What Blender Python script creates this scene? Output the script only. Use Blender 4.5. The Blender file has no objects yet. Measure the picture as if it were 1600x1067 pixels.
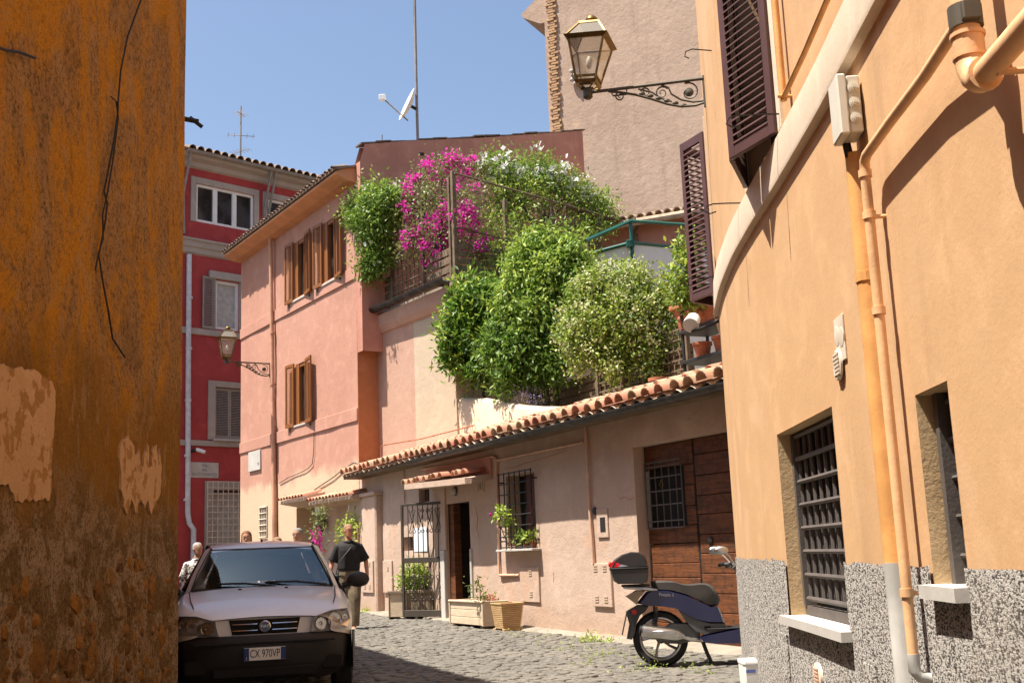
import bpy, bmesh, math, random
import numpy as np
from mathutils import Vector, Matrix, noise as mnoise
R_ = math.radians
rnd = random.Random(7)
nrs = np.random.RandomState(11)
scene = bpy.context.scene
col = scene.collection

# ---------------------------------------------------------------- camera, sky, sun, exposure
cam_d = bpy.data.cameras.new('camera'); cam = bpy.data.objects.new('camera', cam_d); col.objects.link(cam)
pitch, roll = 0.18409, -0.03942
F = Vector((0, math.cos(pitch), math.sin(pitch))); U0 = Vector((0, -math.sin(pitch), math.cos(pitch))); R0 = Vector((1, 0, 0))
RT = R0*math.cos(roll) + U0*math.sin(roll); UP = -R0*math.sin(roll) + U0*math.cos(roll)
cam.matrix_world = Matrix(((RT.x, UP.x, -F.x, 0), (RT.y, UP.y, -F.y, 0), (RT.z, UP.z, -F.z, 1.35), (0, 0, 0, 1)))
cam_d.sensor_fit = 'HORIZONTAL'; cam_d.sensor_width = 36; cam_d.lens = 1777.3/1600*36; cam_d.clip_end = 2000; cam_d.clip_start = 0.05
scene.camera = cam
SUN_EL, SUN_AZ = R_(67), Vector((-.95, -.25, 0)).normalized()
sun_dir = SUN_AZ*math.cos(SUN_EL) + Vector((0, 0, math.sin(SUN_EL)))
world = bpy.data.worlds.new('World'); scene.world = world; world.use_nodes = True
wn = world.node_tree; wn.nodes.clear()
sky = wn.nodes.new('ShaderNodeTexSky'); sky.sky_type = 'NISHITA'; sky.sun_disc = False
sky.sun_elevation = SUN_EL; sky.sun_rotation = math.atan2(SUN_AZ.x, SUN_AZ.y)
sky.air_density = 1.0; sky.dust_density = 2.2; sky.ozone_density = 1.2; sky.altitude = 50
bg = wn.nodes.new('ShaderNodeBackground'); bg.inputs[1].default_value = 0.085
wo = wn.nodes.new('ShaderNodeOutputWorld'); wn.links.new(sky.outputs[0], bg.inputs[0]); wn.links.new(bg.outputs[0], wo.inputs[0])
sl = bpy.data.lights.new('sun', 'SUN'); sl.energy = 5.0; sl.angle = R_(0.53); sl.color = (1.0, 0.93, 0.82)
so = bpy.data.objects.new('sun', sl); col.objects.link(so); so.location = (-20, 0, 50)
so.rotation_euler = sun_dir.to_track_quat('Z', 'Y').to_euler()
scene.view_settings.view_transform = 'Standard'; scene.view_settings.look = 'None'
scene.view_settings.gamma = 1.0; scene.view_settings.use_curve_mapping = False
scene.view_settings.exposure = 1.2
scene.cycles.max_bounces = 8; scene.cycles.transparent_max_bounces = 12

# ---------------------------------------------------------------- helpers: naming, tagging, meshes
MATS = {}
INV = {}
def tag(o, label=None, cat=None, group=None, kind=None):
    if label: o['label'] = label
    if cat: o['category'] = cat
    if group: o['group'] = group
    if kind: o['kind'] = kind
    return o
def thing(name, label, cat, loc=(0, 0, 0), rz=0, group=None, rot=None):
    o = bpy.data.objects.new(name, None); col.objects.link(o); o.empty_display_size = 0.2
    o.location = loc; o.rotation_euler = rot if rot else (0, 0, rz)
    tag(o, label, cat, group)
    M = Matrix.LocRotScale(Vector(loc), o.rotation_euler, None)
    INV[o.name] = M.inverted()
    return o
def struct(o, kind='structure'):
    o['kind'] = kind; return o
def G(y): return 0.01*y          # height of the sloping street at depth y

class Frame:
    """vertical wall: u runs along it (away from the street's near end), o outwards, z up"""
    def __init__(s, P, yaw):
        s.P = Vector((P[0], P[1], 0)); s.d = Vector((math.sin(yaw), math.cos(yaw), 0)); s.n = Vector((-math.cos(yaw), math.sin(yaw), 0)); s.yaw = yaw
    def __call__(s, u, o, z): return s.P + s.d*u + s.n*o + Vector((0, 0, z))
class Curved:
    """the convex wall on the right: u is the depth y"""
    def __init__(s):
        pts = np.array([(1.2,-3),(1.5,0),(1.62,2.5),(1.69,4.0),(1.726,4.75),(1.78,5.65),(1.80,5.95),(1.835,6.95),(1.854,7.5),(1.865,8.2),(1.905,9.25),(2.0,10.4),(2.15,11.6),(2.42,12.8),(2.9,14),(3.6,15)])
        s.Y = np.linspace(-3, 15, 400); X = np.interp(s.Y, pts[:,1], pts[:,0]); s.X = np.convolve(np.pad(X, 6, 'edge'), np.ones(13)/13, 'valid')
    def x(s, y): return float(np.interp(y, s.Y, s.X))
    def __call__(s, u, o, z):
        t = Vector((s.x(u+.15)-s.x(u-.15), .3, 0)).normalized(); n = Vector((-t.y, t.x, 0))
        return Vector((s.x(u), u, z)) + n*o

class MB:
    def __init__(s, m=None): s.v = []; s.f = []; s.m = m
    def _add(s, vs, fs):
        b = len(s.v)
        s.v += [tuple(s.m(*p)) if s.m else tuple(p) for p in vs]
        s.f += [tuple(i+b for i in f) for f in fs]; return s
    def box(s, x0, x1, y0, y1, z0, z1):
        return s._add([(x0,y0,z0),(x1,y0,z0),(x1,y1,z0),(x0,y1,z0),(x0,y0,z1),(x1,y0,z1),(x1,y1,z1),(x0,y1,z1)],
                      [(0,3,2,1),(4,5,6,7),(0,1,5,4),(1,2,6,5),(2,3,7,6),(3,0,4,7)])
    def sbox(s, x0, x1, y0, y1, z0, z1, step=.4):   # box cut along x so that it follows a curved frame
        n = max(1, int(math.ceil(abs(x1-x0)/step))); b = []; f = []
        for i in range(n+1):
            x = x0+(x1-x0)*i/n; b += [(x,y0,z0),(x,y1,z0),(x,y1,z1),(x,y0,z1)]
        for i in range(n):
            k = 4*i
            for j in range(4): f.append((k+j, k+4+j, k+4+(j+1)%4, k+(j+1)%4))
        f += [(0,1,2,3), (4*n+3,4*n+2,4*n+1,4*n)]
        return s._add(b, f)
    def cbox(s, x0, x1, y0, y1, z0, z1, c=.01):     # box with chamfered edges
        X=(x0,x1); Y=(y0,y1); Z=(z0,z1); sg=(1,-1); v=[]; idx={}
        for i in (0,1):
            for j in (0,1):
                for k in (0,1):
                    for a in range(3):
                        p=[X[i]+sg[i]*c, Y[j]+sg[j]*c, Z[k]+sg[k]*c]; p[a]=(X[i],Y[j],Z[k])[a]
                        idx[(i,j,k,a)]=len(v); v.append(tuple(p))
        f=[]
        for i in (0,1): f.append(tuple(idx[(i,j,k,0)] for j,k in ((0,0),(1,0),(1,1),(0,1))))
        for j in (0,1): f.append(tuple(idx[(i,j,k,1)] for i,k in ((0,0),(1,0),(1,1),(0,1))))
        for k in (0,1): f.append(tuple(idx[(i,j,k,2)] for i,j in ((0,0),(1,0),(1,1),(0,1))))
        for i in (0,1):
            for j in (0,1): f.append((idx[(i,j,0,0)],idx[(i,j,1,0)],idx[(i,j,1,1)],idx[(i,j,0,1)]))
        for i in (0,1):
            for k in (0,1): f.append((idx[(i,0,k,0)],idx[(i,1,k,0)],idx[(i,1,k,2)],idx[(i,0,k,2)]))
        for j in (0,1):
            for k in (0,1): f.append((idx[(0,j,k,1)],idx[(1,j,k,1)],idx[(1,j,k,2)],idx[(0,j,k,2)]))
        for i in (0,1):
            for j in (0,1):
                for k in (0,1): f.append((idx[(i,j,k,0)],idx[(i,j,k,1)],idx[(i,j,k,2)]))
        return s._add(v, f)
    def quad(s, a, b, c, d): return s._add([a,b,c,d], [(0,1,2,3)])
    def poly(s, pts, off):                           # polygon extruded by the vector off
        n=len(pts); off=Vector(off); q=[tuple(Vector(p)+off) for p in pts]
        return s._add(list(pts)+q, [tuple(range(n-1,-1,-1)), tuple(range(n,2*n))]+[(i,(i+1)%n,n+(i+1)%n,n+i) for i in range(n)])
    def tube(s, pts, r, n=8, caps=True, flat=1.0):
        pts=[Vector(p) for p in pts]; k=len(pts); rs=r if isinstance(r,(list,tuple)) else [r]*k
        t0=(pts[1]-pts[0]).normalized(); ref=Vector((0,0,1)) if abs(t0.z)<.9 else Vector((1,0,0))
        a=t0.cross(ref).normalized(); v=[]; f=[]
        for i in range(k):
            t=(pts[min(i+1,k-1)]-pts[max(i-1,0)])
            if t.length<1e-9: t=t0
            t.normalize(); a=(a-t*a.dot(t))
            a=a.normalized() if a.length>1e-6 else t.orthogonal().normalized()
            b=t.cross(a)
            for j in range(n):
                an=2*math.pi*j/n; v.append(tuple(pts[i]+a*(rs[i]*math.cos(an))+b*(rs[i]*flat*math.sin(an))))
        for i in range(k-1):
            for j in range(n): f.append((i*n+j,i*n+(j+1)%n,(i+1)*n+(j+1)%n,(i+1)*n+j))
        if caps: f += [tuple(range(n-1,-1,-1)), tuple(range((k-1)*n,k*n))]
        return s._add(v,f)
    def lathe(s, prof, c=(0,0,0), ax=(0,0,1), n=16, caps=True):
        ax=Vector(ax).normalized(); a=ax.orthogonal().normalized(); b=ax.cross(a); c=Vector(c); v=[]; f=[]
        for r,h in prof:
            for j in range(n):
                t=2*math.pi*j/n; v.append(tuple(c+ax*h+a*(r*math.cos(t))+b*(r*math.sin(t))))
        for i in range(len(prof)-1):
            for j in range(n): f.append((i*n+j,i*n+(j+1)%n,(i+1)*n+(j+1)%n,(i+1)*n+j))
        if caps: f += [tuple(range(n-1,-1,-1)), tuple(range((len(prof)-1)*n,len(prof)*n))]
        return s._add(v,f)
    def ell(s, c, r, n=12, m=8, M=None):
        v=[]; f=[]; c=Vector(c)
        for i in range(m+1):
            ph=math.pi*i/m
            for j in range(n):
                th=2*math.pi*j/n; p=Vector((r[0]*math.sin(ph)*math.cos(th), r[1]*math.sin(ph)*math.sin(th), r[2]*math.cos(ph)))
                if M: p=M@p
                v.append(tuple(c+p))
        for i in range(m):
            for j in range(n): f.append((i*n+j,(i+1)*n+j,(i+1)*n+(j+1)%n,i*n+(j+1)%n))
        return s._add(v,f)
    def loft(s, rings, caps=True, closed=True):
        n=len(rings[0]); v=[p for r in rings for p in r]; f=[]
        for i in range(len(rings)-1):
            for j in range(n if closed else n-1): f.append((i*n+j,i*n+(j+1)%n,(i+1)*n+(j+1)%n,(i+1)*n+j))
        if caps and closed: f += [tuple(range(n-1,-1,-1)), tuple(range((len(rings)-1)*n,len(rings)*n))]
        return s._add(v,f)
    def merge(s, o): return s._add(o.v, o.f)
    def mesh(s, name, inv=None):
        me=bpy.data.meshes.new(name); v=s.v
        if inv is not None: v=[tuple(inv@Vector(p)) for p in v]
        me.from_pydata(v, [], s.f); me.update(); return me
    def build(s, name, mat, parent=None, smooth=False, local=False, root=None, angle=40):
        inv=None
        if parent is not None and not local:
            p=parent
            while p.parent is not None: p=p.parent
            inv=INV.get(p.name)
        me=s.mesh(name, inv); o=bpy.data.objects.new(name, me); col.objects.link(o)
        if mat: me.materials.append(MATS[mat] if isinstance(mat,str) else mat)
        if parent is not None: o.parent=parent
        if smooth: shade(me, angle)
        return o
def shade(me, angle=40):
    bm=bmesh.new(); bm.from_mesh(me); bmesh.ops.recalc_face_normals(bm, faces=bm.faces)
    a=R_(angle)
    for f in bm.faces: f.smooth=True
    for e in bm.edges: e.smooth = (len(e.link_faces)==2 and e.calc_face_angle(0)<a)
    bm.to_mesh(me); bm.free()
def piece(name, me, parent, M):
    o=bpy.data.objects.new(name, me); col.objects.link(o); o.parent=parent
    p=parent
    while p.parent is not None: p=p.parent
    o.matrix_local = INV.get(p.name, Matrix())@M
    return o
def mod(o, t, **k):
    m=o.modifiers.new(t, t)
    for a,b in k.items(): setattr(m,a,b)
    return m
def dup(root, loc=None, rz=None, label=None):
    r=root.copy(); col.objects.link(r)
    if loc is not None: r.location=loc
    if rz is not None: r.rotation_euler=(0,0,rz)
    if label: r['label']=label
    for c in [o for o in root.children]:
        d=c.copy(); col.objects.link(d); d.parent=r
        for e in [o for o in c.children]:
            g=e.copy(); col.objects.link(g); g.parent=d
    return r
def wall(m, us, zs, holes=(), depth=.2, o=0, step=.5, rough=0.0, back=False):
    """wall sheet in a frame with rectangular holes and their reveals; us/zs = (min,max)"""
    b=MB(m)
    def cuts(a0,a1,extra):
        c={round(a0,4),round(a1,4)}|{round(e,4) for e in extra if a0<e<a1}; c=sorted(c); r=[]
        for p,q in zip(c,c[1:]):
            n=max(1,int(math.ceil((q-p)/step))); r+=[p+(q-p)*i/n for i in range(n)]
        return r+[c[-1]]
    ul=cuts(us[0],us[1],[h[0] for h in holes]+[h[1] for h in holes]); zl=cuts(zs[0],zs[1],[h[2] for h in holes]+[h[3] for h in holes])
    def inh(u,z): return any(h[0]-1e-6<=u<=h[1]+1e-6 and h[2]-1e-6<=z<=h[3]+1e-6 for h in holes)
    V=[]
    for z in zl:
        for u in ul:
            edge=inh(u,z) or u in (ul[0],ul[-1])
            d=0 if edge else rough*mnoise.noise(Vector((u*.9,z*.9,us[0])))
            V.append((u,o+d,z))
    n=len(ul); fs=[]
    for j in range(len(zl)-1):
        for i in range(n-1):
            uc=(ul[i]+ul[i+1])/2; zc=(zl[j]+zl[j+1])/2
            if any(h[0]<uc<h[1] and h[2]<zc<h[3] for h in holes): continue
            fs.append((j*n+i,j*n+i+1,(j+1)*n+i+1,(j+1)*n+i))
    b._add(V,fs)
    for h in holes:
        dp=h[4] if len(h)>4 else depth
        for (p,q) in (((h[0],h[2]),(h[1],h[2])),((h[1],h[2]),(h[1],h[3])),((h[1],h[3]),(h[0],h[3])),((h[0],h[3]),(h[0],h[2]))):
            b._add([(p[0],o,p[1]),(q[0],o,q[1]),(q[0],o-dp,q[1]),(p[0],o-dp,p[1])],[(0,1,2,3)])
    return b
def text_mesh(txt, size, ext=.002, spacing=1.0):
    c=bpy.data.curves.new('t','FONT'); c.body=txt; c.size=size; c.align_x='CENTER'; c.align_y='CENTER'; c.extrude=ext; c.space_character=spacing; c.resolution_u=3
    o=bpy.data.objects.new('t',c); col.objects.link(o); dg=bpy.context.evaluated_depsgraph_get(); dg.update()
    me=bpy.data.meshes.new_from_object(o.evaluated_get(dg)); bpy.data.objects.remove(o); bpy.data.curves.remove(c)
    return me
def lettering(txt, size, mat, parent, org, xa, ya, sx=1.0, ext=.002, spacing=1.0):
    """flat letters: text x axis along xa, up along ya, centred at org"""
    me=text_mesh(txt,size,ext,spacing); xa=Vector(xa).normalized(); ya=Vector(ya).normalized(); za=xa.cross(ya)
    me.name='lettering'; me.materials.clear(); me.materials.append(MATS[mat])
    M=Matrix(((xa.x*sx,ya.x,za.x,org[0]),(xa.y*sx,ya.y,za.y,org[1]),(xa.z*sx,ya.z,za.z,org[2]),(0,0,0,1)))
    me.transform(M)
    p=parent
    while p.parent is not None: p=p.parent
    me.transform(INV.get(p.name,Matrix()))
    o=bpy.data.objects.new('lettering',me); col.objects.link(o); o.parent=parent
    return o

# ---------------------------------------------------------------- materials
class N:
    def __init__(s,name):
        s.m=bpy.data.materials.new(name); s.m.use_nodes=True; s.t=s.m.node_tree; s.b=s.t.nodes['Principled BSDF']; MATS[name]=s.m; s.geo=None
    def new(s,t,**k):
        n=s.t.nodes.new(t)
        for a,b in k.items():
            if a.startswith('i_'): n.inputs[int(a[2:])].default_value=b
            else: setattr(n,a,b)
        return n
    def link(s,a,b): s.t.links.new(a,b)
    def pos(s):
        if not s.geo: s.geo=s.new('ShaderNodeNewGeometry')
        return s.geo.outputs['Position']
    def noise(s,scale,detail=5,rough=.55,vec=None,stretch=None,dist=0.0):
        n=s.new('ShaderNodeTexNoise'); n.inputs['Scale'].default_value=scale; n.inputs['Detail'].default_value=detail; n.inputs['Roughness'].default_value=rough; n.inputs['Distortion'].default_value=dist
        v=vec or s.pos()
        if stretch:
            m=s.new('ShaderNodeVectorMath',operation='MULTIPLY'); s.link(v,m.inputs[0]); m.inputs[1].default_value=stretch; v=m.outputs[0]
        s.link(v,n.inputs['Vector']); return n.outputs['Fac']
    def ramp(s,fac,a,b,c0=(0,0,0,1),c1=(1,1,1,1)):
        r=s.new('ShaderNodeMapRange',interpolation_type='SMOOTHSTEP'); r.inputs[1].default_value=a; r.inputs[2].default_value=b; s.link(fac,r.inputs[0]); return r.outputs[0]
    def mix(s,fac,a,b,mode='MIX'):
        n=s.new('ShaderNodeMix',data_type='RGBA',blend_type=mode)
        for sock,val in ((n.inputs['Factor'],fac),(n.inputs[6],a),(n.inputs[7],b)):
            if isinstance(val,(int,float)): sock.default_value=val
            elif isinstance(val,tuple): sock.default_value=val if len(val)==4 else val+(1,)
            else: s.link(val,sock)
        return n.outputs[2]
    def math(s,op,a,b=None):
        n=s.new('ShaderNodeMath',operation=op)
        for i,v in enumerate((a,b)):
            if v is None: continue
            if isinstance(v,(int,float)): n.inputs[i].default_value=v
            else: s.link(v,n.inputs[i])
        return n.outputs[0]
    def z(s):
        sp=s.new('ShaderNodeSeparateXYZ'); s.link(s.pos(),sp.inputs[0]); return sp.outputs
    def color(s,c):
        if isinstance(c,tuple): s.b.inputs['Base Color'].default_value=c if len(c)==4 else c+(1,)
        else: s.link(c,s.b.inputs['Base Color'])
    def bump(s,h,strength=.3,dist=.02):
        n=s.new('ShaderNodeBump'); n.inputs['Strength'].default_value=strength; n.inputs['Distance'].default_value=dist; s.link(h,n.inputs['Height']); s.link(n.outputs[0],s.b.inputs['Normal'])
    def set(s,rough=.8,metal=0,spec=.3):
        s.b.inputs['Roughness'].default_value=rough; s.b.inputs['Metallic'].default_value=metal; s.b.inputs['Specular IOR Level'].default_value=spec
def plain(name,c,rough=.6,metal=0,spec=.4,var=.12,scale=6,bump=0,c2=None):
    n=N(name); n.set(rough,metal,spec); f=n.noise(scale,4)
    c2=c2 or tuple(x*(1-var*2) for x in c); n.color(n.mix(n.ramp(f,.3,.7),c,c2))
    if bump: n.bump(n.noise(scale*8,4),bump,.01)
    return n
def stucco(name,c,c2,dirt=None,dirt_z=None,streak=.25,grain=.35,bscale=45,speck=.1,patch=None):
    n=N(name); n.set(.92,0,.15)
    big=n.ramp(n.noise(.55,6,.6),.32,.68); mid=n.noise(2.6,6,.65,dist=.6)
    k=n.mix(big,c,c2)
    k=n.mix(n.ramp(mid,.45,.75),k,n.mix(.5,k,tuple(min(1,x*1.22+.02) for x in c)))
    st=n.ramp(n.noise(1.4,5,.6,stretch=(2.2,2.2,.16)),.55,.8)
    k=n.mix(n.math('MULTIPLY',st,streak),k,tuple(x*.55 for x in c2))
    fine=n.noise(70,3,.7); k=n.mix(n.math('MULTIPLY',n.ramp(fine,.5,.75),speck),k,tuple(x*.45 for x in c2))
    if patch:
        pm=n.ramp(n.noise(patch[1],5,.6,dist=.4),patch[2],patch[2]+.05); k=n.mix(n.math('MULTIPLY',pm,patch[3]),k,patch[0])
    if dirt:
        zz=n.z()[2]; wob=n.math('MULTIPLY',n.noise(1.8,5,.65),dirt_z[1]*2)
        m=n.ramp(n.math('SUBTRACT',n.math('ADD',n.math('MULTIPLY',zz,-1),dirt_z[0]+dirt_z[1]),wob),-.15,.25)
        k=n.mix(n.math('MULTIPLY',m,dirt_z[2]),k,dirt)
    n.color(k)
    h=n.math('ADD',n.math('MULTIPLY',n.noise(bscale,6,.65),.5),n.math('MULTIPLY',n.noise(6,5,.6),.9))
    n.bump(h,grain,.03)
    return n
def metal(name,c,rough=.35,metal_=1.0,var=.15): return plain(name,c,rough,metal_,.5,var,9)
stucco('pink_stucco', (.47,.25,.185), (.43,.22,.16), dirt=(.58,.44,.30), dirt_z=(3.5,.5,.85), streak=.15)
stucco('low_stucco', (.51,.378,.30), (.475,.345,.268), streak=.35, dirt=(.42,.29,.21), dirt_z=(.5,.3,.6), grain=.5, patch=((.50,.33,.235),.9,.56,.55))
stucco('cream_stucco', (.50,.395,.285), (.46,.36,.26), streak=.15)
stucco('parapet_stucco', (.62,.50,.36), (.56,.43,.30), streak=.3, patch=((.55,.24,.12),1.3,.60,.8))
stucco('terrace_pink', (.47,.29,.215), (.43,.255,.19), streak=.15)
stucco('brown_stucco', (.52,.25,.185), (.44,.205,.15), streak=.5)
stucco('orange_strip', (.44,.175,.08), (.39,.15,.068), streak=.2)
stucco('red_stucco', (.42,.066,.062), (.35,.054,.052), streak=.3)
stucco('tower_stucco', (.43,.315,.24), (.37,.265,.20), streak=.4, grain=.55, bscale=14, patch=((.50,.34,.23),.5,.58,.6))
stucco('orange_stucco', (.56,.35,.19), (.53,.32,.165), streak=.4, grain=.13, speck=.06, patch=((.60,.39,.23),.5,.56,.5))
stucco('reveal_stucco', (.56,.40,.23), (.50,.35,.19), streak=.15)
stucco('band_cream', (.70,.58,.45), (.66,.53,.40), streak=.15, grain=.12, speck=.03)
stucco('stone_trim', (.42,.36,.31), (.36,.31,.27), streak=.25, grain=.2)
stucco('marble', (.52,.49,.45), (.42,.395,.36), streak=.2, grain=.1)
# ochre wall on the left: blotched paint over plaster, worn through low down
n=N('ochre_stucco'); n.set(.95,0,.1)
a=n.ramp(n.noise(1.5,8,.68,dist=1.0,stretch=(1,1,.6)),.42,.58); k=n.mix(a,(.70,.295,.022),(.46,.245,.09))
b=n.ramp(n.noise(4.5,7,.72,dist=.8,stretch=(1,1,.45)),.48,.62); k=n.mix(n.math('MULTIPLY',b,.5),k,(.56,.33,.15))
b2=n.ramp(n.noise(2.4,7,.7,dist=.6),.56,.66); k=n.mix(n.math('MULTIPLY',b2,.6),k,(.30,.155,.05))
g=n.ramp(n.noise(24,6,.85),.50,.58); k=n.mix(n.math('MULTIPLY',g,n.math('ADD',.25,n.math('MULTIPLY',a,.45))),k,(.075,.035,.012))
sp=n.ramp(n.noise(75,4,.75),.54,.62); k=n.mix(n.math('MULTIPLY',sp,.6),k,(.07,.034,.012)); sp2=n.ramp(n.noise(60,4,.75,stretch=(1.3,.9,1.1)),.62,.68); k=n.mix(n.math('MULTIPLY',sp2,.5),k,(.50,.34,.18))
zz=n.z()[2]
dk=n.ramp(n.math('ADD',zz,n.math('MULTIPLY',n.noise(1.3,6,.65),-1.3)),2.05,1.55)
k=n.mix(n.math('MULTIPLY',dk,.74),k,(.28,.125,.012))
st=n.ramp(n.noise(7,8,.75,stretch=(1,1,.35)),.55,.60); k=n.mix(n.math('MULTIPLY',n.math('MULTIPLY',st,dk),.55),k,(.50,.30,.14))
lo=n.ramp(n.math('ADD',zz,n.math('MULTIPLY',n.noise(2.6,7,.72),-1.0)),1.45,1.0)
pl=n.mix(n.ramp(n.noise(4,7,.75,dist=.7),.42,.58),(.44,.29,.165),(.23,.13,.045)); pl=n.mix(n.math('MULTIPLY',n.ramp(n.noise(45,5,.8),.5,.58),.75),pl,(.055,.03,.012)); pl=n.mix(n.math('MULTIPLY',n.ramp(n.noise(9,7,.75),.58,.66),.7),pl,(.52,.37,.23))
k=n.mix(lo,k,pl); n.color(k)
n.bump(n.math('ADD',n.math('MULTIPLY',n.noise(30,6,.75),.8),n.math('MULTIPLY',n.noise(7,6,.7),1.2)),1.0,.05)
n=N('rubble'); n.set(.95,0,.1); oi=n.new('ShaderNodeObjectInfo'); k=n.mix(oi.outputs['Random'],(.34,.15,.03),(.19,.09,.028))
k=n.mix(n.ramp(n.noise(10,7,.75),.48,.62),k,(.10,.05,.02)); k=n.mix(n.math('MULTIPLY',n.ramp(n.noise(6,7,.75),.54,.62),.8),k,(.42,.28,.16)); n.color(k); n.bump(n.noise(22,6,.75),1.0,.03)
stucco('patch_plaster', (.52,.31,.155), (.46,.26,.12), streak=.3, grain=.6, speck=.3, patch=((.30,.14,.03),9,.53,.8))
# pebbledash: white and dark grit
n=N('roughcast'); n.set(.95,0,.1); v=n.noise(92,4,.7,stretch=(1,.5,1)); v2=n.noise(40,3,.6,stretch=(1,.5,1))
m=n.ramp(n.math('ADD',n.math('MULTIPLY',v,.75),n.math('MULTIPLY',v2,.25)),.45,.525)
k=n.mix(m,(.085,.075,.068),(.66,.61,.56)); k=n.mix(n.math('MULTIPLY',n.ramp(n.noise(1.4,5,.6),.5,.75),.35),k,(.45,.38,.30)); n.color(k); n.bump(v,1.0,.05)
plain('dark', (.012,.011,.010), .9)  # near-black standing in for the unlit depth of openings and gaps
plain('interior', (.05,.035,.028), .95)  # wall colour darkened to imitate an unlit hallway
plain('iron', (.030,.027,.025), .55, .3, .4)
plain('grille_grey', (.13,.11,.10), .6, .2, .4, bump=.2)
plain('bronze_gate', (.085,.068,.052), .5, .3, .4)
plain('brass', (.20,.125,.035), .42, .75, .5, var=.25)
plain('bracket_iron', (.085,.075,.055), .55, .4, .4)
plain('gutter_dark', (.075,.068,.062), .5, .4, .4, var=.3)
plain('gutter_grey', (.30,.27,.24), .6, .1)
plain('pipe_pink', (.56,.30,.19), .7)
plain('pipe_low', (.64,.40,.28), .7)
plain('pipe_orange', (.74,.37,.12), .6, bump=.1)
plain('pipe_light', (.80,.47,.24), .55, bump=.1)
plain('pipe_grey', (.38,.37,.34), .6, c2=(.62,.60,.56), scale=3)
plain('pipe_white', (.66,.66,.68), .5)
plain('white_pvc', (.80,.79,.76), .4, var=.04)
plain('shutter_brown', (.095,.042,.038), .5, var=.08)
plain('shutter_grey', (.33,.28,.235), .6, var=.08)
plain('curtain', (.52,.50,.46), .9)
plain('box_plastic', (.66,.62,.52), .45, var=.04)
plain('clamp_dark', (.09,.075,.055), .55)
plain('cable', (.02,.018,.018), .7)
plain('green_metal', (.012,.10,.075), .4)
plain('awning', (.74,.72,.66), .8, var=.06, scale=2)
plain('vent_white', (.72,.62,.50), .6)
plain('paper', (.62,.66,.72), .8, var=.05)
n=N('window_glass'); n.set(.06,0,.6); n.color(n.mix(n.ramp(n.noise(1.2,3),.4,.6),(.045,.045,.05),(.012,.012,.014)))
n=N('wood_shutter'); n.set(.5,0,.4); k=n.mix(n.ramp(n.noise(4,6,.7,stretch=(6,6,.5)),.35,.65),(.27,.095,.018),(.18,.058,.011)); n.color(k)
n=N('door_wood'); n.set(.7,0,.3); k=n.mix(n.ramp(n.noise(3,7,.7,stretch=(.8,.8,9),dist=.5),.38,.66),(.165,.054,.017),(.075,.027,.010))
k=n.mix(n.math('MULTIPLY',n.ramp(n.noise(9,5,.7),.48,.66),.75),k,(.045,.020,.010)); n.color(k); n.bump(n.noise(6,7,.7,stretch=(.8,.8,9)),.5,.01)
n=N('trellis_wood'); n.set(.85,0,.2); k=n.mix(n.ramp(n.noise(5,5,.7),.35,.7),(.20,.145,.095),(.11,.078,.052)); n.color(k); n.bump(n.noise(40,4),.3,.01)
plain('bamboo', (.20,.135,.075), .85, var=.25, scale=14)
n=N('terracotta'); n.set(.85,0,.2); oi=n.new('ShaderNodeObjectInfo'); r=n.new('ShaderNodeValToRGB'); n.link(oi.outputs['Random'],r.inputs[0])
r.color_ramp.elements[0].color=(.44,.185,.12,1); r.color_ramp.elements[1].color=(.52,.25,.17,1)
for p,c in ((.3,(.50,.22,.145,1)),(.55,(.44,.31,.20,1)),(.75,(.50,.215,.14,1)),(.9,(.40,.33,.23,1))):
    e=r.color_ramp.elements.new(p); e.color=c
k=n.mix(n.math('MULTIPLY',n.ramp(n.noise(12,6,.7),.45,.7),.55),r.outputs[0],(.25,.17,.11)); n.color(k); n.bump(n.noise(35,5,.7),.4,.015)
n=N('old_tile'); n.set(.9,0,.2); k=n.mix(n.ramp(n.noise(7,6,.7),.4,.66),(.25,.17,.125),(.13,.105,.085)); n.color(k); n.bump(n.noise(30,5),.5,.02)
n=N('pale_tile'); n.set(.9,0,.2); k=n.mix(n.ramp(n.noise(7,6,.7),.4,.66),(.52,.40,.29),(.34,.25,.18)); n.color(k); n.bump(n.noise(30,5),.5,.02)
plain('pot_clay', (.48,.17,.085), .8, var=.2, bump=.2)
n=N('brick'); n.set(.9,0,.2); oi=n.new('ShaderNodeObjectInfo'); k=n.mix(oi.outputs['Random'],(.52,.33,.18),(.36,.22,.13)); k=n.mix(n.math('MULTIPLY',n.ramp(n.noise(20,5,.7),.5,.7),.5),k,(.2,.14,.1)); n.color(k); n.bump(n.noise(40,5),.5,.02)

# ================================================================ ground
n=N('ground_joint'); n.set(.95,0,.1); n.color(n.mix(n.ramp(n.noise(3,6,.7),.4,.65),(.10,.088,.07),(.145,.13,.10))); n.bump(n.noise(40,5),.6,.02)
n=N('cobble'); n.set(.72,0,.3); oi=n.new('ShaderNodeObjectInfo')
k=n.mix(n.ramp(n.noise(9,4,.6),.3,.7),(.165,.15,.128),(.105,.097,.085)); k=n.mix(n.math('MULTIPLY',n.ramp(n.noise(1.1,5,.6),.42,.7),.55),k,(.205,.185,.152)); k=n.mix(n.math('MULTIPLY',n.ramp(n.noise(50,4,.7),.5,.7),.4),k,(.08,.073,.064)); n.color(k); n.bump(n.noise(60,5,.7),.6,.01)
gb=MB(lambda x,y,z:(x,y,G(y)+z)); gx=[-90,-30,-8,-4,0,4,8,30,90]; gy=[-60,-5,0,5,10,15,20,25,30,40,60,140]
gb._add([(x,y,-.012) for y in gy for x in gx],[(j*9+i,j*9+i+1,(j+1)*9+i+1,(j+1)*9+i) for j in range(len(gy)-1) for i in range(8)])
street=gb.build('street','ground_joint'); struct(street)
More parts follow.
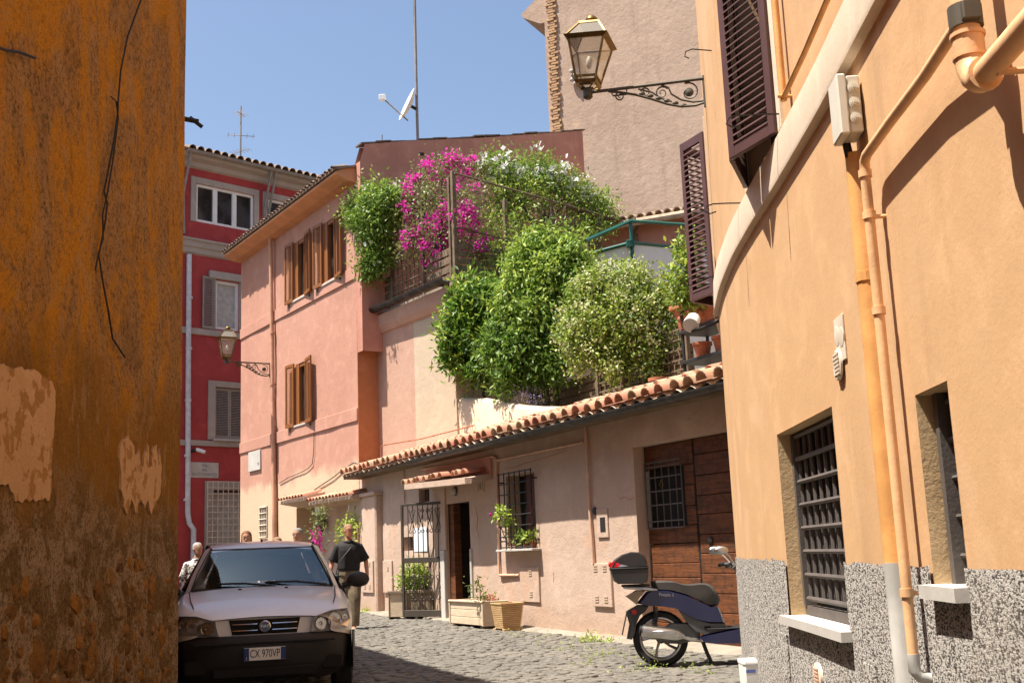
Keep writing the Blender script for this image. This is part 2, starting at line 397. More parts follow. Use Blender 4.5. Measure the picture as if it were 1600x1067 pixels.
LF=Frame((.219,18.025), R_(-26.37)); PF=Frame((-3.55,25.62), R_(-32.37))
def cobble_mesh(seed):
    r=random.Random(seed); b=MB(); h=.048; t=.055
    j=lambda:r.uniform(-.005,.005)
    base=[(-h+j(),-h+j(),-.03),(h+j(),-h+j(),-.03),(h+j(),h+j(),-.03),(-h+j(),h+j(),-.03)]
    mid=[(x,y,.004) for x,y,_ in base]; c=.8
    top=[(x*c,y*c,.013+r.uniform(-.003,.003)) for x,y,_ in base]
    b._add(base+mid+top+[(0,0,.016)],[(i,(i+1)%4,4+(i+1)%4,4+i) for i in range(4)]+[(4+i,4+(i+1)%4,8+(i+1)%4,8+i) for i in range(4)]+[(8+i,8+(i+1)%4,12) for i in range(4)])
    return b
cm=[cobble_mesh(i) for i in range(6)]; cme=[]
for b in cm:
    me=b.mesh('cobble'); me.materials.append(MATS['cobble']); shade(me,60); cme.append(me)
def street_ok(x,y):
    rel=Vector((x,y,0))-LF.P; o=rel.dot(LF.n); u=rel.dot(LF.d)
    if u<8.4 and o<.30+.10*math.sin(u*1.3): return False
    if u>=8.4 and (Vector((x,y,0))-PF.P).dot(PF.n)<.4: return False
    return True
RWF=Curved()
cob=[]; ca,sa=math.cos(R_(38)),math.sin(R_(38)); pit=.108
for i in range(-170,260):
    for j in range(-40,300):
        a,b_=i*pit,j*pit; wob=.05*math.sin(a*.9)+.05*math.sin(b_*.7+1)
        x=a*ca-b_*sa+wob; y=a*sa+b_*ca+wob*.6
        if not(7.5<y<26): continue
        if not(-.36*y<x<.24*y): continue
        if y<14.9 and x>RWF.x(y)-.02: continue
        if not street_ok(x,y): continue
        cob.append((x+rnd.uniform(-.008,.008),y+rnd.uniform(-.008,.008)))
vis=lambda p: p[0]>-1.05*p[1]*.13-.25 and p[1]>11.2     # the strip the photograph shows right of the car
near=sorted([p for p in cob if vis(p)],key=lambda p:p[1])[:300]; ns=set(near)
for q,(x,y) in enumerate(near):
    piece('cobble',cme[q%6],street,Matrix.Translation((x,y,G(y)+rnd.uniform(-.012,.008)))@Matrix.Rotation(R_(38)+rnd.choice((0,1,2,3))*math.pi/2+rnd.uniform(-.09,.09),4,'Z')@Matrix.Rotation(rnd.uniform(-.06,.06),4,'X'))
V=[];Fc=[]
base=[(np.array(b.v),b.f) for b in cm]
for q,(x,y) in enumerate(p for p in cob if p not in ns):
    v,f=base[q%6]; t=R_(38)+rnd.uniform(-.09,.09)+(q%4)*math.pi/2; c_,s_=math.cos(t),math.sin(t); o=len(V)*13
    V.append(np.stack([v[:,0]*c_-v[:,1]*s_+x, v[:,0]*s_+v[:,1]*c_+y, v[:,2]+v[:,0]*rnd.uniform(-.06,.06)+G(y)+rnd.uniform(-.012,.008)],1)); Fc+=[tuple(i+o for i in t_) for t_ in f]
me=bpy.data.meshes.new('cobbles'); me.from_pydata(np.concatenate(V).tolist(),[],Fc); me.materials.append(MATS['cobble'])
co=bpy.data.objects.new('cobbles',me); col.objects.link(co); co.parent=street; co['kind']='stuff'; shade(me,60)
# worn concrete strip along the foot of the low house
n=N('concrete'); n.set(.9,0,.2); n.color(n.mix(n.ramp(n.noise(2.5,7,.7),.4,.66),(.29,.25,.20),(.20,.175,.14))); n.bump(n.noise(25,6,.7),.5,.02)
b=MB(LF); us=[-9+i*.35 for i in range(51)]
b._add([p for u in us for p in ((u,-.1,G(18.025+.896*u)+.055),(u,.22+.09*math.sin(u*1.3)+rnd.uniform(-.03,.03),G(18.025+.896*u)+.028),(u,.30+.1*math.sin(u*1.3),G(18.025+.896*u)-.03))],[(3*i+j,3*i+3+j,3*i+4+j,3*i+1+j) for i in range(50) for j in (0,1)])
struct(b.build('pavement_strip','concrete',smooth=True))

# ================================================================ left building (ochre)
class PolyF:
    def __init__(s,pts,r=.16):
        P=[Vector((x,y,0)) for x,y in pts]; out=[P[0]]
        for a,b,c in zip(P,P[1:],P[2:]):
            d1=(a-b).normalized(); d2=(c-b).normalized()
            for t in (0,.25,.5,.75,1): out.append((b+d1*r)*(1-t)**2+b*2*t*(1-t)+(b+d2*r)*t*t)
        out.append(P[-1]); s.p=out; s.L=[0]
        for a,b in zip(out,out[1:]): s.L.append(s.L[-1]+(b-a).length)
    def at(s,u):
        for i in range(len(s.L)-1):
            if u<=s.L[i+1] or i==len(s.L)-2:
                t=(u-s.L[i])/(s.L[i+1]-s.L[i]); return s.p[i].lerp(s.p[i+1],t),(s.p[i+1]-s.p[i]).normalized()
    def __call__(s,u,o,z):
        p,t=s.at(u); q,t2=s.at(min(u+.04,s.L[-1])); q,t1=s.at(max(u-.04,0)); t=(t1+t2).normalized()
        return p+Vector((t.y,-t.x,0))*o+Vector((0,0,z))
OF=PolyF([(-2.15,-4),(-2.52,8.6),(-3.95,11.6),(-5.75,16.1),(-13,19)])
UC=12.60                                   # where the street corner is along the wall
left=thing('house','ochre house with flaking paint and bare rubble stones, in shade at left','house',(-2.5,8.6,0))
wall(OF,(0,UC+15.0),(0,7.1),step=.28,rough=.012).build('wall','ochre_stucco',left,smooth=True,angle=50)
b=MB(); b.poly([(-2.0,-4,7.0),(-2.3,8.9,7.0),(-3.75,11.8,7.0),(-5.55,16.3,7.0),(-13,19.2,7.0),(-13,-4,7.0)],(0,0,.3)); b.build('roof','old_tile',left)
def patch(pts,o,name,mat,parent,F_,jag=.012):
    out=[]
    for (u0,z0),(u1,z1) in zip(pts,pts[1:]+pts[:1]):
        n_=max(1,int(math.hypot(u1-u0,z1-z0)/.035))
        for i in range(n_):
            t=i/n_; out.append((u0+(u1-u0)*t+rnd.uniform(-jag,jag),z0+(z1-z0)*t+rnd.uniform(-jag,jag)))
    b=MB(F_); m_=len(out)
    b._add([(u,o,z) for u,z in out]+[(u,o-.05,z) for u,z in out],[tuple(range(m_))]+[(i,(i+1)%m_,m_+(i+1)%m_,m_+i) for i in range(m_)])
    return b.build(name,mat,parent)
wo_=lambda L_:[(UC+u,z) for u,z in L_]
patch(wo_([(-3.45,2.30),(-3.09,2.34),(-2.85,2.35),(-2.66,2.33),(-2.62,2.22),(-2.64,2.05),(-2.66,1.72),(-3.1,1.69),(-3.18,1.76),(-3.45,1.76)]),.014,'plaster_patch','patch_plaster',left,OF)
patch(wo_([(-1.56,2.10),(-1.47,2.14),(-1.39,2.17),(-1.28,2.15),(-1.22,2.06),(-1.13,2.10),(-1.08,1.99),(-1.04,2.02),(-.99,2.18),(-.95,2.18),(-.91,2.02),(-.86,2.05),(-.83,2.16),(-.74,2.17),(-.70,2.05),(-.65,2.18),(-.61,2.0),(-.63,1.86),(-.73,1.80),(-.83,1.70),(-.92,1.80),(-.98,1.74),(-1.08,1.80),(-1.18,1.70),(-1.28,1.78),(-1.38,1.68),(-1.49,1.85)]),.014,'plaster_patch','patch_plaster',left,OF,.018)
stm=[]
for s_ in range(8):
    r=random.Random(s_); b=MB(); b.ell((0,0,0),(1,1,1),9,5); pl_=[(Vector((r.uniform(-1,1),r.uniform(-.4,1.4),r.uniform(-1,1))).normalized(),r.uniform(.55,.85)) for _ in range(9)]; b.v=[tuple(Vector(p)*min([1.0]+[d_/max(1e-3,n_.dot(Vector(p))) for n_,d_ in pl_ if n_.dot(Vector(p))>.05])*r.uniform(.95,1.05)) for p in b.v]
    me=b.mesh('stone'); me.materials.append(MATS['rubble']); shade(me,28); stm.append(me)
pl2=[]; tries=0; sr=random.Random(5)
while len(pl2)<150 and tries<6000:
    tries+=1; w=sr.choice((.12,.15,.18,.20,.24,.28,.32))*sr.uniform(.85,1.15); h=w*sr.uniform(.5,.95); u=UC-4.6+sr.random()*4.35; z=.32+sr.random()*1.25
    lim=1.36+.26*mnoise.noise(Vector((u*1.1,0,3)))
    if z+h*.5>lim or mnoise.noise(Vector((u*1.6,z*1.2,9)))>.24: continue
    if any(abs(u-a)<(w+c)*.38 and abs(z-b_)<(h+d_)*.38 for a,b_,c,d_ in pl2): continue
    pl2.append((u,z,w,h)); p=OF(u,-.014,z); q=OF(u,1,z)-OF(u,0,z)
    M=Matrix.Translation(p)@q.to_track_quat('Y','Z').to_matrix().to_4x4()@Matrix.Rotation(sr.uniform(-.6,.6),4,'Y')@Matrix.Diagonal((w*.56,sr.uniform(.030,.046),h*.56,1))
    piece('stone',stm[sr.randrange(8)],left,M)
def wire(name,pts,r,mat,label,cat,n=5,group=None):
    o=MB().tube(pts,r,n).build(name,mat,smooth=True); return tag(o,label,cat,group)
wire('cable',[OF(UC+u,.03+.012*math.sin(i*2.1),z) for i,(u,z) in enumerate([(-1.2,5.6),(-1.4,5.17),(-1.61,4.79),(-1.76,4.49),(-1.83,4.23),(-1.76,4.22),(-1.85,4.01),(-1.94,3.83),(-1.98,3.61),(-1.95,3.54),(-2.0,3.42),(-2.04,3.19),(-1.99,3.04),(-1.9,2.87),(-1.75,2.74),(-1.54,2.66)])],.006,'cable','long thin black wire hanging down the ochre wall','cable')
wire('cable',[OF(UC+u,.028,z) for u,z in [(-1.93,4.24),(-1.83,4.25),(-1.78,4.16),(-1.86,3.85),(-1.94,3.62),(-2.02,3.45),(-2.0,3.3),(-2.07,3.2),(-2.12,3.08)]],.005,'cable','shorter wire twisted round the long wire on the ochre wall','cable')
wire('cable',[OF(UC+u,.03,z) for u,z in [(-3.9,3.7),(-3.47,3.83),(-3.32,3.89),(-3.12,3.95)]],.008,'cable','short stub of dark wire near the left edge of the ochre wall','cable')
t=thing('wall_bracket','small black iron bracket sticking out of the ochre wall corner against the sky','bracket',OF(UC+.05,0,4.85))
MB().tube([OF(UC+.05,-.02,4.88),OF(UC+.06,.10,4.87)],.02,6).build('arm','iron',t); MB().tube([OF(UC+.06,.03,4.90),OF(UC+.07,.13,4.83)],.016,6).build('hook','iron',t)
# ================================================================ right building (orange, convex)
right=thing('house','orange plastered house with convex front, pale band and pebbledash foot, at right','house',(1.85,8,0))
W1=(6.50,8.13,.85,2.11,.24); W2=(4.46,4.90,1.15,1.955,.22); SA=(7.20,8.38,4.06,5.87,.18); SB=(12.0,12.75,4.06,5.87,.18)
wall(RWF,(-3,15),(0,9.5),[W1,W2,SA,SB],step=.25).build('wall','orange_stucco',right,smooth=True,angle=35)
for h in (W1,W2):
    rv=MB(RWF)
    d=h[4]-.004
    for (p,q) in (((h[1],h[2]),(h[1],h[3])),((h[1],h[3]),(h[0],h[3])),((h[0],h[3]),(h[0],h[2]))):
        e=.004; f_=lambda a,lo,hi:a+e if a==lo else a-e
        P=(f_(p[0],h[0],h[1]),f_(p[1],h[2],h[3])); Q=(f_(q[0],h[0],h[1]),f_(q[1],h[2],h[3]))
        rv._add([(P[0],.0,P[1]),(Q[0],.0,Q[1]),(Q[0],-d,Q[1]),(P[0],-d,P[1])],[(0,1,2,3)])
    rv.build('window_reveal','reveal_stucco',right)
wall(RWF,(-3,15),(-.05,1.235),[(W1[0],W1[1],W1[2],1.235,.0),(W2[0],W2[1],W2[2],1.235,.0)],depth=.0,o=.014,step=.12,rough=.012).build('plinth','roughcast',right,smooth=True)
for v_ in [o for o in right.children if o.name.startswith('plinth')][0].data.vertices:
    if abs(v_.co.z-1.235)<.004: v_.co.z+=.03*mnoise.noise(Vector((v_.co.y*9,0,1)))-.006
b=MB(RWF)
us=[-3+i*.3 for i in range(61)]; prof=[(0,3.70),(.045,3.715),(.05,3.74),(.04,3.99),(0,4.0)]
b.loft([[(u,o,z) for o,z in prof] for u in us],caps=False,closed=False); b.build('band','band_cream',right,smooth=True,angle=22)
for a_,c_ in ((SA[0]-.12,SA[0]),(SA[1],SA[1]+.12),(SB[0]-.12,SB[0]),(SB[1],SB[1]+.12)): MB(RWF).sbox(a_,c_,-.01,.02,4.035,6.0).build('window_surround','band_cream',right)
b=MB(); b.poly([(RWF.x(y)-.25,y,9.4) for y in range(-3,16,2)]+[(14,15,9.4),(14,-3,9.4)],(0,0,.25)); b.build('roof','old_tile',right)
b=MB(); b.quad((3.5,15,0),(14,15,0),(14,15,9.5),(3.5,15,9.5)); b.build('rear_wall','orange_stucco',right)
# barred window
def bars(parent,F_,h,o,nv,nh,r,mat,split=True,extra=()):
    us_=[h[0]+(h[1]-h[0])*i/(nv-1) for i in range(nv)]; zs_=[h[2]+(h[3]-h[2])*i/(nh-1) for i in range(nh)]
    tot=MB()
    for u in us_:
        c=MB().tube([F_(u,o,h[2]),F_(u,o,h[3])],r,6)
        c.build('bar',mat,parent,smooth=True) if split else tot.merge(c)
    for z in zs_:
        k_=[F_(h[0]+(h[1]-h[0])*i/4,o+r*1.3,z) for i in range(5)]
        c=MB().tube(k_,r,6)
        c.build('bar',mat,parent,smooth=True) if split else tot.merge(c)
    if not split: tot.build('grille',mat,parent,smooth=True)
w=MB(RWF).box(W1[0],W1[1],-.26,-.245,W1[2],W1[3]).build('window','dark',right)  # near-black sheet painted as the unlit room inside
sc=MB(RWF).sbox(W1[0]+.02,W1[1]-.02,-.215,-.205,W1[2]+.02,W1[3]-.45).build('mesh_screen',None,w)
n=N('wire_mesh'); n.set(.7,.2,.3); ck=n.new('ShaderNodeTexChecker'); ck.inputs['Scale'].default_value=55; n.link(n.pos(),ck.inputs[0]); n.color(n.mix(ck.outputs['Fac'],(.03,.028,.027),(.16,.15,.14))); sc.data.materials.append(MATS['wire_mesh'])
g=thing('window_grille','grey iron grille of thick bars in the orange wall\'s larger low window','grille',RWF(7.3,-.12,.86))
f_=.045
fr=MB(RWF); fr.sbox(W1[0]+.01,W1[1]-.01,-.16,-.10,W1[2]+.01,W1[2]+.07,.3); fr.sbox(W1[0]+.01,W1[0]+.05,-.16,-.10,W1[2]+.07,W1[3]-.02); fr.sbox(W1[1]-.06,W1[1]-.01,-.17,-.09,W1[2]+.07,W1[3]-.02); fr.build('frame','grille_grey',g)
bars(g,RWF,(W1[0]+.08,W1[1]-.10,W1[2]+.12,W1[3]-.03),-.13,9,8,.017,'grille_grey')
sl_=MB(RWF).sbox(W1[0]-.05,W1[1]+.06,-.23,.075,W1[2]-.05,W1[2]+.006,.3).build('window_sill','marble',right)
MB(RWF).sbox(W2[0]-.03,W2[1]-.005,-.2,.07,W2[2]-.05,W2[2]+.006,.3).build('window_sill','marble',right)
MB(RWF).box(W2[0],W2[1],-.235,-.225,W2[2],W2[3]).build('window','dark',right)  # room's darkness painted as a near-black sheet
g=thing('window_grille','grey iron frame with stub bars inside the narrow window at right','grille',RWF(4.7,-.1,1.16))
MB(RWF).box(W2[1]-.09,W2[1]-.04,-.20,-.06,W2[2],W2[3]).build('frame','grille_grey',g)
for i in range(5):
    z=W2[2]+.12+i*.16; MB().tube([RWF(W2[1]-.05,-.10,z),RWF(W2[0],-.10,z)],.012,6).build('bar','grille_grey',g,smooth=True)
for i in range(3):
    u=W2[0]+.06+i*.13; MB().tube([RWF(u,-.115,W2[2]),RWF(u,-.115,W2[3])],.012,6).build('bar','grille_grey',g,smooth=True)
# louvred shutters standing ajar in a V
def shutter(name,label,A,E,z0,z1,nsl,mat,group):
    A=Vector(A);E=Vector(E);d=(E-A);L_=d.length;d.normalize();n_=Vector((-d.y,d.x,0))
    if n_.y>0: n_=-n_
    m=lambda u,o,z:A+d*u+n_*o+Vector((0,0,z))
    t=thing(name,label,'shutter',tuple(A+Vector((0,0,z0))),0,group)
    s=.065
    for x0,x1 in ((0,s),(L_-s,L_)): MB(m).cbox(x0,x1,-.02,.02,z0,z1,.004).build('stile',mat,t)
    for a,b_ in ((z0,z0+.10),(z1-.10,z1)): MB(m).cbox(s,L_-s,-.018,.018,a,b_,.004).build('rail',mat,t)
    sm=MB(); sm._add([(s-.002,-.020,-.004),(L_-s+.002,-.020,-.004),(L_-s+.002,.024,-.048),(s-.002,.024,-.048),(s-.002,-.020,.004),(L_-s+.002,-.020,.004),(L_-s+.002,.024,-.040),(s-.002,.024,-.040)],[(0,3,2,1),(4,5,6,7),(0,1,5,4),(1,2,6,5),(2,3,7,6),(3,0,4,7)])
    me=sm.mesh('slat'); me.materials.append(MATS[mat])
    B=Matrix(((d.x,n_.x,0,A.x),(d.y,n_.y,0,A.y),(0,0,1,0),(0,0,0,1)))
    for i in range(nsl):
        z=z0+.135+(z1-z0-.25)*i/(nsl-1); piece('slat',me,t,Matrix.Translation((0,0,z))@B)
    return t
E1=Vector((1.605,7.70,0)); 
shutter('window_shutter','dark brown louvred shutter leaf facing the street, upper window of the orange wall',RWF(SA[0],.03,0),E1,4.03,5.87,30,'shutter_brown','brown shutters ajar on the orange house')
shutter('window_shutter','edge-on far leaf of the pair of dark brown shutters above the orange wall band',RWF(SA[1],.03,0),E1+Vector((.01,.035,0)),4.03,5.87,30,'shutter_brown','brown shutters ajar on the orange house')
E2=Vector((2.02,12.42,0))
shutter('window_shutter','farther dark brown louvred shutter leaf at the edge of the orange wall below the lamp',RWF(SB[0],.03,0),E2,4.03,5.87,26,'shutter_brown','brown shutters ajar on the orange house')
shutter('window_shutter','hidden back leaf of the farther shutter pair, mostly behind the front leaf',RWF(SB[1],.03,0),E2+Vector((.02,.03,0)),4.03,5.87,26,'shutter_brown','brown shutters ajar on the orange house')
MB(RWF).box(SA[0],SA[1],-.2,-.185,SA[2],SA[3]).build('window','dark',right); MB(RWF).box(SB[0],SB[1],-.2,-.185,SB[2],SB[3]).build('window','dark',right)  # near-black sheets in place of the rooms' shade
# shutter hooks
for (y,z,l,lab) in ((8.72,4.02,.24,'thin iron shutter hook on the pale band between the two shutters'),(7.12,4.13,.30,'iron shutter hook with ring beside the nearer shutter'),(11.55,4.10,.26,'iron shutter hook crossing the farther shutter')):
    p=[RWF(y,-.01,z),RWF(y,l*.6,z+.005),RWF(y,l,z+.005),RWF(y,l+.05,z-.01),RWF(y,l+.07,z-.05),RWF(y,l+.03,z-.075),RWF(y,l-.02,z-.06)]
    wire('shutter_hook',p,.006,'iron',lab,'hook',5,'shutter hooks on the orange house')
wire('shutter_hook',[RWF(9.9,.0,5.86),RWF(9.9,.18,5.89),RWF(9.9,.24,5.87),RWF(9.9,.25,5.82),RWF(9.9,.21,5.80)],.006,'iron','small iron hook high up where the orange wall meets the sky side','hook',5,'shutter hooks on the orange house')
# pipes
def pipe(name,label,pts,r,mat,joints=(),n=14,extra=None):
    t=thing(name,label,'pipe',tuple(pts[0])); MB().tube(pts,r,n).build('tube',mat,t,smooth=True)
    for a,b_,k in joints: MB().tube([a,b_],r*k,n).build('joint',mat,t,smooth=True)
    return t
R=RWF
dp=thing('downpipe','wide orange downpipe casing on the orange wall, its foot painted grey','pipe',tuple(R(5.42,.05,0)))
hp=lambda z,w=.052: [tuple(R(5.42+a*w,.005+b_*w*1.25,z)) for a,b_ in ((-1,0),(-.95,.45),(-.7,.8),(-.3,.97),(.3,.97),(.7,.8),(.95,.45),(1,0))]
MB().loft([hp(1.235),hp(2.0),hp(2.6),hp(3.24)]).build('upper_casing','pipe_orange',dp,smooth=True); MB().loft([hp(-.02,.054),hp(.6,.054),hp(1.24,.054)]).build('lower_casing','pipe_grey',dp,smooth=True)
MB().loft([hp(2.585,.057),hp(2.63,.057)]).build('strap','pipe_orange',dp)
tp=thing('pipe','thin orange pipe turning from the wall clamp down beside the wide downpipe','pipe',tuple(R(5.28,.05,.75)))
o=.075
MB().tube([R(5.06,o,.80),R(5.06,o,1.6),R(5.06,o,2.4),R(5.06,o,3.03),R(5.045,o,3.075),R(5.0,o,3.09),R(4.6,o,3.09),R(4.1,o,3.085),R(3.64,o+.02,3.08)],.024,12).build('tube','pipe_light',tp,smooth=True)
for z in (1.10,2.80,3.0,2.35): MB().tube([R(5.06,o,z),R(5.06,o,z+.035)],.031,12).build('collar','pipe_light',tp,smooth=True); 
MB().tube([R(5.06,-.02,2.81),R(5.06,o,2.81)],.01,6).build('bracket','pipe_light',tp); MB().tube([R(5.06,-.02,1.115),R(5.06,o,1.115)],.01,6).build('bracket','pipe_light',tp)
MB().tube([R(5.06,o,.86),R(5.06,o,.79),R(5.06,o-.02,.765),R(5.06,o-.06,.755),R(5.06,-.02,.755)],.026,10).build('elbow','pipe_grey',tp,smooth=True)
kp=thing('drain_pipe','thick pale orange drain pipe with elbow and dark clamp, top right','pipe',tuple(R(3.50,.13,2.8)))
o=.13; ku=3.50
MB().tube([R(ku,o,2.92),R(ku,o,3.285),R(ku,o,5)],.043,16).build('riser','pipe_light',kp,smooth=True)
MB().tube([R(ku,o,2.965),R(ku,o,2.885)],.050,16).build('socket','pipe_light',kp,smooth=True); MB().tube([R(ku,o,2.970),R(ku,o,2.957)],.056,16).build('rim','pipe_light',kp,smooth=True); MB().tube([R(ku,o,2.895),R(ku,o,2.883)],.055,16).build('rim','pipe_light',kp,smooth=True)
MB().tube([R(ku,o,2.900),R(ku,o,2.870),R(ku-.01,o,2.840),R(ku-.03,o,2.810),R(ku-.06,o,2.790),R(ku-.10,o,2.785)],.049,16).build('elbow','pipe_light',kp,smooth=True)
MB().tube([R(ku-.095,o,2.785),R(ku-.115,o,2.785)],.056,16).build('rim','pipe_light',kp,smooth=True); MB().tube([R(ku-.1,o,2.785),R(ku-.6,o,2.780),R(2.3,o,2.765),R(1,o,2.745)],.041,16).build('arm','pipe_light',kp,smooth=True)
MB().tube([R(ku-.2,-.02,2.750),R(ku-.2,o,2.750)],.012,8).build('bracket','pipe_light',kp)
MB().tube([R(ku,o,2.990),R(ku,o,3.065)],.054,16).build('clamp','clamp_dark',kp,smooth=True)
for s in (-1,1):
    bb=MB(R); bb.cbox(ku+s*.055-.014,ku+s*.055+.014,o-.03,o+.03,2.995,3.060,.004); bb.build('clamp_lug','clamp_dark',kp)
MB().tube([R(ku+.05,o-.02,3.03),R(ku+.14,o-.05,3.065)],.032,10).build('saddle','clamp_dark',kp,smooth=True)
up=thing('pipe','brown pipe running level above the pale band then up beside the shutter','pipe',tuple(R(6.95,.04,4.2)))
MB().tube([R(3.2,.05,4.16),R(5,.05,4.14),R(6.2,.05,4.13),R(6.78,.05,4.12)],.018,8).build('tube','pipe_orange',up,smooth=True); MB().tube([R(6.82,.05,4.10),R(6.82,.05,4.6),R(6.82,.05,6.5)],.022,10).build('riser','pipe_orange',up,smooth=True)
MB().tube([R(6.80,.0,4.12),R(6.80,.09,4.125)],.012,6).build('bracket','pipe_orange',up)
# electrical junction box
jb=thing('junction_box','cream plastic junction box with three round cable glands on the orange wall','electrical box',tuple(R(5.32,.06,3.32)))
MB(R).cbox(5.235,5.40,.012,.075,3.29,3.58,.006).build('body','box_plastic',jb); MB(R).cbox(5.225,5.41,.078,.125,3.28,3.59,.008).build('lid','box_plastic',jb)
for i in range(3):
    z=3.36+i*.078; c=R(5.235,.045,z); ax=R(5.19,.045,z)-R(5.235,.045,z)
    for r0,h0,h1 in ((.030,-.004,.006),(.023,.006,.012),(.016,.012,.018),(.008,.018,.023)): MB().lathe([(r0,h0),(r0,h1),(r0*.8,h1)],c,ax,16).build('gland','box_plastic',jb)
MB().tube([R(5.41,.06,3.30),R(5.41,.05,3.22)],.022,8).build('cable','cable',jb)
# wall vents
vt=thing('wall_vent','white square plate with round louvred vent on the orange wall','vent',tuple(R(6.14,.0,2.3)))
MB(R).cbox(6.05,6.24,.001,.012,2.31,2.56,.003).build('plate','vent_white',vt); 
for uu,zz_ in ((6.19,2.46),(6.10,2.44)): MB().lathe([(.055,0),(.055,.004),(.050,.005)],R(uu,.010,zz_),R(uu,1,zz_)-R(uu,0,zz_),18).build('knockout','vent_white',vt,smooth=True)
MB().lathe([(.085,0),(.085,.012),(.075,.016),(.072,.012)],R(6.20,.012,2.30),R(6.2,1,2.3)-R(6.2,0,2.3),20).build('vent_ring','vent_white',vt,smooth=True)
for i in range(6): MB(R).box(6.14,6.26,.024,.032,2.245+i*.022,2.255+i*.022).build('slat','vent_white',vt)
vt=thing('wall_vent','round cream louvred vent low in the pebbledash under the barred window','vent',tuple(R(7.35,.0,.5)))
MB().lathe([(.09,0),(.09,.02),(.078,.024)],R(7.35,.014,.52),R(7.35,1,.5)-R(7.35,0,.5),20).build('vent_ring','vent_white',vt,smooth=True)
for i in range(6): MB(R).box(7.29,7.41,.036,.046,.46+i*.022,.47+i*.022).build('slat','pipe_low',vt)
for y in (8.35,6.1): MB(R).cbox(y-.12,y+.12,.01,.03,.2,.72,.006).build('patch_panel','roughcast',right)
# floodlight on the wall edge
fl=thing('floodlight','round white floodlight on a bracket at the edge of the orange wall','lamp',tuple(R(11.9,.0,3.75)))
c=R(12.0,.30,3.72); MB().lathe([(.02,-.12),(.075,-.11),(.085,0),(.085,.06)],c,(-.35,-.75,-.55),18).build('housing','white_pvc',fl,smooth=True); MB().lathe([(.075,0),(.075,.05)],c,(-.35,-.75,-.55),18).build('lens','window_glass',fl)
MB().tube([R(11.7,.0,3.66),R(11.8,.1,3.64),c+Vector((0,0,-.09)),c+Vector((0,0,-.02))],.016,8).build('arm','iron',fl,smooth=True); MB().tube([R(11.7,.0,3.70),c+Vector((.03,-.02,-.03))],.006,5).build('cable','cable',fl)
# white plastic box by the wall foot
wb=thing('container','white plastic tub with a small blue label at the foot of the orange wall','container',(1.90,9.95,G(10.0)))
rb=lambda s,z:[(1.90+s*a,9.95+s*b_,G(10)+z*.72) for a,b_ in ((-.08,-.10),(-.06,-.12),(.06,-.12),(.08,-.10),(.08,.10),(.06,.12),(-.06,.12),(-.08,.10))]
MB().loft([rb(.9,0),rb(.92,.02),rb(1,.36),rb(1.0,.37)]).build('body','white_pvc',wb,smooth=True); MB().loft([rb(1.05,.372),rb(1.06,.40),rb(1.02,.415)]).build('lid','white_pvc',wb,smooth=True)
MB().box(1.84,1.92,9.829,9.833,G(10)+.20,G(10)+.225).build('label_print',plain('label_blue',(.12,.16,.42),.6).m,wb)
# ================================================================ low house with the tiled lean-to roof
gl_=lambda u:G(18.025+.896*u)
low=thing('house','low peach house with tiled roof, garage door and barred window','house',tuple(LF(1,0,.18)))
DOOR=(2.44,3.52,.0,2.29,.05); WIN=(-.10,.92,1.47,2.60,.25); GAR=(-7.5,-3.03,.0,2.69,.17); SW=(4.30,4.86,2.39,2.70,.22); HOLE=(5.20,5.72,1.49,1.76,.2)
wall(LF,(-9,8.45),(-.1,3.42),[DOOR,WIN,GAR,SW,HOLE],step=.45,rough=.02).build('wall','low_stucco',low,smooth=True,angle=35)
MB(LF).cbox(6.98,8.75,-.05,.16,-.1,2.70,.03).build('buttress','low_stucco',low); MB(LF).cbox(6.93,8.8,.0,.21,2.68,2.76,.015).build('ledge','low_stucco',low)
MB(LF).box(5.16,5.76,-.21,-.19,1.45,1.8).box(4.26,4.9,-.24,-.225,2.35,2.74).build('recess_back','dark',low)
MB(LF).cbox(2.36,2.43,-.02,.035,.1,1.46,.008).build('door_jamb','marble',low); MB(LF).cbox(3.53,3.72,-.02,.06,.1,1.46,.01).build('door_jamb','marble',low)
MB(LF).cbox(3.50,3.80,-.02,.03,1.46,2.75,.01).build('door_pilaster','low_stucco',low)
# hallway behind the open door, its shade put into near-black walls
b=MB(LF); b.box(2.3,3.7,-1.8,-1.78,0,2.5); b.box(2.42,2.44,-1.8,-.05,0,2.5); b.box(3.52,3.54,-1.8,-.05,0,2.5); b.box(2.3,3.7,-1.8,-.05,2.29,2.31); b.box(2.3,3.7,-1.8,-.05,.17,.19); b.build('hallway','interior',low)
MB(LF).box(3.30,3.515,-.20,-.06,.2,2.285).build('door_frame','door_wood',low)
ch=thing('cloth_screen','flower-printed pink cloth over a low half door in the dark doorway','cloth',tuple(LF(2.8,-.35,.22)))
pts=[(2.55,.22),(2.55,1.02),(2.95,1.02),(2.95,.22)]; MB(LF).box(2.51,3.2,-.37,-.345,.2,1.0).build('panel','door_wood',ch)
b=MB(LF); b._add([(2.52+.36*math.sin(a),-.33,1.0-.42*(1-math.cos(a))*.5-(.0)) for a in np.linspace(0,math.pi,9)]+[(2.52,-.33,1.0)],[tuple(range(10))]); n=N('flower_cloth'); n.set(.9); n.color(n.mix(n.ramp(n.noise(14,4,.6),.5,.6),(.55,.33,.24),(.16,.10,.07))); b.build('cloth','flower_cloth',ch)
# tiled hood over the door
hd=thing('door_hood','small concrete hood with broken terracotta tiles above the open door','canopy',tuple(LF(2.4,.3,2.5)))
b=MB(LF); b.poly([(4.25,.0,2.62),(1.45,.0,2.60),(1.30,.45,2.52),(1.35,.55,2.52),(4.0,.62,2.60),(4.25,.4,2.62)],(0,0,.10)); b.build('slab','low_stucco',hd)
MB(LF).cbox(1.42,4.3,-.02,.05,2.66,3.0,.01).build('backing','brown_stucco',hd)
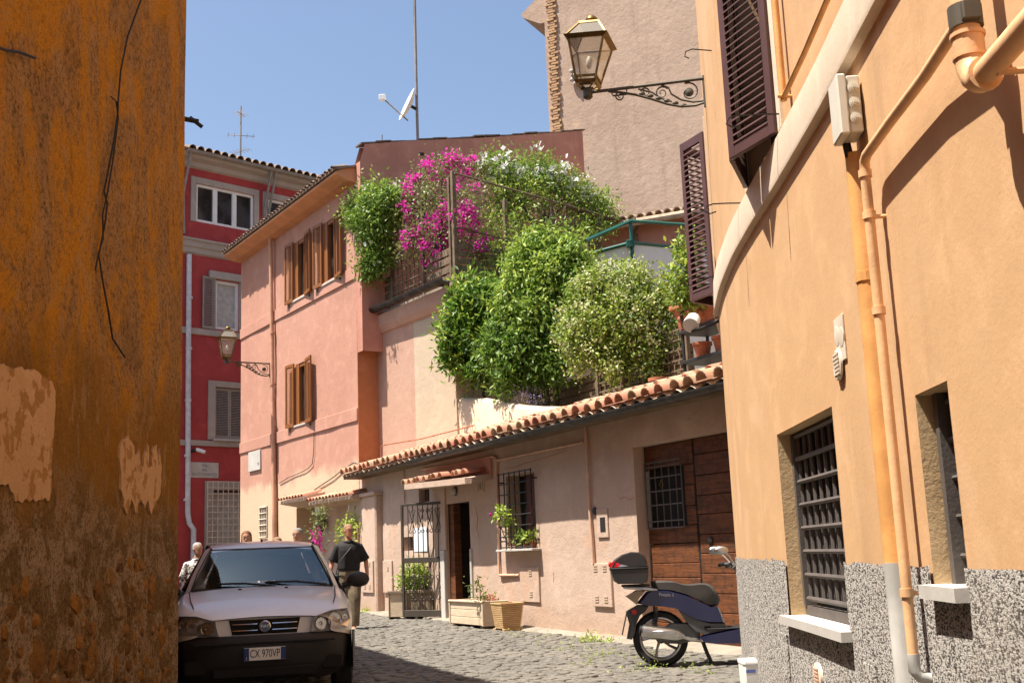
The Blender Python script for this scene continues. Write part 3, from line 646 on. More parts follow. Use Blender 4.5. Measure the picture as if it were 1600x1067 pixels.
# roof tiles -------------------------------------------------------
def tile_mesh(r0,r1,L_,th=.014,seg=6):
    rings=[]
    for r_ in ((r0,0),(r1,L_)):
        o=[(r_[0]*math.cos(math.pi*i/seg),r_[1],r_[0]*math.sin(math.pi*i/seg)) for i in range(seg+1)]
        q=[((r_[0]-th)*math.cos(math.pi*i/seg),r_[1],(r_[0]-th)*math.sin(math.pi*i/seg)) for i in range(seg,-1,-1)]
        rings.append(o+q)
    return MB().loft(rings)
def tile_me(r0,r1,L_,mat):
    me=tile_mesh(r0,r1,L_).mesh('roof_tile'); me.materials.append(MATS[mat]); shade(me,35); return me
tmes=[tile_me(.112,.090,.50,'terracotta'),tile_me(.106,.086,.49,'terracotta'),tile_me(.116,.094,.48,'terracotta')]
def slope_M(F_,u,o,z,pitch,jit=.05):
    # tile axis (its +Y) points up the slope, away from the street
    y=(-F_.n*math.cos(pitch)+Vector((0,0,math.sin(pitch)))).normalized(); x=F_.d; zz_=x.cross(y)
    if zz_.z<0: x=-x; zz_=x.cross(y)
    p=F_(u,o,z)
    M=Matrix(((x.x,y.x,zz_.x,p.x),(x.y,y.y,zz_.y,p.y),(x.z,y.z,zz_.z,p.z),(0,0,0,1)))
    return M@Matrix.Rotation(rnd.uniform(-jit,jit),4,'Z')@Matrix.Rotation(rnd.uniform(-jit,jit)*.5,4,'X')
for i in range(11):
    u=4.12-i*.25; piece('roof_tile',tmes[i%3],hd,slope_M(LF,u,.60-.02*(i%3)+(-.12 if i>7 else 0),2.71,.10,.12)@Matrix.Diagonal((.9,1.0,.8,1)))
roof=MB(LF); pit_=math.atan2(.46,1.62)
zr=lambda o:3.20+(.50-o)*math.tan(pit_)
cols=[-7.2+i*.30 for i in range(52)]
b=MB(LF)       # the channel tiles, one corrugated sheet under the cover tiles
uu=[-7.4+i*.0508 for i in range(310)]
rows=[.47,.1,-.35,-.8,-1.2]
b._add([(u,o,zr(o)-.035-.03*math.cos((u+7.2)/.30*2*math.pi+math.pi)) for o in rows for u in uu],[(j*310+i,j*310+i+1,(j+1)*310+i+1,(j+1)*310+i) for j in range(4) for i in range(309)])
rf=b.build('roof','pale_tile',low,smooth=True,angle=80)
cnt=0
for r_ in range(4):
    for i,u in enumerate(cols):
        o=.50-r_*.40
        lim=-.15-(8.45-u)*.22
        if u>5.0 and o-.2<lim: continue
        if cnt>=296: break
        piece('roof_tile',tmes[rnd.randrange(3)],rf,slope_M(LF,u+rnd.uniform(-.012,.012),o+rnd.uniform(-.03,.03),zr(o)+.02+r_*.004+rnd.uniform(-.008,.008),pit_-.03,.045)); cnt+=1
MB(LF).box(-7.4,8.3,-.02,.42,3.10,3.16).build('eave_board','trellis_wood',low)
b=MB(LF); b.poly([(-7.5,-1.15,3.0),(5.2,-1.15,3.0),(5.2,-7,3.0),(-7.5,-7,3.0)],(0,0,.62)); b.build('terrace_floor','concrete',low)
# curved parapet beside the roof
tp_=[(5.75,4.60),(5.3,4.57),(4.9,4.50),(4.4,4.42),(3.93,4.35),(3.4,4.24),(2.81,4.10),(2.2,3.98),(1.6,3.88),(.85,3.78),(0,3.70),(-1.0,3.64)]
rings=[]
for u,z in tp_: rings.append([(u,-1.02,3.0),(u,-1.0,z-.10),(u,-1.04,z-.03),(u,-1.12,z),(u,-1.20,z-.03),(u,-1.26,z-.10),(u,-1.26,3.0)])
MB(LF).loft(rings).build('parapet','parapet_stucco',low,smooth=True,angle=60)
# gutter
gt=thing('gutter','dark metal gutter hung under the tiles of the low house','gutter',tuple(LF(0,.5,3.1)))
b=MB(LF); sec=[(.47+.085*math.cos(a),3.135+.085*math.sin(a)) for a in np.linspace(math.pi,2*math.pi,9)]; sec2=[(.47+.077*math.cos(a),3.137+.077*math.sin(a)) for a in np.linspace(2*math.pi,math.pi,9)]
b.loft([[(u,o,z) for o,z in sec+sec2] for u in (-7.4,-3,0,2,4.05)]); b.build('trough','gutter_dark',gt,smooth=True)
for u in (3.6,2.4,1.3,.2,-.9,-1.9,-3,-4): MB(LF).loft([[(u+du,.47+.089*math.cos(a),3.135+.089*math.sin(a)) for a in np.linspace(math.pi*.95,2.05*math.pi,8)] for du in (0,.025)],closed=False).build('strap','gutter_dark',gt)
# conduits, panels, fittings
def lpipe(label,pts,r,mat='pipe_low'):
    t=thing('conduit',label,'pipe',tuple(LF(*pts[0])),0,'conduits on the low house'); MB().tube([LF(*p) for p in pts],r,8).build('tube',mat,t,smooth=True); return t
lpipe('painted conduit dropping beside the barred window then turning right',[(4.6,.03,3.02),(3.0,.03,2.98),(1.32,.03,2.97),(1.22,.03,2.94),(1.20,.03,2.86),(1.22,.03,1.9),(1.25,.03,1.03),(1.20,.03,1.01),(.5,.03,1.01)],.022)
lpipe('painted conduit running level above the barred window',[(1.18,.035,2.89),(0,.035,2.89),(-1.78,.035,2.89)],.018)
lpipe('vertical painted conduit between the window and the garage',[(-1.84,.035,3.1),(-1.85,.035,2.0),(-1.88,.035,1.17)],.022)
lpipe('painted conduit bent over the niche at the left end of the low house',[(8.7,.19,2.12),(8.15,.19,2.11),(8.06,.19,2.06),(8.04,.19,1.4)],.025)
lpipe('thin painted conduit dropping from the eave left of the door hood',[(5.6,.02,3.1),(5.6,.02,2.4)],.012)
lpipe('thin copper coloured pipe bent on the roof edge beside the pink wall',[(6.15,.3,3.35),(6.15,.3,3.62),(6.08,.28,3.64),(4.6,.0,3.62),(3.0,-.4,3.7)],.012,'pot_clay')
def panel(label,u0,u1,z0,z1,vents,o=.0):
    t=thing('utility_panel',label,'panel',tuple(LF(u0,0,z0)),0,'utility panels on the low house'); MB(LF).cbox(u0,u1,o-.01,o+.035,z0,z1,.006).build('door','low_stucco',t)
    for (u,z) in vents:
        for k in range(3): MB(LF).box(u-.05,u+.05,o+.035,o+.043,z+k*.035,z+k*.035+.016).build('louvre','cream_stucco',t)
panel('painted utility panel with louvres below the barred window',-.17,.48,.60,1.13,[(.1,1.0),(.1,.68)])
panel('painted utility panel low on the wall left of the top case',-2.33,-1.80,.58,1.17,[(-1.93,1.06),(-2.18,1.06),(-1.93,.64),(-2.18,.64)])
panel('wide painted utility panel left of the planter behind the gate',7.10,7.85,.66,1.32,[(7.6,1.2),(7.3,1.2),(7.6,.74),(7.3,.74)],.16)
panel('narrow painted utility panel next to the open gate',6.38,6.92,.66,1.31,[(6.6,1.1)])
MB(LF).cbox(-2.30,-2.0,.0,.02,1.52,1.92,.006).build('niche_frame','low_stucco',low); MB(LF).box(-2.24,-2.10,.020,.024,1.6,1.8).build('intercom','iron',low)
MB().lathe([(.055,0),(.05,.02),(.03,.025)],LF(-1.95,.005,1.9),LF.n,14).build('wall_button','iron',low,smooth=True)
lt=thing('bulkhead_lamp','oval brown bulkhead lamp above the open door','lamp',tuple(LF(3.0,.0,2.5))); MB().lathe([(.085,0),(.085,.03),(.07,.035)],LF(3.0,.0,2.5),LF.n,16).build('base','clamp_dark',lt,smooth=True); MB().ell(LF(3.0,.05,2.5),(.06,.06,.06)).build('glass','marble',lt,smooth=True)
ht=thing('house_number','small worn tile with a house number 8 right of the door hood','sign',tuple(LF(1.9,.0,2.4))); MB(LF).cbox(1.76,2.03,.0,.02,2.41,2.60,.004).build('tile','cream_stucco',ht)
lettering('8',.15,'clamp_dark',ht,LF(1.90,.022,2.505),-LF.d,(0,0,1))
for du in (-.09,.09): MB(LF).box(1.89+du,1.905+du,.02,.0225,2.43,2.58).build('stripe','clamp_dark',ht)
nt=MB(LF).box(4.46,5.15,.004,.012,1.46,1.92).build('notice_board','paper'); tag(nt,'pale blue paper notice on the wall seen through the gate','notice')
mt=thing('meter','dark square hole with meter seen through the left side of the gate','meter',tuple(LF(5.46,-.1,1.5))); MB(LF).cbox(5.3,5.6,-.17,-.09,1.53,1.73,.01).build('body','iron',mt)
# barred window with sill
w=MB(LF).box(WIN[0],WIN[1],-.27,-.25,WIN[2],WIN[3]).build('window','dark',low); MB(LF).box(.12,.62,-.245,-.2,WIN[2],WIN[3]).build('inner_shutter',plain('shutter_red',(.13,.025,.015),.6).m,w)  # near-black back sheet stands for the shaded room
g=thing('window_grille','black iron grille over the red shuttered window with pots','grille',tuple(LF(.4,.1,1.45)))
for i in range(7):
    u=-.18+i*1.17/6; MB().tube([LF(u,.10,1.42),LF(u,.10,2.65)],.011,6).build('bar','iron',g,smooth=True)
for i in range(8):
    z=1.45+i*1.18/7; MB().tube([LF(-.19,.115,z),LF(1.0,.115,z)],.011,6).build('bar','iron',g,smooth=True)
for u in (-.18,.99):
    for z in (1.55,2.5): MB().tube([LF(u,-.02,z),LF(u,.11,z)],.012,6).build('anchor','iron',g)
MB(LF).cbox(-.25,1.05,-.02,.17,1.385,1.42,.006).build('window_sill','marble',low)
for (q,(u,z)) in enumerate(((5.05,2.55),)): bars(low,LF,(4.36,4.80,2.40,2.69),-.12,4,3,.009,'iron',False)
for pts in ([(-2.55,2.1),(-2.65,2.02),(-2.75,2.05),(-2.9,2.0),(-3.02,2.03)],[(.95,2.74),(.6,2.72),(.2,2.76),(-.3,2.77),(-.9,2.80),(-1.2,2.83)],[(-.5,1.2),(-.62,1.05),(-.6,.9),(-.72,.75)],[(2.2,2.2),(2.1,2.0),(2.15,1.8),(2.05,1.62)]): MB().tube([LF(u,.003,z) for u,z in pts],[.002]+[.005]*(len(pts)-2)+[.002],4).build('crack','brown_stucco',low)
# garage doors, plank by plank
gd=thing('garage_door','old brown plank garage doors with a barred opening, behind the scooter','door',tuple(LF(-4.2,-.2,.15)))
GO=(-3.93,-3.09,1.60,2.46)
MB(LF).box(-7.4,-3.03,-.26,-.24,0,2.69).build('backing','dark',gd)  # near-black backing painted as the garage's inner shade
zsl=[.15,.40,.68,.97,1.15,1.40,1.62,1.86,2.12,2.38,2.69]
for a,b_ in zip(zsl,zsl[1:]):
    if a>=1.6 and b_<=2.5:
        MB(LF).cbox(-4.14,GO[0],-.235,-.175+rnd.uniform(-.006,.004),a+.004,b_-.004,.006).build('plank','door_wood',gd)
    else: MB(LF).cbox(-4.14,-3.035,-.235,-.175+rnd.uniform(-.006,.004),a+.004,b_-.004,.006).build('plank','door_wood',gd)
for a,b_ in zip([.15,.35,.55,.78,1.02,1.26,1.49,1.74,1.97,2.22,2.48],[.35,.55,.78,1.02,1.26,1.49,1.74,1.97,2.22,2.48,2.69]): MB(LF).cbox(-5.4,-4.19,-.235,-.17+rnd.uniform(-.006,.004),a+.004,b_-.004,.006).build('plank','door_wood',gd)
MB(LF).cbox(-4.185,-4.145,-.24,-.185,.15,2.69,.004).build('meeting_stile','dark',gd)
MB().lathe([(.05,0),(.05,.01),(.03,.02)],LF(-4.42,-.165,1.42),LF.n,12).build('lock','iron',gd,smooth=True)
g=thing('window_grille','grey iron grille on the opening in the brown garage door','grille',tuple(LF(-3.5,-.14,1.6)))
for i in range(7):
    u=[GO[0],GO[0]+.12,GO[0]+.28,GO[0]+.44,GO[0]+.60,GO[0]+.74,GO[1]][i]; MB().tube([LF(u,-.135,1.60),LF(u,-.135,2.46)],.009,6).build('bar','grille_grey',g,smooth=True)
for z in (1.60,1.69,1.90,2.08,2.26,2.40,2.46): MB().tube([LF(GO[0],-.125,z),LF(GO[1],-.125,z)],.009,6).build('bar','grille_grey',g,smooth=True)
MB().tube([LF(-3.5,-.12,2.10),LF(-3.46,-.11,2.16),LF(-3.5,-.11,2.22),LF(-3.54,-.11,2.16),LF(-3.5,-.12,2.10)],.006,5).build('ornament','brass',g)

# ================================================================ tall pink house
pink=thing('house','tall salmon pink house with brown shutters and deep orange eaves','house',tuple(PF(4,0,.25)))
PW=[(3.04,3.84,8.02,9.57,.2),(1.12,1.90,8.02,9.57,.2),(3.02,3.80,4.76,6.33,.2)]; VENT=(5.82,6.46,2.02,2.85,.15); PORCH=(.56,3.78,.0,2.68,.55)
wall(PF,(0,8.06),(-.1,10.3),PW+[VENT,PORCH],step=.5,rough=.02).build('wall','pink_stucco',pink,smooth=True,angle=35)
T_=Vector((math.cos(PF.yaw),-math.sin(PF.yaw),0))
b=MB(); p=PF(8.06,0,0); q=p+T_*7; b.quad(tuple(p),tuple(q),tuple(q+Vector((0,0,10.3))),tuple(p+Vector((0,0,10.3)))); q0=PF(0,0,0)+T_*7; b.quad(tuple(q),tuple(q0),tuple(q0+Vector((0,0,10.3))),tuple(q+Vector((0,0,10.3)))); b.build('rear_wall','pink_stucco',pink)
MB(PF).box(PORCH[0],PORCH[1],-.57,-.55,0,2.7).build('porch_wall','low_stucco',pink); MB(PF).box(1.03,1.58,-.55,-.53,.2,2.33).build('door','dark',pink)
MB(PF).box(5.8,6.5,-.17,-.15,2.0,2.9).build('vent_back','dark',pink); bars(pink,PF,(5.86,6.42,2.04,2.83),.012,5,6,.016,'vent_white',False)
for z0 in (4.44,7.75):
    MB(PF).cbox(0.0,8.06,-.01,.035,z0+.0,z0+.30,.008).build('string_course','pink_stucco',pink)
MB(PF).box(.3,3.9,-.0,.012,7.2,7.22)
def leaf(F_,parent,u0,u1,z0,z1,o,ang,hinge,mat):
    """small louvred shutter leaf folded back on the wall; hinge at u0 or u1"""
    ph=u0 if hinge=='lo' else u1; sg=1 if hinge=='lo' else -1; W_=u1-u0
    m=lambda a,b_,z:F_(ph+sg*a*math.cos(ang)-0*b_, o+a*math.sin(ang)+b_, z)
    fr=MB(m); s=.05
    fr.box(0,s,-.018,.018,z0,z1).box(W_-s,W_,-.018,.018,z0,z1).box(s,W_-s,-.018,.018,z0,z0+.08).box(s,W_-s,-.018,.018,z1-.08,z1)
    lf=fr.build('shutter',mat,parent)
    sl=MB(m); k=int((z1-z0-.2)/.052)
    for i in range(k):
        z=z0+.10+(z1-z0-.2)*i/(k-1); sl._add([(s,.014,z-.018),(W_-s,.014,z-.018),(W_-s,-.014,z+.012),(s,-.014,z+.012),(s,.016,z-.010),(W_-s,.016,z-.010),(W_-s,-.012,z+.020),(s,-.012,z+.020)],[(0,1,2,3),(7,6,5,4),(0,4,5,1),(2,6,7,3)])
    so_=sl.build('slats',mat,lf); so_['kind']='stuff'
    return lf
for h in PW:
    w=MB(PF).box(h[0],h[1],-.12,-.10,h[2],h[3]).build('window','window_glass',pink)
    fw=MB(PF); fw.box(h[0],h[0]+.10,-.10,-.01,h[2],h[3]).box(h[1]-.22,h[1],-.10,-.005,h[2],h[3]).box(h[0]+.10,h[1]-.22,-.10,-.02,h[3]-.09,h[3]).box(h[0]+.10,h[1]-.22,-.10,-.02,h[2],h[2]+.07); fw.build('window_frame','wood_shutter',w)
    MB(PF).box(h[0]+.12,h[0]+.34,-.098,-.09,h[2]+.08,h[3]-.1).build('curtain','curtain',w)
    MB(PF).cbox(h[0]-.08,h[1]+.08,-.18,.06,h[2]-.05,h[2]-.004,.008).build('window_sill','marble',pink)
    leaf(PF,pink,h[1],h[1]+.46,h[2]-.03,h[3]+.03,.05,.10,'lo','wood_shutter'); leaf(PF,pink,h[0]-.56,h[0],h[2]-.03,h[3]+.03,.05,.14,'hi','wood_shutter')
    for u in (h[0]-.3,h[1]+.3): MB(PF).cbox(u-.03,u+.03,0,.08,h[2]-.12,h[2]-.06,.005).build('shutter_stop','clamp_dark',pink)
# eaves and roof
ev=[(-.25,8.15)]
b=MB(PF); pr=[(.0,10.05),(.22,10.08),(.50,10.20),(.50,10.26),(-.1,10.55),(-.1,10.3)]
b.loft([[(u,o,z) for o,z in pr] for u in (-.05,2,4,6,8.12)]); b.build('eaves','orange_stucco' if False else plain('eave_orange',(.60,.27,.13),.85,var=.1,scale=2).m,pink)
b=MB(PF); b._add([(u,o,z) for u in (-.1,8.2) for o,z in ((.54,10.285),(-6.6,12.1),(-6.6,12.2),(.54,10.335))],[(0,1,2,3),(4,7,6,5),(0,4,5,1),(3,2,6,7),(0,3,7,4),(1,5,6,2)]); rp=b.build('roof','old_tile',pink)
et=tile_me(.085,.07,.4,'old_tile')
for i in range(41): piece('roof_tile',et,rp,slope_M(PF,-.02+i*.202,.58+rnd.uniform(-.02,.02),10.335,.25,.04)@Matrix.Diagonal((1,1,.55,1)))
# side wall in the shade, with a tiled verge
RF=Frame((-3.55,25.62), PF.yaw+math.pi/2)     # u along the side wall, away to the right
b=MB(RF); b._add([(0,0,6.0),(6.5,0,6.0),(6.5,0,12.36),(3.28,0,11.62),(1.46,0,11.25),(0.13,0,10.94),(0,0,10.5)],[(0,1,2,3,4,5,6)])
b._add([(0,-.3,6.0),(6.5,-.3,6.0),(6.5,-.3,12.36),(3.28,-.3,11.62),(1.46,-.3,11.25),(0.13,-.3,10.94),(0,-.3,10.5)],[(6,5,4,3,2,1,0)]); 
b.quad((6.5,0,6),(6.5,-.3,6),(6.5,-.3,12.36),(6.5,0,12.36)); b.quad((0,0,6),(0,-.3,6),(0,-.3,10.5),(0,0,10.5)); b.build('side_wall','brown_stucco',pink)
MB(RF).box(-.003,.52,-.02,.003,-.1,7.0).build('side_strip','orange_strip',pink)
vt_=MB(); vt_._add([(0,-.17,0),(.40,-.17,.012),(.40,.17,.012),(0,.17,0),(0,-.17,.035),(.40,-.17,.04),(.40,.17,.04),(0,.17,.035)],[(0,3,2,1),(4,5,6,7),(0,1,5,4),(1,2,6,5),(2,3,7,6),(3,0,4,7)]); vm=vt_.mesh('verge_tile'); vm.materials.append(MATS['old_tile'])
for i in range(17):
    u=.05+i*.385; z=10.93+u*.2205+ (.05*math.sin(i*1.7)*.4)
    p=RF(u,-.13,z); d=RF.d; sl_=math.atan(.2205)-.03
    x=d*math.cos(sl_)+Vector((0,0,math.sin(sl_))); y=RF.n; zz_=x.cross(y)
    if zz_.z<0: y=-y; zz_=x.cross(y)
    piece('verge_tile',vm,rp,Matrix(((x.x,y.x,zz_.x,p.x),(x.y,y.y,zz_.y,p.y),(x.z,y.z,zz_.z,p.z),(0,0,0,1)))@Matrix.Rotation(rnd.uniform(-.03,.03),4,'Z'))
# downpipe, cabinet, cables, number plates
dp=thing('downpipe','long pinkish downpipe on the pink house, dark and stained near the bottom','pipe',tuple(PF(5.3,.08,.3)))
MB().tube([PF(5.33,.12,10.1),PF(5.31,.10,9),PF(5.25,.08,6),PF(5.19,.08,4.5)],.055,10).build('tube','pipe_pink',dp,smooth=True); MB().tube([PF(5.19,.08,4.5),PF(5.12,.08,3),PF(5.08,.08,.3)],.065,10).build('tube',plain('pipe_rust',(.24,.12,.075),.8,c2=(.56,.30,.19),scale=1.3).m,dp,smooth=True)
for z in (4.5,6.0,7.4): MB().tube([PF(5.25,.08,z),PF(5.25,.08,z+.06)],.068,10).build('collar','pipe_pink',dp,smooth=True)
cb=thing('wall_cabinet','square pale cabinet door on the pink house near the corner','cabinet',tuple(PF(6.8,0,3.9))); MB(PF).cbox(6.32,7.26,.0,.05,3.86,4.40,.008).build('door','marble',cb); MB(PF).box(6.42,6.46,.05,.06,4.0,4.06).build('latch','iron',cb)
MB(PF).cbox(4.98,5.4,.0,.04,3.40,3.75,.01).build('grey_box','pipe_grey',cb) if False else None
wire('cable',[PF(u,.03,z+.06*math.sin(u*9)) for u,z in [(4.8,2.95),(4.5,3.02),(4.2,2.98),(3.6,2.95),(3.2,3.02),(2.6,3.1),(2.0,3.2),(1.4,3.26),(.8,3.36),(.2,3.45),(-.4,3.35)]],.012,'cable','tangled black cable strung across the pink house above the tiled canopy','cable')
wire('cable',[PF(u,.03,z+.03*math.sin(u*11)) for u,z in [(4.9,3.4),(4.3,3.48),(3.6,3.5),(3.2,3.58),(2.9,3.6),(2.65,3.72),(2.55,4.0),(2.52,4.6)]],.009,'cable','thin cable from the downpipe up to below the lower shuttered window','cable')
wire('cable',[PF(u,.03,z) for u,z in [(5.42,6.3),(5.42,5.3),(5.4,4.2),(5.45,3.4),(5.40,2.95),(5.3,2.9)]],.010,'cable','thin cable running down from the far street lamp bracket','cable')
wl=thing('wall_lantern','small dark wall lantern in the shaded porch of the pink house','lamp',tuple(PF(3.2,-.5,2.2))); MB().lathe([(.02,-.2),(.09,-.1),(.11,.12),(.05,.18),(.02,.26)],PF(3.15,-.40,2.25),(0,0,1),8).build('lantern','bracket_iron',wl,smooth=True); MB().tube([PF(3.15,-.55,2.3),PF(3.15,-.40,2.48)],.015,6).build('bracket','bracket_iron',wl)
tag(MB(PF).cbox(.66,.84,-.55,-.52,2.28,2.46,.01).build('house_number',plain('plaque_blue',(.16,.24,.42),.5).m),'small blue house number plaque beside the dark door of the pink house','sign')
for u0,u1,lab in ((2.22,2.52,'white plate on the porch pier left of the dark door'),(.36,.56,'narrow white plate at the right end of the porch')): tag(MB(PF).cbox(u0,u1,.0,.03,2.44,2.74,.006).build('plate','white_pvc'),lab,'sign')
# tiled canopies over the porch
for (lab,u0,u1,z,o) in (('left tiled canopy over the pink house porch, lower step',1.95,3.75,2.86,.55),('right tiled canopy over the dark door of the pink house',-.55,1.93,2.74,.50)):
    c=thing('door_canopy',lab,'canopy',tuple(PF((u0+u1)/2,.2,z)),0,'tiled canopies over the porch'); b=MB(PF); b._add([(u0,0,z-.16),(u1,0,z-.16),(u1,o-.08,z-.08),(u0,o-.08,z-.08),(u0,0,z+.12),(u1,0,z+.12),(u1,o-.08,z-.02),(u0,o-.08,z-.02)],[(0,3,2,1),(4,5,6,7),(0,1,5,4),(1,2,6,5),(2,3,7,6),(3,0,4,7)]); b.build('slab','low_stucco',c)
    k=int((u1-u0)/.19)
    for i in range(k): piece('roof_tile',tmes[i%3],c,slope_M(PF,u0+.08+i*.19,o,z-.005,.24,.05)@Matrix.Diagonal((.75,1.0,.7,1)))

# ================================================================ terrace block between the pink house and the garden
TF=Frame((-3.12,25.89), R_(-34.0))
ter=thing('terrace','cream and pink wall carrying a roof terrace with a dark gutter edge','terrace',tuple(TF(-1.7,0,.25)))
wall(TF,(-1.75,.6),(0,6.9),step=.5,rough=.02).build('wall','terrace_pink',ter,smooth=True); wall(TF,(-3.47,-1.75),(0,6.9),step=.5,rough=.02).build('wall','cream_stucco',ter,smooth=True)
TS=Frame(tuple(TF(-3.47,0,0))[:2], TF.yaw+math.pi/2)
wall(TS,(0,5.2),(0,6.9),step=.6,rough=.02).build('side_wall','cream_stucco',ter,smooth=True)
MB(TF).poly([(-3.47,0,6.85),(.6,0,6.85),(.6,-6,6.85),(-3.47,-6,6.85)],(0,0,.1)).build('floor','concrete',ter)
b=MB(TF); pr=[(.0,6.42),(.05,6.44),(.12,6.58),(.15,6.83),(.0,6.85)]; b.loft([[(u,o,z) for o,z in pr] for u in (-3.52,-2,-.5,.55)]); b.build('cornice','terrace_pink',ter)
gt=thing('gutter','dark gutter along the edge of the flowering terrace','gutter',tuple(TF(-1.5,.2,6.9)))
sec=[(.25+.11*math.cos(a),6.98+.10*math.sin(a)) for a in np.linspace(math.pi,2*math.pi,9)]; sec2=[(.25+.10*math.cos(a),6.982+.09*math.sin(a)) for a in np.linspace(2*math.pi,math.pi,9)]
MB(TF).loft([[(u,o,z) for o,z in sec+sec2] for u in (-3.62,-2,.0,.62)]).build('trough','gutter_dark',gt,smooth=True)
MB(TS).loft([[(u,o,z) for o,z in sec+sec2] for u in (-.2,2,4.8)]).build('side_trough','gutter_dark',gt,smooth=True)
# wooden fence and trellis on the terrace
fc=thing('trellis','weathered wooden fence with square lattice along the flowering terrace edge','trellis',tuple(TF(-1.5,0,6.95)))
for u in (.35,-.74,-2.2,-3.38): MB(TF).cbox(u-.035,u+.035,-.06,.0,6.95,9.25 if u!=.35 else 7.9,.005).build('post','trellis_wood',fc)
for i in range(4):
    for a,b_ in ((.32,-.72),(-2.2,-3.36)): MB(TF).cbox(b_,a,-.09,-.07,7.02+i*.19,7.02+i*.19+.15,.006).build('plank','trellis_wood',fc)
MB(TF).box(-.7,-2.2,-.12,-.10,7.0,7.0+.01)
for i in range(8):
    u=-.80-i*.19; MB(TF).box(u-.014,u+.014,-.055,-.035,7.05,9.2).build('lath','trellis_wood',fc)
for i in range(13):
    z=7.08+i*.175; MB(TF).box(-2.17,-.76,-.034,-.018,z-.014,z+.014).build('lath','trellis_wood',fc)
fs_=thing('trellis','wooden rails and posts of the pergola on the right side of the terrace','trellis',tuple(TS(1.5,0,6.95)))
for u,z1 in ((.05,9.35),(1.35,8.9),(2.6,9.0),(3.9,8.9),(5.0,8.6)): MB(TS).cbox(u-.045,u+.045,-.09,.0,6.95,z1,.006).build('post','trellis_wood',fs_)
for z in (9.28,8.1): MB().tube([TS(.05,-.12,z),TS(5.0,-.12,z-.5)],.022,6).build('rail','trellis_wood',fs_)
for i in range(5): MB(TS).cbox(.1,5.0,-.05,-.03,7.02+i*.16,7.15+i*.16,.005).build('plank','trellis_wood',fs_)
for i in range(6): MB(TS).box(2.65+i*.2,2.68+i*.2,.0,.02,7.3,8.9).build('lath','trellis_wood',fs_)
for i in range(8): MB(TS).box(2.62,3.88,.02,.035,7.5+i*.18,7.525+i*.18).build('lath','trellis_wood',fs_)
MB().tube([TS(3.0,-.02,9.0),TS(5.2,-.02,8.75)],.05,6).build('beam','trellis_wood',fs_); MB().tube([TS(4.6,-.5,8.8),TS(5.3,.4,8.6)],.045,6).build('beam','trellis_wood',fs_)

# ================================================================ fence of the garden behind the low roof
FO=-.75
gf=thing('trellis','dark bamboo fence with square lattice behind the tiled roof','trellis',tuple(LF(2,-1.5,3.6)))
MB(LF).box(-1.25,4.4,-1.62+FO,-1.60+FO,3.6,4.55).build('backing','bamboo',gf)
for i in range(6):
    z=3.66+i*.15; MB(LF).cbox(-1.25,4.4,-1.60+FO,-1.575+FO,z,z+.12,.005).build('plank','bamboo',gf)
for u in (4.3,3.3,1.65,.10,-1.2): MB(LF).cbox(u-.045,u+.045,-1.575+FO,-1.50+FO,3.6,4.9,.006).build('post','trellis_wood',gf)
for a,b_ in ((1.60,.15),(4.25,3.35),(.05,-1.15)):
    k=int((a-b_)/.17)
    for i in range(k+1): MB(LF).box(b_+i*(a-b_)/k-.012,b_+i*(a-b_)/k+.012,-1.555+FO,-1.54+FO,3.95,4.85).build('lath','trellis_wood',gf)
    for i in range(6): MB(LF).box(b_,a,-1.54+FO,-1.526+FO,3.98+i*.165,4.005+i*.165).build('lath','trellis_wood',gf)
# ================================================================ red house at the end of the street
DF=Frame((-9.17,38.0), R_(45.8)-math.pi)      # u runs towards the left, outwards is towards us
def ru(u): return -u
red=thing('house','crimson house with grey stone trim and tiled roof behind the pink house','house',tuple(DF(1,0,.38)))
TW=[(-.42,1.80,12.72,14.05,.2),(-4.2,-.98,12.72,14.05,.2)]; W2_=(.14,1.05,9.12,10.80,.2); W1_=(-.10,1.02,5.45,7.16,.12); WG=(-.40,1.08,1.2,3.76,.2)
wall(DF,(-9,6),(0,15.0),TW+[W2_,W1_,WG],step=.8,rough=.02).build('wall','red_stucco',red,smooth=True,angle=35)
def trim(u0,u1,z0,z1,o0,o1,name='trim',c=.01): return MB(DF).cbox(u0,u1,o0,o1,z0,z1,c).build(name,'stone_trim',red)
b=MB(DF); pr=[(0,11.55),(.08,11.6),(.10,11.75),(.16,11.80),(.18,11.95),(.25,12.0),(.25,12.06),(0,12.1)]; b.loft([[(u,o,z) for o,z in pr] for u in (-9,0,6)]); b.build('cornice','stone_trim',red)
b=MB(DF); pr=[(0,14.55),(.10,14.6),(.14,14.75),(.35,14.82),(.40,14.95),(0,15.0)]; b.loft([[(u,o,z) for o,z in pr] for u in (-9,0,6)]); b.build('eaves','stone_trim',red)
trim(-9,6,8.85,9.06,-.01,.07,'string_course'); trim(-9,6,5.18,5.36,-.01,.07,'string_course')
for (u0,u1,z0,z1,_) in TW:
    for a in ((u0-.2,u0,z0-.02,z1+.22),(u1,u1+.2,z0-.02,z1+.22),(u0,u1,z1,z1+.22)): trim(a[0],a[1],a[2],a[3],-.01,.05,'window_surround')
    w=MB(DF).box(u0,u1,-.12,-.10,z0,z1).build('window','window_glass',red)
    fr=MB(DF); s=.09; k=3
    fr.box(u0,u1,-.10,-.03,z0,z0+s).box(u0,u1,-.10,-.03,z1-s,z1)
    for i in range(k+1):
        x=u0+(u1-u0)*i/k; fr.box(max(u0,x-s*.9),min(u1,x+s*.9),-.098,-.028,z0+s,z1-s)
    fr.build('window_frame','white_pvc',w)
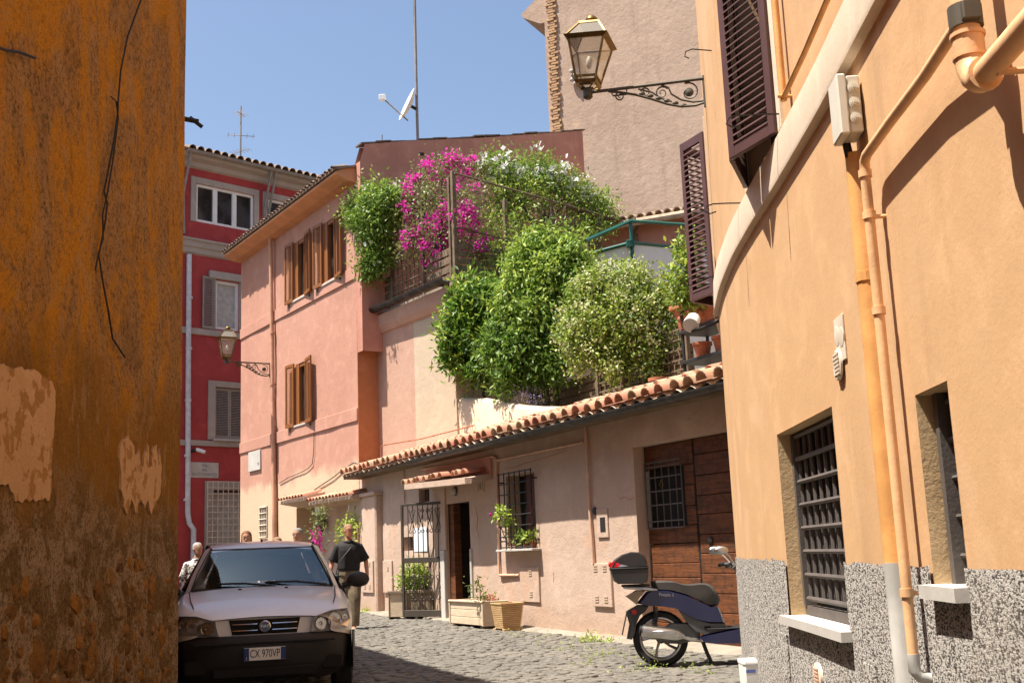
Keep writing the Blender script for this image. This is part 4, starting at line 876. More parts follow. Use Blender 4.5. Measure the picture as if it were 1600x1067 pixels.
# second floor window with an open shutter
trim(-.05,1.30,10.83,11.08,-.01,.12,'lintel'); trim(1.05,1.18,9.1,10.83,-.01,.05,'window_surround'); trim(0,.14,9.1,10.83,-.01,.05,'window_surround')
w=MB(DF).box(W2_[0],W2_[1],-.16,-.14,W2_[2],W2_[3]).build('window','window_glass',red); MB(DF).box(.24,.95,-.13,-.12,9.25,10.7).build('curtain','curtain',w)
fr=MB(DF); fr.box(.14,.24,-.13,-.04,9.12,10.8).box(.95,1.05,-.13,-.04,9.12,10.8).box(.24,.95,-.13,-.04,10.7,10.8).box(.24,.95,-.13,-.04,9.12,9.22); fr.build('window_frame','white_pvc',w)
leaf(DF,red,1.06,1.55,9.08,10.86,.05,.06,'lo','shutter_grey'); leaf(DF,red,-.36,.13,9.08,10.86,.05,.06,'hi','shutter_grey')
for a in ((1.02,1.28,5.4,7.36),(-.34,-.10,5.4,7.36),(-.10,1.02,7.16,7.36)): trim(a[0],a[1],a[2],a[3],-.01,.06,'window_surround')
MB(DF).cbox(-.3,1.1,-.05,.14,5.36,5.44,.01).build('window_sill','marble',red)
leaf(DF,red,.465,1.00,5.46,7.14,-.04,0,'lo','shutter_grey'); leaf(DF,red,-.08,.455,5.46,7.14,-.04,0,'hi','shutter_grey'); MB(DF).box(-.1,1.02,-.13,-.11,5.45,7.16).build('window','dark',red)
for a in ((1.08,1.36,1.2,4.05),(-.7,-.40,1.2,4.05),(-.40,1.08,3.76,4.05)): trim(a[0],a[1],a[2],a[3],-.01,.06,'window_surround')
MB(DF).box(WG[0],WG[1],-.22,-.2,WG[2],WG[3]).build('window','window_glass',red); MB(DF).box(-.3,1.0,-.19,-.18,1.3,3.7).build('curtain','curtain',red)
g=thing('window_grille','pale iron grille standing proud of the ground floor window of the crimson house','grille',tuple(DF(.5,.2,1.3)))
bars(g,DF,(-.7,1.36,1.25,4.02),.20,12,15,.014,'vent_white',False)
# gutter, roof tiles, downpipe
gt=thing('gutter','grey gutter with slanting outlets along the crimson house roof','gutter',tuple(DF(0,.45,14.95)))
sec=[(.48+.10*math.cos(a),15.0+.10*math.sin(a)) for a in np.linspace(math.pi,2*math.pi,8)]; sec2=[(.48+.09*math.cos(a),15.0+.09*math.sin(a)) for a in np.linspace(2*math.pi,math.pi,8)]
MB(DF).loft([[(u,o,z) for o,z in sec+sec2] for u in (-9,0,2.4)]).build('trough','gutter_grey',gt,smooth=True)
for u in (2.25,-.85,-1.05): MB().tube([DF(u,.45,14.92),DF(u,.40,14.7),DF(u+.05,.08,13.6),DF(u,.06,12.2)],.045,8).build('outlet','gutter_grey',gt,smooth=True)
b=MB(DF); b._add([(u,o,z) for u in (-9,6) for o,z in ((.45,15.02),(-6,17.2),(-6,17.3),(.45,15.08))],[(0,1,2,3),(4,7,6,5),(0,4,5,1),(3,2,6,7),(0,3,7,4),(1,5,6,2)]); rr=b.build('roof','old_tile',red)
et2=tile_me(.13,.10,.5,'old_tile')
for i in range(24): piece('roof_tile',et2,rr,slope_M(DF,2.2-i*.30,.50,15.06,.33,.06))
dp=thing('downpipe','pale blue grey downpipe on the crimson house beside the ochre wall','pipe',tuple(DF(2.05,.1,.4))); MB().tube([DF(2.07,.10,11.5),DF(2.05,.10,8),DF(2.0,.10,3.0),DF(1.95,.12,2.7),DF(1.82,.16,2.5),DF(1.82,.16,.4)],.085,10).build('tube','pipe_white',dp,smooth=True)
for z in (10.0,8.3,6.6,4.8,3.4): MB().tube([DF(2.04,.10,z),DF(2.04,.10,z+.08)],.105,10).build('collar','pipe_white',dp,smooth=True)
cc=thing('security_camera','small white security camera on the crimson house above the street sign','camera',tuple(DF(1.85,.1,5.0))); MB().tube([DF(1.75,.15,5.05),DF(1.55,.35,4.95)],.06,8).build('body','white_pvc',cc,smooth=True); MB().tube([DF(1.95,.0,4.98),DF(1.75,.15,5.03)],.05,8).build('arm','iron',cc)
sg=thing('street_sign','pale marble street sign on the crimson house wall','sign',tuple(DF(1.4,.0,4.15))); MB(DF).cbox(.88,1.90,.0,.04,4.15,4.65,.01).build('slab','marble',sg)
plain('engraved',(.24,.22,.20),.9)
for txt,z,sz in (('VIA',4.545,.13),('DEL',4.40,.10),('MATTONATO',4.255,.135)): lettering(txt,sz,'engraved',sg,DF(1.39,.043,z),-DF.d,(0,0,1),sx=.98,spacing=1.1)
tf=thing('traffic_sign','round traffic sign seen nearly edge-on, with white stickers, before the barred window','sign',tuple(DF(-.0,1.3,.37)))
p=DF(.02,1.3,0); MB().tube([p+Vector((0,0,.37)),p+Vector((0,0,3.85))],.03,8).build('pole','pipe_white',tf,smooth=True)
ax=Vector((.97,-.25,0)).normalized(); sd=MB(); sd.lathe([(.30,0),(.30,.02)],p+Vector((0,0,3.45))+ax*.03,ax,24); sd.build('disc',plain('sign_red',(.55,.06,.04),.5).m,tf); MB().lathe([(.21,0),(.21,.004)],p+Vector((0,0,3.45))+ax*.052,ax,24).build('face','white_pvc',tf); MB().lathe([(.2,0),(.2,.006)],p+Vector((0,0,3.1))-ax*.01,-ax,9).build('sticker','white_pvc',tf)
def antenna(label,base,h,ribs,r=.03):
    t=thing('antenna',label,'antenna',tuple(base)); base=Vector(base); MB().tube([base,base+Vector((0,0,h))],r,6).build('mast','gutter_grey',t)
    for z,l,dx in ribs:
        d=Vector((dx[0],dx[1],0)).normalized(); c=base+Vector((0,0,z)); MB().tube([c-d*l*.5,c+d*l*.5],r*.5,5).build('boom','gutter_grey',t)
        e=Vector((-d.y,d.x,0))
        for k in range(5):
            q=c+d*l*(-.45+.225*k); MB().tube([q-e*.22,q+e*.22],r*.3,4).build('element','gutter_grey',t)
    return t
antenna('tall television aerial on the crimson house roof',(-9.75,40.0,15.6),2.5,[(1.35,1.0,(1,.3)),(.75,.8,(1,-.6)),(2.2,.5,(.3,1))],.028)
antenna('tiny aerial far behind the brown gable',(-3.5,31.0,11.8),1.5,[(1.2,.4,(.3,1)),(.95,.3,(1,.2))],.022)
# ================================================================ dish mast on the brown gable
ms=thing('antenna_mast','tall slim mast with white satellite dish and aerial behind the bougainvillea','antenna',(-2.12,26.3,10.2))
bz=Vector((-2.10,26.3,0)); MB().tube([bz+Vector((0,0,9.6)),bz+Vector((.0,0,13)),bz+Vector((.02,0,18))],.035,8).build('mast','gutter_grey',ms,smooth=True)
for z in (10.9,): MB().cbox(-2.25,-1.95,26.2,26.5,z,z+.06,.01).build('clamp','iron',ms)
dc=bz+Vector((-.22,-.05,12.22)); ax=Vector((-.86,-.32,.38)).normalized(); b=MB(); b.lathe([(.0001,-.10),(.15,-.085),(.30,-.045),(.42,.02),(.425,.03),(.30,-.03),(.15,-.07),(.0001,-.085)],dc,ax,24); b.build('dish','white_pvc',ms,smooth=True)
MB().tube([dc-ax*.08,bz+Vector((0,0,12.1))],.04,6).build('bracket','iron',ms); MB().tube([dc+Vector((0,0,-.42)),dc+ax*.62+Vector((0,0,-.18))],.018,6).build('arm','gutter_grey',ms); q=dc+ax*.66+Vector((0,0,-.15)); MB().cbox(q.x-.10,q.x+.06,q.y-.05,q.y+.05,q.z-.06,q.z+.08,.01).build('receiver','white_pvc',ms)
for z in (15.1,15.25,15.4): MB().tube([bz+Vector((-.35,-.1,z)),bz+Vector((.35,.1,z))],.012,5).build('element','gutter_grey',ms)
# ================================================================ bare tower wall behind
WF=Frame((1.40,33.0), R_(-62))
tow=thing('tower_house','tall bare plaster wall with brick edge rising behind the terrace','building',tuple(WF(-4,0,.33)))
wall(WF,(-14,0),(0,24),step=1.2,rough=.05).build('wall','tower_stucco',tow,smooth=True)
b=MB(WF); b.quad((0,0,0),(0,-8,0),(0,-8,24),(0,0,24)); b.build('side_wall','tower_stucco',tow)
bmesh_=MB().cbox(-.14,.14,-.05,.05,-.035,.035,.008).mesh('brick'); bmesh_.materials.append(MATS['brick'])
for i in range(95):
    z=12.6+i*.085; u=-.25-(.06 if i%2 else -.02)+rnd.uniform(-.03,.03)
    p=WF(u,.02+rnd.uniform(-.012,.012),z); x=WF.d; y=WF.n
    piece('brick',bmesh_,tow,Matrix(((x.x,y.x,0,p.x),(x.y,y.y,0,p.y),(0,0,1,p.z),(0,0,0,1)))@Matrix.Rotation(rnd.uniform(-.05,.05),4,'Y')@Matrix.Diagonal((rnd.uniform(.75,1.05),1,.95,1)))
b=MB(WF); b.poly([(-.05,-.12,17.6),(.2,-.12,17.6),(.80,-.12,17.95),(.86,-.12,18.08),(-.05,-.12,18.75)],(0,-4,0)); b.build('side_eave','tower_stucco',tow)
cab=MB(); cab.tube([WF(-.75,.06,13.9),WF(-.7,.1,14.0),WF(-.8,.12,14.1)],.05,6); 
ins=thing('insulator','small tangle of wire and insulators on the bare plaster wall behind the lantern','insulator',tuple(WF(-1.0,.0,15.3)))
for k in range(4): MB().ell(WF(-1.0+.12*(k%2),.1,15.25+.14*k),(.08,.08,.06),8,5).build('insulator_cup','marble',ins,smooth=True)
MB().tube([WF(-1.1,.08,15.2),WF(-.9,.14,15.5),WF(-1.05,.1,15.75)],.025,5).build('wire','iron',ins)
# ================================================================ roof-top shed with tile edge, green frame and awning
sh=thing('shed','small red rooftop shed with pale tile edge behind the green frame','shed',(3.6,25.5,3.5))
SF=Frame((2.3,26.2), R_(-64)-0)           # u negative to the right
b=MB(SF); b.poly([(.2,0,3.5),(-6,0,3.5),(-6,-3,3.5),(.2,-3,3.5)],(0,0,5.35)); b.build('wall','brown_stucco',sh)
b=MB(SF); b.poly([(.35,.35,8.80),(-6,.35,8.80),(-6,-3,9.55),(.35,-3,9.55)],(0,0,.06)); rs=b.build('roof','pale_tile',sh)
pt=tile_me(.10,.085,.5,'pale_tile')
for i in range(26): piece('roof_tile',pt,rs,slope_M(SF,.25-i*.22,.42,8.87,.22,.05))
MB().tube([SF(.4,.42,8.78),SF(-6,.42,8.76)],.085,8).build('gutter','pale_tile',sh,smooth=True)
gf2=thing('awning_frame','dark green metal frame with white side cloths on the garden terrace','awning',(2.4,21.5,3.6))
A=Vector((1.45,20.6,7.05)); B=Vector((2.41,21.5,7.66)); C=Vector((4.3,22.2,7.66)); D_=Vector((2.41,21.5,3.6)); E_=Vector((4.2,22.15,7.15)); F2=Vector((2.40,21.5,7.22))
def sq(a,b_,r=.035): return MB().tube([a,b_],r,4)
for a,b_ in ((A,B),(B,C),(D_,B),(F2,E_),(Vector((1.45,21.9,7.1)),F2)): sq(a,b_).build('tube','green_metal',gf2)
MB().cbox(2.30,2.46,21.42,21.52,7.12,7.26,.01).build('bracket','green_metal',gf2)
b=MB(); b._add([(2.45,21.53,7.2),(4.2,22.15,7.12),(4.2,22.15,3.7),(2.45,21.53,3.7),(2.45,21.545,7.2),(4.2,22.165,7.12),(4.2,22.165,3.7),(2.45,21.545,3.7)],[(0,1,2,3),(7,6,5,4),(0,4,5,1)]); b.build('cloth','awning',gf2)
b=MB(); b._add([(1.5,21.9,7.1),(2.38,21.55,7.18),(2.38,21.55,3.7),(1.5,21.9,3.7),(1.5,21.915,7.1),(2.38,21.565,7.18),(2.38,21.565,3.7),(1.5,21.915,3.7)],[(0,1,2,3),(7,6,5,4),(0,4,5,1)]); b.build('cloth','awning',gf2)
# ================================================================ iron shelf with clay pots at the roof's right end
sf=thing('plant_shelf','black iron shelf on the garden terrace beside the orange wall','shelf',tuple(LF(-2.9,-1.8,3.65)))
for u,o in ((-2.15,-1.55),(-2.15,-2.0),(-4.4,-1.55),(-4.4,-2.0)): MB().tube([LF(u,o,3.6),LF(u,o,4.55)],.025,4).build('leg','iron',sf)
for z in (4.02,4.47): MB(LF).cbox(-4.45,-2.1,-2.05,-1.5,z,z+.05,.006).build('shelf_board','iron',sf)
tb=thing('planter','terracotta window box with relief garlands on top of the iron shelf','planter',tuple(LF(-2.8,-1.8,4.52)))
b=MB(LF); b._add([(-2.10,-1.55,4.53),(-3.3,-1.55,4.53),(-3.3,-1.98,4.53),(-2.10,-1.98,4.53),(-2.02,-1.48,4.88),(-3.38,-1.48,4.88),(-3.38,-2.05,4.88),(-2.02,-2.05,4.88)],[(0,3,2,1),(0,1,5,4),(1,2,6,5),(2,3,7,6),(3,0,4,7),(4,5,6,7)]); b.build('box','pot_clay',tb); MB(LF).cbox(-3.42,-1.98,-2.09,-1.44,4.86,4.93,.01).build('rim','pot_clay',tb)
for i in range(5): MB().ell(LF(-2.2-i*.25,-1.52,4.70+.05*(i%2)),(.07,.07,.06),8,5).build('garland','pot_clay',tb,smooth=True)
def claypot(label,p,r,h,group='clay pots'):
    t=thing('flower_pot',label,'pot',tuple(p),0,group); MB().lathe([(r*.68,0),(r*.95,h*.82),(r*1.08,h*.82),(r*1.08,h),(r*.95,h),(r*.9,h*.9),(.001,h*.88)],p,(0,0,1),16).build('body','pot_clay',t,smooth=True); return t
claypot('round clay pot on the lower board of the iron shelf, left',LF(-2.42,-1.7,4.07),.14,.24); claypot('round clay pot on the lower board of the iron shelf, middle',LF(-2.85,-1.75,4.07),.15,.26); claypot('clay pot on the lower board of the iron shelf next to the orange wall',LF(-3.4,-1.75,4.07),.14,.25)
claypot('clay pot on the roof beside the lattice fence',LF(-1.6,-1.45,3.62),.16,.28)
tag(MB(LF).cbox(-.9,-.25,-1.45,-1.15,3.66,3.78,.01).build('trough_planter','pot_clay'),'low clay trough on the roof below the flowering jasmine','planter')
# ================================================================ plants
def leafmat(name,c,c2,tr=.30,rough=.45,spec=.4):
    n=N(name); n.set(rough,0,spec); g=n.new('ShaderNodeNewGeometry'); k=n.mix(g.outputs['Random Per Island'],c,c2); n.color(k)
    t=n.new('ShaderNodeBsdfTranslucent'); n.link(n.mix(.5,k,tuple(min(1,x*1.6) for x in c2)),t.inputs[0]); m=n.new('ShaderNodeMixShader'); m.inputs[0].default_value=tr
    o=n.t.nodes['Material Output']; n.link(n.b.outputs[0],m.inputs[1]); n.link(t.outputs[0],m.inputs[2]); n.link(m.outputs[0],o.inputs[0]); return n
leafmat('leaf_dark',(.045,.105,.014),(.14,.26,.03)); leafmat('leaf_mid',(.085,.16,.024),(.22,.325,.05)); leafmat('leaf_light',(.20,.29,.035),(.40,.48,.08)); leafmat('leaf_olive',(.09,.125,.035),(.23,.25,.08))  # leaf_light brightened for sunlit leaves; leaf_dark also paints shade inside crowns
leafmat('leaf_jasmine',(.12,.18,.025),(.30,.36,.065)); leafmat('petal_cream',(.62,.60,.30),(.76,.73,.46),.3,.7,.2); leafmat('petal_magenta',(.52,.012,.26),(.70,.05,.42),.4,.7,.2); leafmat('petal_white',(.78,.76,.76),(.80,.72,.74),.3,.7,.2); leafmat('petal_rose',(.62,.14,.14),(.7,.3,.28),.3,.7,.2); leafmat('petal_lilac',(.20,.15,.35),(.30,.24,.42),.3,.7,.2)
plain('bark',(.10,.075,.05),.9,var=.25,scale=12,bump=.4); plain('soil',(.05,.035,.025),.95)
def cloud(name,parent,blobs,n_,size,mat,seed,shell=.5,cluster=7,cr=.12,droop=.25,aspect=.42,up=.5,squash=1.0,noise=.25):
    r=np.random.RandomState(seed); bl=np.array(blobs); w=bl[:,3]**2; w/=w.sum()
    nc=max(1,n_//cluster); ci=r.choice(len(bl),nc,p=w); d=r.normal(size=(nc,3)); d/=np.linalg.norm(d,axis=1)[:,None]
    rad=bl[ci,3]*(shell+(1-shell)*r.rand(nc)**.6)*(1+noise*r.normal(size=nc)*.6)
    cc=bl[ci,:3]+d*rad[:,None]*np.array([1,1,squash])
    k=cluster; P=np.repeat(cc,k,0)+r.normal(size=(nc*k,3))*cr; Dd=np.repeat(d,k,0)
    ax=Dd*.55+r.normal(size=P.shape)*.55; ax[:,2]+= .25-droop*1.6*r.rand(len(P)); ax/=np.linalg.norm(ax,axis=1)[:,None]
    nr=Dd*.6+r.normal(size=P.shape)*.45; nr[:,2]+=up; nr-=ax*(nr*ax).sum(1)[:,None]; nr/=np.linalg.norm(nr,axis=1)[:,None]+1e-9
    sd=np.cross(ax,nr); L_=size*(.65+.7*r.rand(len(P)))[:,None]; W_=L_*aspect*.5
    v=np.stack([P, P+ax*L_*.5+sd*W_+nr*L_*.06, P+ax*L_-nr*L_*.06, P+ax*L_*.5-sd*W_+nr*L_*.06],1).reshape(-1,3)
    m=len(P); i0=np.arange(m)*4; f=np.stack([i0,i0+1,i0+2,i0,i0+2,i0+3],1).reshape(-1,3)
    p=parent
    while p.parent is not None: p=p.parent
    Mi=np.array(INV[p.name]); v=v@Mi[:3,:3].T+Mi[:3,3]
    me=bpy.data.meshes.new(name); me.vertices.add(len(v)); me.vertices.foreach_set('co',v.ravel()); me.loops.add(len(f)*3); me.loops.foreach_set('vertex_index',f.ravel()); me.polygons.add(len(f)); me.polygons.foreach_set('loop_start',np.arange(len(f))*3); me.update(calc_edges=True); me.validate()
    me.materials.append(MATS[mat]); o=bpy.data.objects.new(name,me); col.objects.link(o); o.parent=parent; o['kind']='stuff'; return o
def stems(parent,base,blobs,r,mat='bark',k=6,name='trunk',wob=.08,seed=1):
    rr=random.Random(seed); base=Vector(base); t=MB(); bs=sorted(blobs,key=lambda b:-b[3])[:k]
    top=sum((Vector(b[:3]) for b in bs),Vector())/len(bs); fork=base.lerp(top,.45)
    t.tube([base,base.lerp(fork,.5)+Vector((rr.uniform(-wob,wob),rr.uniform(-wob,wob),0)),fork],[r,r*.85,r*.7],7); t.build(name,mat,parent,smooth=True)
    for b in bs:
        q=Vector(b[:3]); MB().tube([fork,fork.lerp(q,.5)+Vector((rr.uniform(-wob,wob),rr.uniform(-wob,wob),.05)),q],[r*.6,r*.4,r*.15],5).build('branch',mat,parent,smooth=True)
BL={}
BL['jas_left']=[(-2.95,25.0,9.38,0.45),(-3.47,25.6,9.52,0.32),(-2.54,24.6,9.31,0.3),(-3.22,25.3,8.95,0.4),(-3.06,25.2,8.38,0.37),(-3.31,25.3,7.89,0.23),(-2.8,24.9,8.89,0.35),(-3.55,25.6,9.13,0.17),(-2.99,25.1,7.97,0.25)]
BL['boug']=[(-1.8,24.6,9.89,0.22),(-1.42,24.2,9.85,0.3),(-1.06,24.3,9.83,0.27),(-0.74,24.4,9.9,0.25),(-1.94,24.4,9.38,0.33),(-1.56,24.0,9.23,0.38),(-2.1,24.4,8.94,0.3),(-1.71,24.0,8.72,0.41),(-1.29,23.8,8.5,0.33),(-2.02,24.2,8.28,0.3),(-1.58,23.8,8.08,0.32),(-1.08,23.7,8.1,0.32),(-0.77,23.6,7.85,0.19),(-2.17,24.2,8.0,0.22),(-1.73,23.9,7.83,0.22),(-0.73,24.2,8.97,0.3),(-0.9,23.3,8.97,0.26),(-0.64,23.4,8.5,0.26),(-0.96,23.2,8.31,0.26),(-0.62,23.3,7.76,0.21),(-0.81,23.2,7.42,0.18)]
BL['white']=[(-0.21,24.6,9.94,0.33),(0.15,24.8,9.8,0.42),(0.74,25.0,9.92,0.39),(1.18,25.2,9.74,0.37),(1.62,25.4,9.48,0.37),(2.07,25.6,9.21,0.4),(2.28,25.6,8.97,0.29),(-0.02,24.8,9.12,0.36),(0.4,24.8,8.81,0.42),(1.0,25.2,9.05,0.31),(1.59,25.4,8.86,0.34),(-0.33,24.4,8.27,0.27),(0.09,24.6,8.16,0.36),(0.67,24.8,8.34,0.33),(-0.49,24.0,7.44,0.24),(-0.77,23.7,7.17,0.19),(-0.24,23.6,8.33,0.29),(0.07,23.8,7.66,0.32),(-0.36,23.5,7.59,0.29),(0.24,23.9,8.47,0.27),(-0.14,23.9,7.62,0.3),(0.35,24.2,7.68,0.3),(0.86,24.4,8.0,0.3),(1.31,24.6,8.26,0.3),(1.76,24.9,8.4,0.28),(2.16,25.2,8.62,0.23),(0.86,24.8,9.39,0.33),(1.29,24.9,9.25,0.31),(0.49,24.4,9.28,0.36),(-0.01,24.2,9.38,0.3)]
BL['shrubL']=[(-0.82,22.8,6.61,0.36),(-1.09,22.8,6.22,0.31),(-0.49,22.8,6.46,0.33),(-1.23,22.7,5.8,0.23),(-0.77,22.7,5.92,0.38),(-1.05,22.7,5.4,0.33),(-0.52,22.6,5.43,0.38),(-0.8,22.6,4.98,0.31),(-0.35,22.5,4.88,0.3),(-1.25,22.7,5.21,0.18)]
BL['treeM']=[(0.7,21.7,7.2,0.37),(1.19,21.5,7.07,0.34),(0.31,21.7,6.96,0.32),(0.91,21.3,6.64,0.41),(1.36,21.5,6.74,0.27),(0.23,21.5,6.46,0.34),(0.59,21.3,6.21,0.41),(0.03,21.4,6.0,0.34),(0.44,21.2,5.69,0.41),(0.88,21.3,5.95,0.34),(-0.11,21.4,5.57,0.29),(0.18,21.2,5.21,0.36),(0.66,21.2,5.19,0.31),(-0.02,21.2,4.79,0.29),(0.46,21.2,4.77,0.31),(-0.15,21.2,4.49,0.17),(1.31,21.0,6.18,0.26),(1.03,21.0,5.51,0.28),(-0.31,21.4,5.2,0.26),(0.82,21.0,4.72,0.24)]
BL['jasR']=[(1.82,19.2,6.06,0.24),(1.48,19.2,5.94,0.26),(2.18,19.0,5.93,0.26),(1.19,19.2,5.71,0.24),(1.62,19.0,5.59,0.36),(2.09,18.8,5.63,0.38),(2.43,18.8,5.51,0.25),(2.68,18.8,5.53,0.15),(1.11,19.1,5.29,0.26),(1.47,18.9,5.12,0.36),(1.94,18.7,5.12,0.4),(2.38,18.7,5.16,0.34),(2.68,18.7,5.2,0.17),(1.14,19.0,4.83,0.28),(1.55,18.8,4.66,0.34),(1.97,18.7,4.68,0.34),(2.41,18.7,4.77,0.32),(2.67,18.7,4.76,0.15),(1.07,19.0,4.5,0.17),(1.39,18.9,4.47,0.17),(2.34,18.7,4.5,0.21),(2.66,18.7,4.6,0.17),(1.3,19.2,5.59,0.24),(1.0,19.2,5.04,0.24),(2.73,18.6,5.01,0.15),(2.21,18.6,4.33,0.19),(1.69,18.7,4.31,0.21)]
BL['right']=[(2.59,16.2,5.68,0.13),(2.66,16.2,5.49,0.13),(2.52,16.2,5.25,0.2),(2.59,16.2,5.01,0.16),(2.56,16.2,4.87,0.13)]
BL['gate']=[(-2.0,22.1,1.06,0.25),(-2.13,22.1,0.94,0.22),(-1.82,22.1,0.99,0.22),(-1.7,22.1,0.84,0.15),(-2.22,22.1,0.89,0.15),(-2.01,22.1,0.82,0.22)]
BL['pinkdoor']=[(-4.47,25.6,2.4,0.1),(-4.41,25.5,2.21,0.13),(-4.5,25.4,1.93,0.13),(-4.4,25.4,1.74,0.13),(-4.47,25.4,1.51,0.11),(-4.37,25.7,2.52,0.09)]
BL['rightdoor']=[(-3.65,25.3,2.17,0.14),(-3.75,25.3,2.04,0.13),(-3.52,25.2,2.03,0.11),(-3.63,25.2,1.85,0.11),(-3.97,25.4,1.95,0.09)]
BL['winpl']=[(-0.23,18.5,1.96,0.1),(-0.31,18.5,2.01,0.08),(-0.16,18.5,1.88,0.08),(-0.2,18.5,1.75,0.08),(-0.26,18.5,2.06,0.05)]
BL['pot1']=[(-0.73,18.9,0.83,0.1),(-0.8,18.9,0.89,0.07),(-0.68,18.9,0.72,0.09),(-0.65,18.9,0.96,0.05)]
def ragged(bl,seed,k=3,f=.42):
    r=random.Random(seed); out=list(bl)
    for x,y,z,q in bl:
        for _ in range(k):
            d=Vector((r.uniform(-1,1),r.uniform(-1,.4),r.uniform(-.7,1.2))).normalized()*q*r.uniform(.85,1.35); out.append((x+d.x,y+d.y,z+d.z,q*f*r.uniform(.5,1.2)))
    return out
for _k in ('treeM','shrubL','jasR','white','jas_left','boug'): BL[_k+'_r']=ragged(BL[_k],len(_k)*7,1 if _k=='jasR' else 3)
def plant(name,label,cat,base,key): return thing(name,label,cat,tuple(base),0)
t=plant('climbing_plant','dense green climber hanging over the left end of the flowering terrace','climber',TF(.1,-.2,6.95),'jas_left')
stems(t,TF(.0,-.2,6.95),BL['jas_left'],.05,k=7,name='stem',seed=2); cloud('foliage',t,BL['jas_left_r'],7600,.10,'leaf_mid',3,.45,8,.11,.35); cloud('foliage',t,[b[:3]+(b[3]*.6,) for b in BL['jas_left']],1800,.11,'leaf_dark',4,.2,8,.12,.35); cloud('trailing_shoots',t,[(b[0],b[1],b[2],b[3]*1.25) for b in BL['jas_left']],500,.07,'leaf_light',5,.85,3,.10); cloud('flowers',t,BL['jas_left'],70,.09,'petal_white',6,.95,3,.05,aspect=.9)
t=plant('bougainvillea','magenta bougainvillea spilling over the wooden terrace trellis','climber',TF(-2.8,-.3,6.95),'boug')
stems(t,TF(-2.8,-.3,6.95),BL['boug'],.06,k=9,name='stem',seed=3); cloud('foliage',t,BL['boug_r'],5200,.075,'leaf_olive',7,.3,6,.12,.3,.5)
cloud('bracts',t,[b for i,b in enumerate(BL['boug']) if i in (0,1,2,3,4,6,9,11,12,14,16,17,19)],2300,.062,'petal_magenta',8,.85,32,.06,.25,.85); cloud('bracts',t,[b for i,b in enumerate(BL['boug']) if i in (2,8,10,11,18)],1700,.062,'petal_magenta',9,.85,40,.08,.25,.85)
t=plant('climbing_plant','loose white flowered climber covering the pergola right of the bougainvillea','climber',TS(2,-.3,6.95),'white')
stems(t,TS(2,-.3,6.95),BL['white'],.06,k=10,name='stem',seed=4,wob=.25); cloud('foliage',t,BL['white'][:8],6500,.09,'leaf_mid',10,.35,6,.14,.4); cloud('foliage',t,BL['white_r'],5200,.09,'leaf_mid',11,.35,6,.15,.4); cloud('foliage',t,BL['white'][3:],4200,.085,'leaf_light',12,.5,5,.13,.4); cloud('flowers',t,[(b[0],b[1]-.1,b[2]+b[3]*.35,b[3]*.9) for b in BL['white'][:5]],420,.11,'petal_white',13,1.0,8,.07,aspect=.95)
t=plant('potted_tree','dark glossy leaved bush against the cream wall, left of the garden trees','shrub',(BL['shrubL'][6][0],22.5,3.62),'shrubL')
stems(t,(BL['shrubL'][6][0],22.5,3.62),BL['shrubL'],.05,k=8,seed=5); cloud('crown',t,BL['shrubL_r'],4600,.15,'leaf_dark',14,.4,6,.10,.15,.34); cloud('crown',t,BL['shrubL_r'],2300,.14,'leaf_light',15,.9,6,.09,.05,.34)
cloud('crown',t,[b[:3]+(b[3]*.75,) for b in BL['shrubL']],2000,.15,'leaf_dark',63,.1,6,.10,.2,.36)  # dark leaves inside paint the bush's inner shade
t=plant('garden_tree','tall light green tree with drooping leaves in the middle of the garden','tree',(BL['treeM'][6][0],21.3,3.62),'treeM')
stems(t,(BL['treeM'][6][0],21.3,3.62),BL['treeM'],.07,k=10,seed=6); cloud('crown',t,BL['treeM_r'],9500,.125,'leaf_mid',16,.4,7,.11,.75,.36); cloud('crown',t,BL['treeM'][:9],4200,.125,'leaf_light',17,.85,7,.10,.8,.36); cloud('crown',t,BL['treeM'][9:],2200,.12,'leaf_dark',18,.5,6,.12,.4,.36)  # lighter leaves paint the sunlit top, darker ones the shaded lower half
cloud('crown',t,[b[:3]+(b[3]*.75,) for b in BL['treeM']],3600,.14,'leaf_dark',60,.1,6,.10,.5,.4); cloud('crown',t,[b[:3]+(b[3]*.95,) for b in BL['treeM'][9:]],2400,.13,'leaf_dark',61,.6,6,.10,.6,.38)  # dark core and lower leaves paint the crown's inner shade
t=plant('jasmine_bush','rounded bush thick with small cream flowers above the tiled roof','shrub',(BL['jasR'][10][0],19.0,3.62),'jasR')
stems(t,(BL['jasR'][10][0],19.0,3.62),BL['jasR'],.06,k=10,seed=7); cloud('crown',t,BL['jasR_r'],12000,.075,'leaf_jasmine',19,.45,7,.09,.3,.5); cloud('crown',t,BL['jasR_r'],2500,.07,'leaf_light',20,.9,6,.08,.2,.5); cloud('flowers',t,BL['jasR_r'],5200,.045,'petal_cream',21,.92,12,.06,.2,.9)
cloud('crown',t,[b[:3]+(b[3]*.75,) for b in BL['jasR']],3600,.085,'leaf_dark',62,.1,6,.10,.3,.45)  # dark leaf core put in as painted shade within the bush
t=plant('climbing_plant','narrow leafy climber between the awning and the farther brown shutter','climber',(BL['right'][2][0],16.3,4.6),'right')
stems(t,(BL['right'][2][0],16.3,4.5),BL['right'],.03,k=5,name='stem',seed=8); cloud('foliage',t,BL['right'],900,.10,'leaf_mid',22,.3,6,.09,.3); cloud('foliage',t,BL['right'],400,.10,'leaf_light',23,.8,6,.08,.3)
p=LF(2.55,-1.32,3.62); t=plant('lavender','small wiry lavender with pale stalks in front of the bamboo fence','lavender',p,None)
bb=MB()
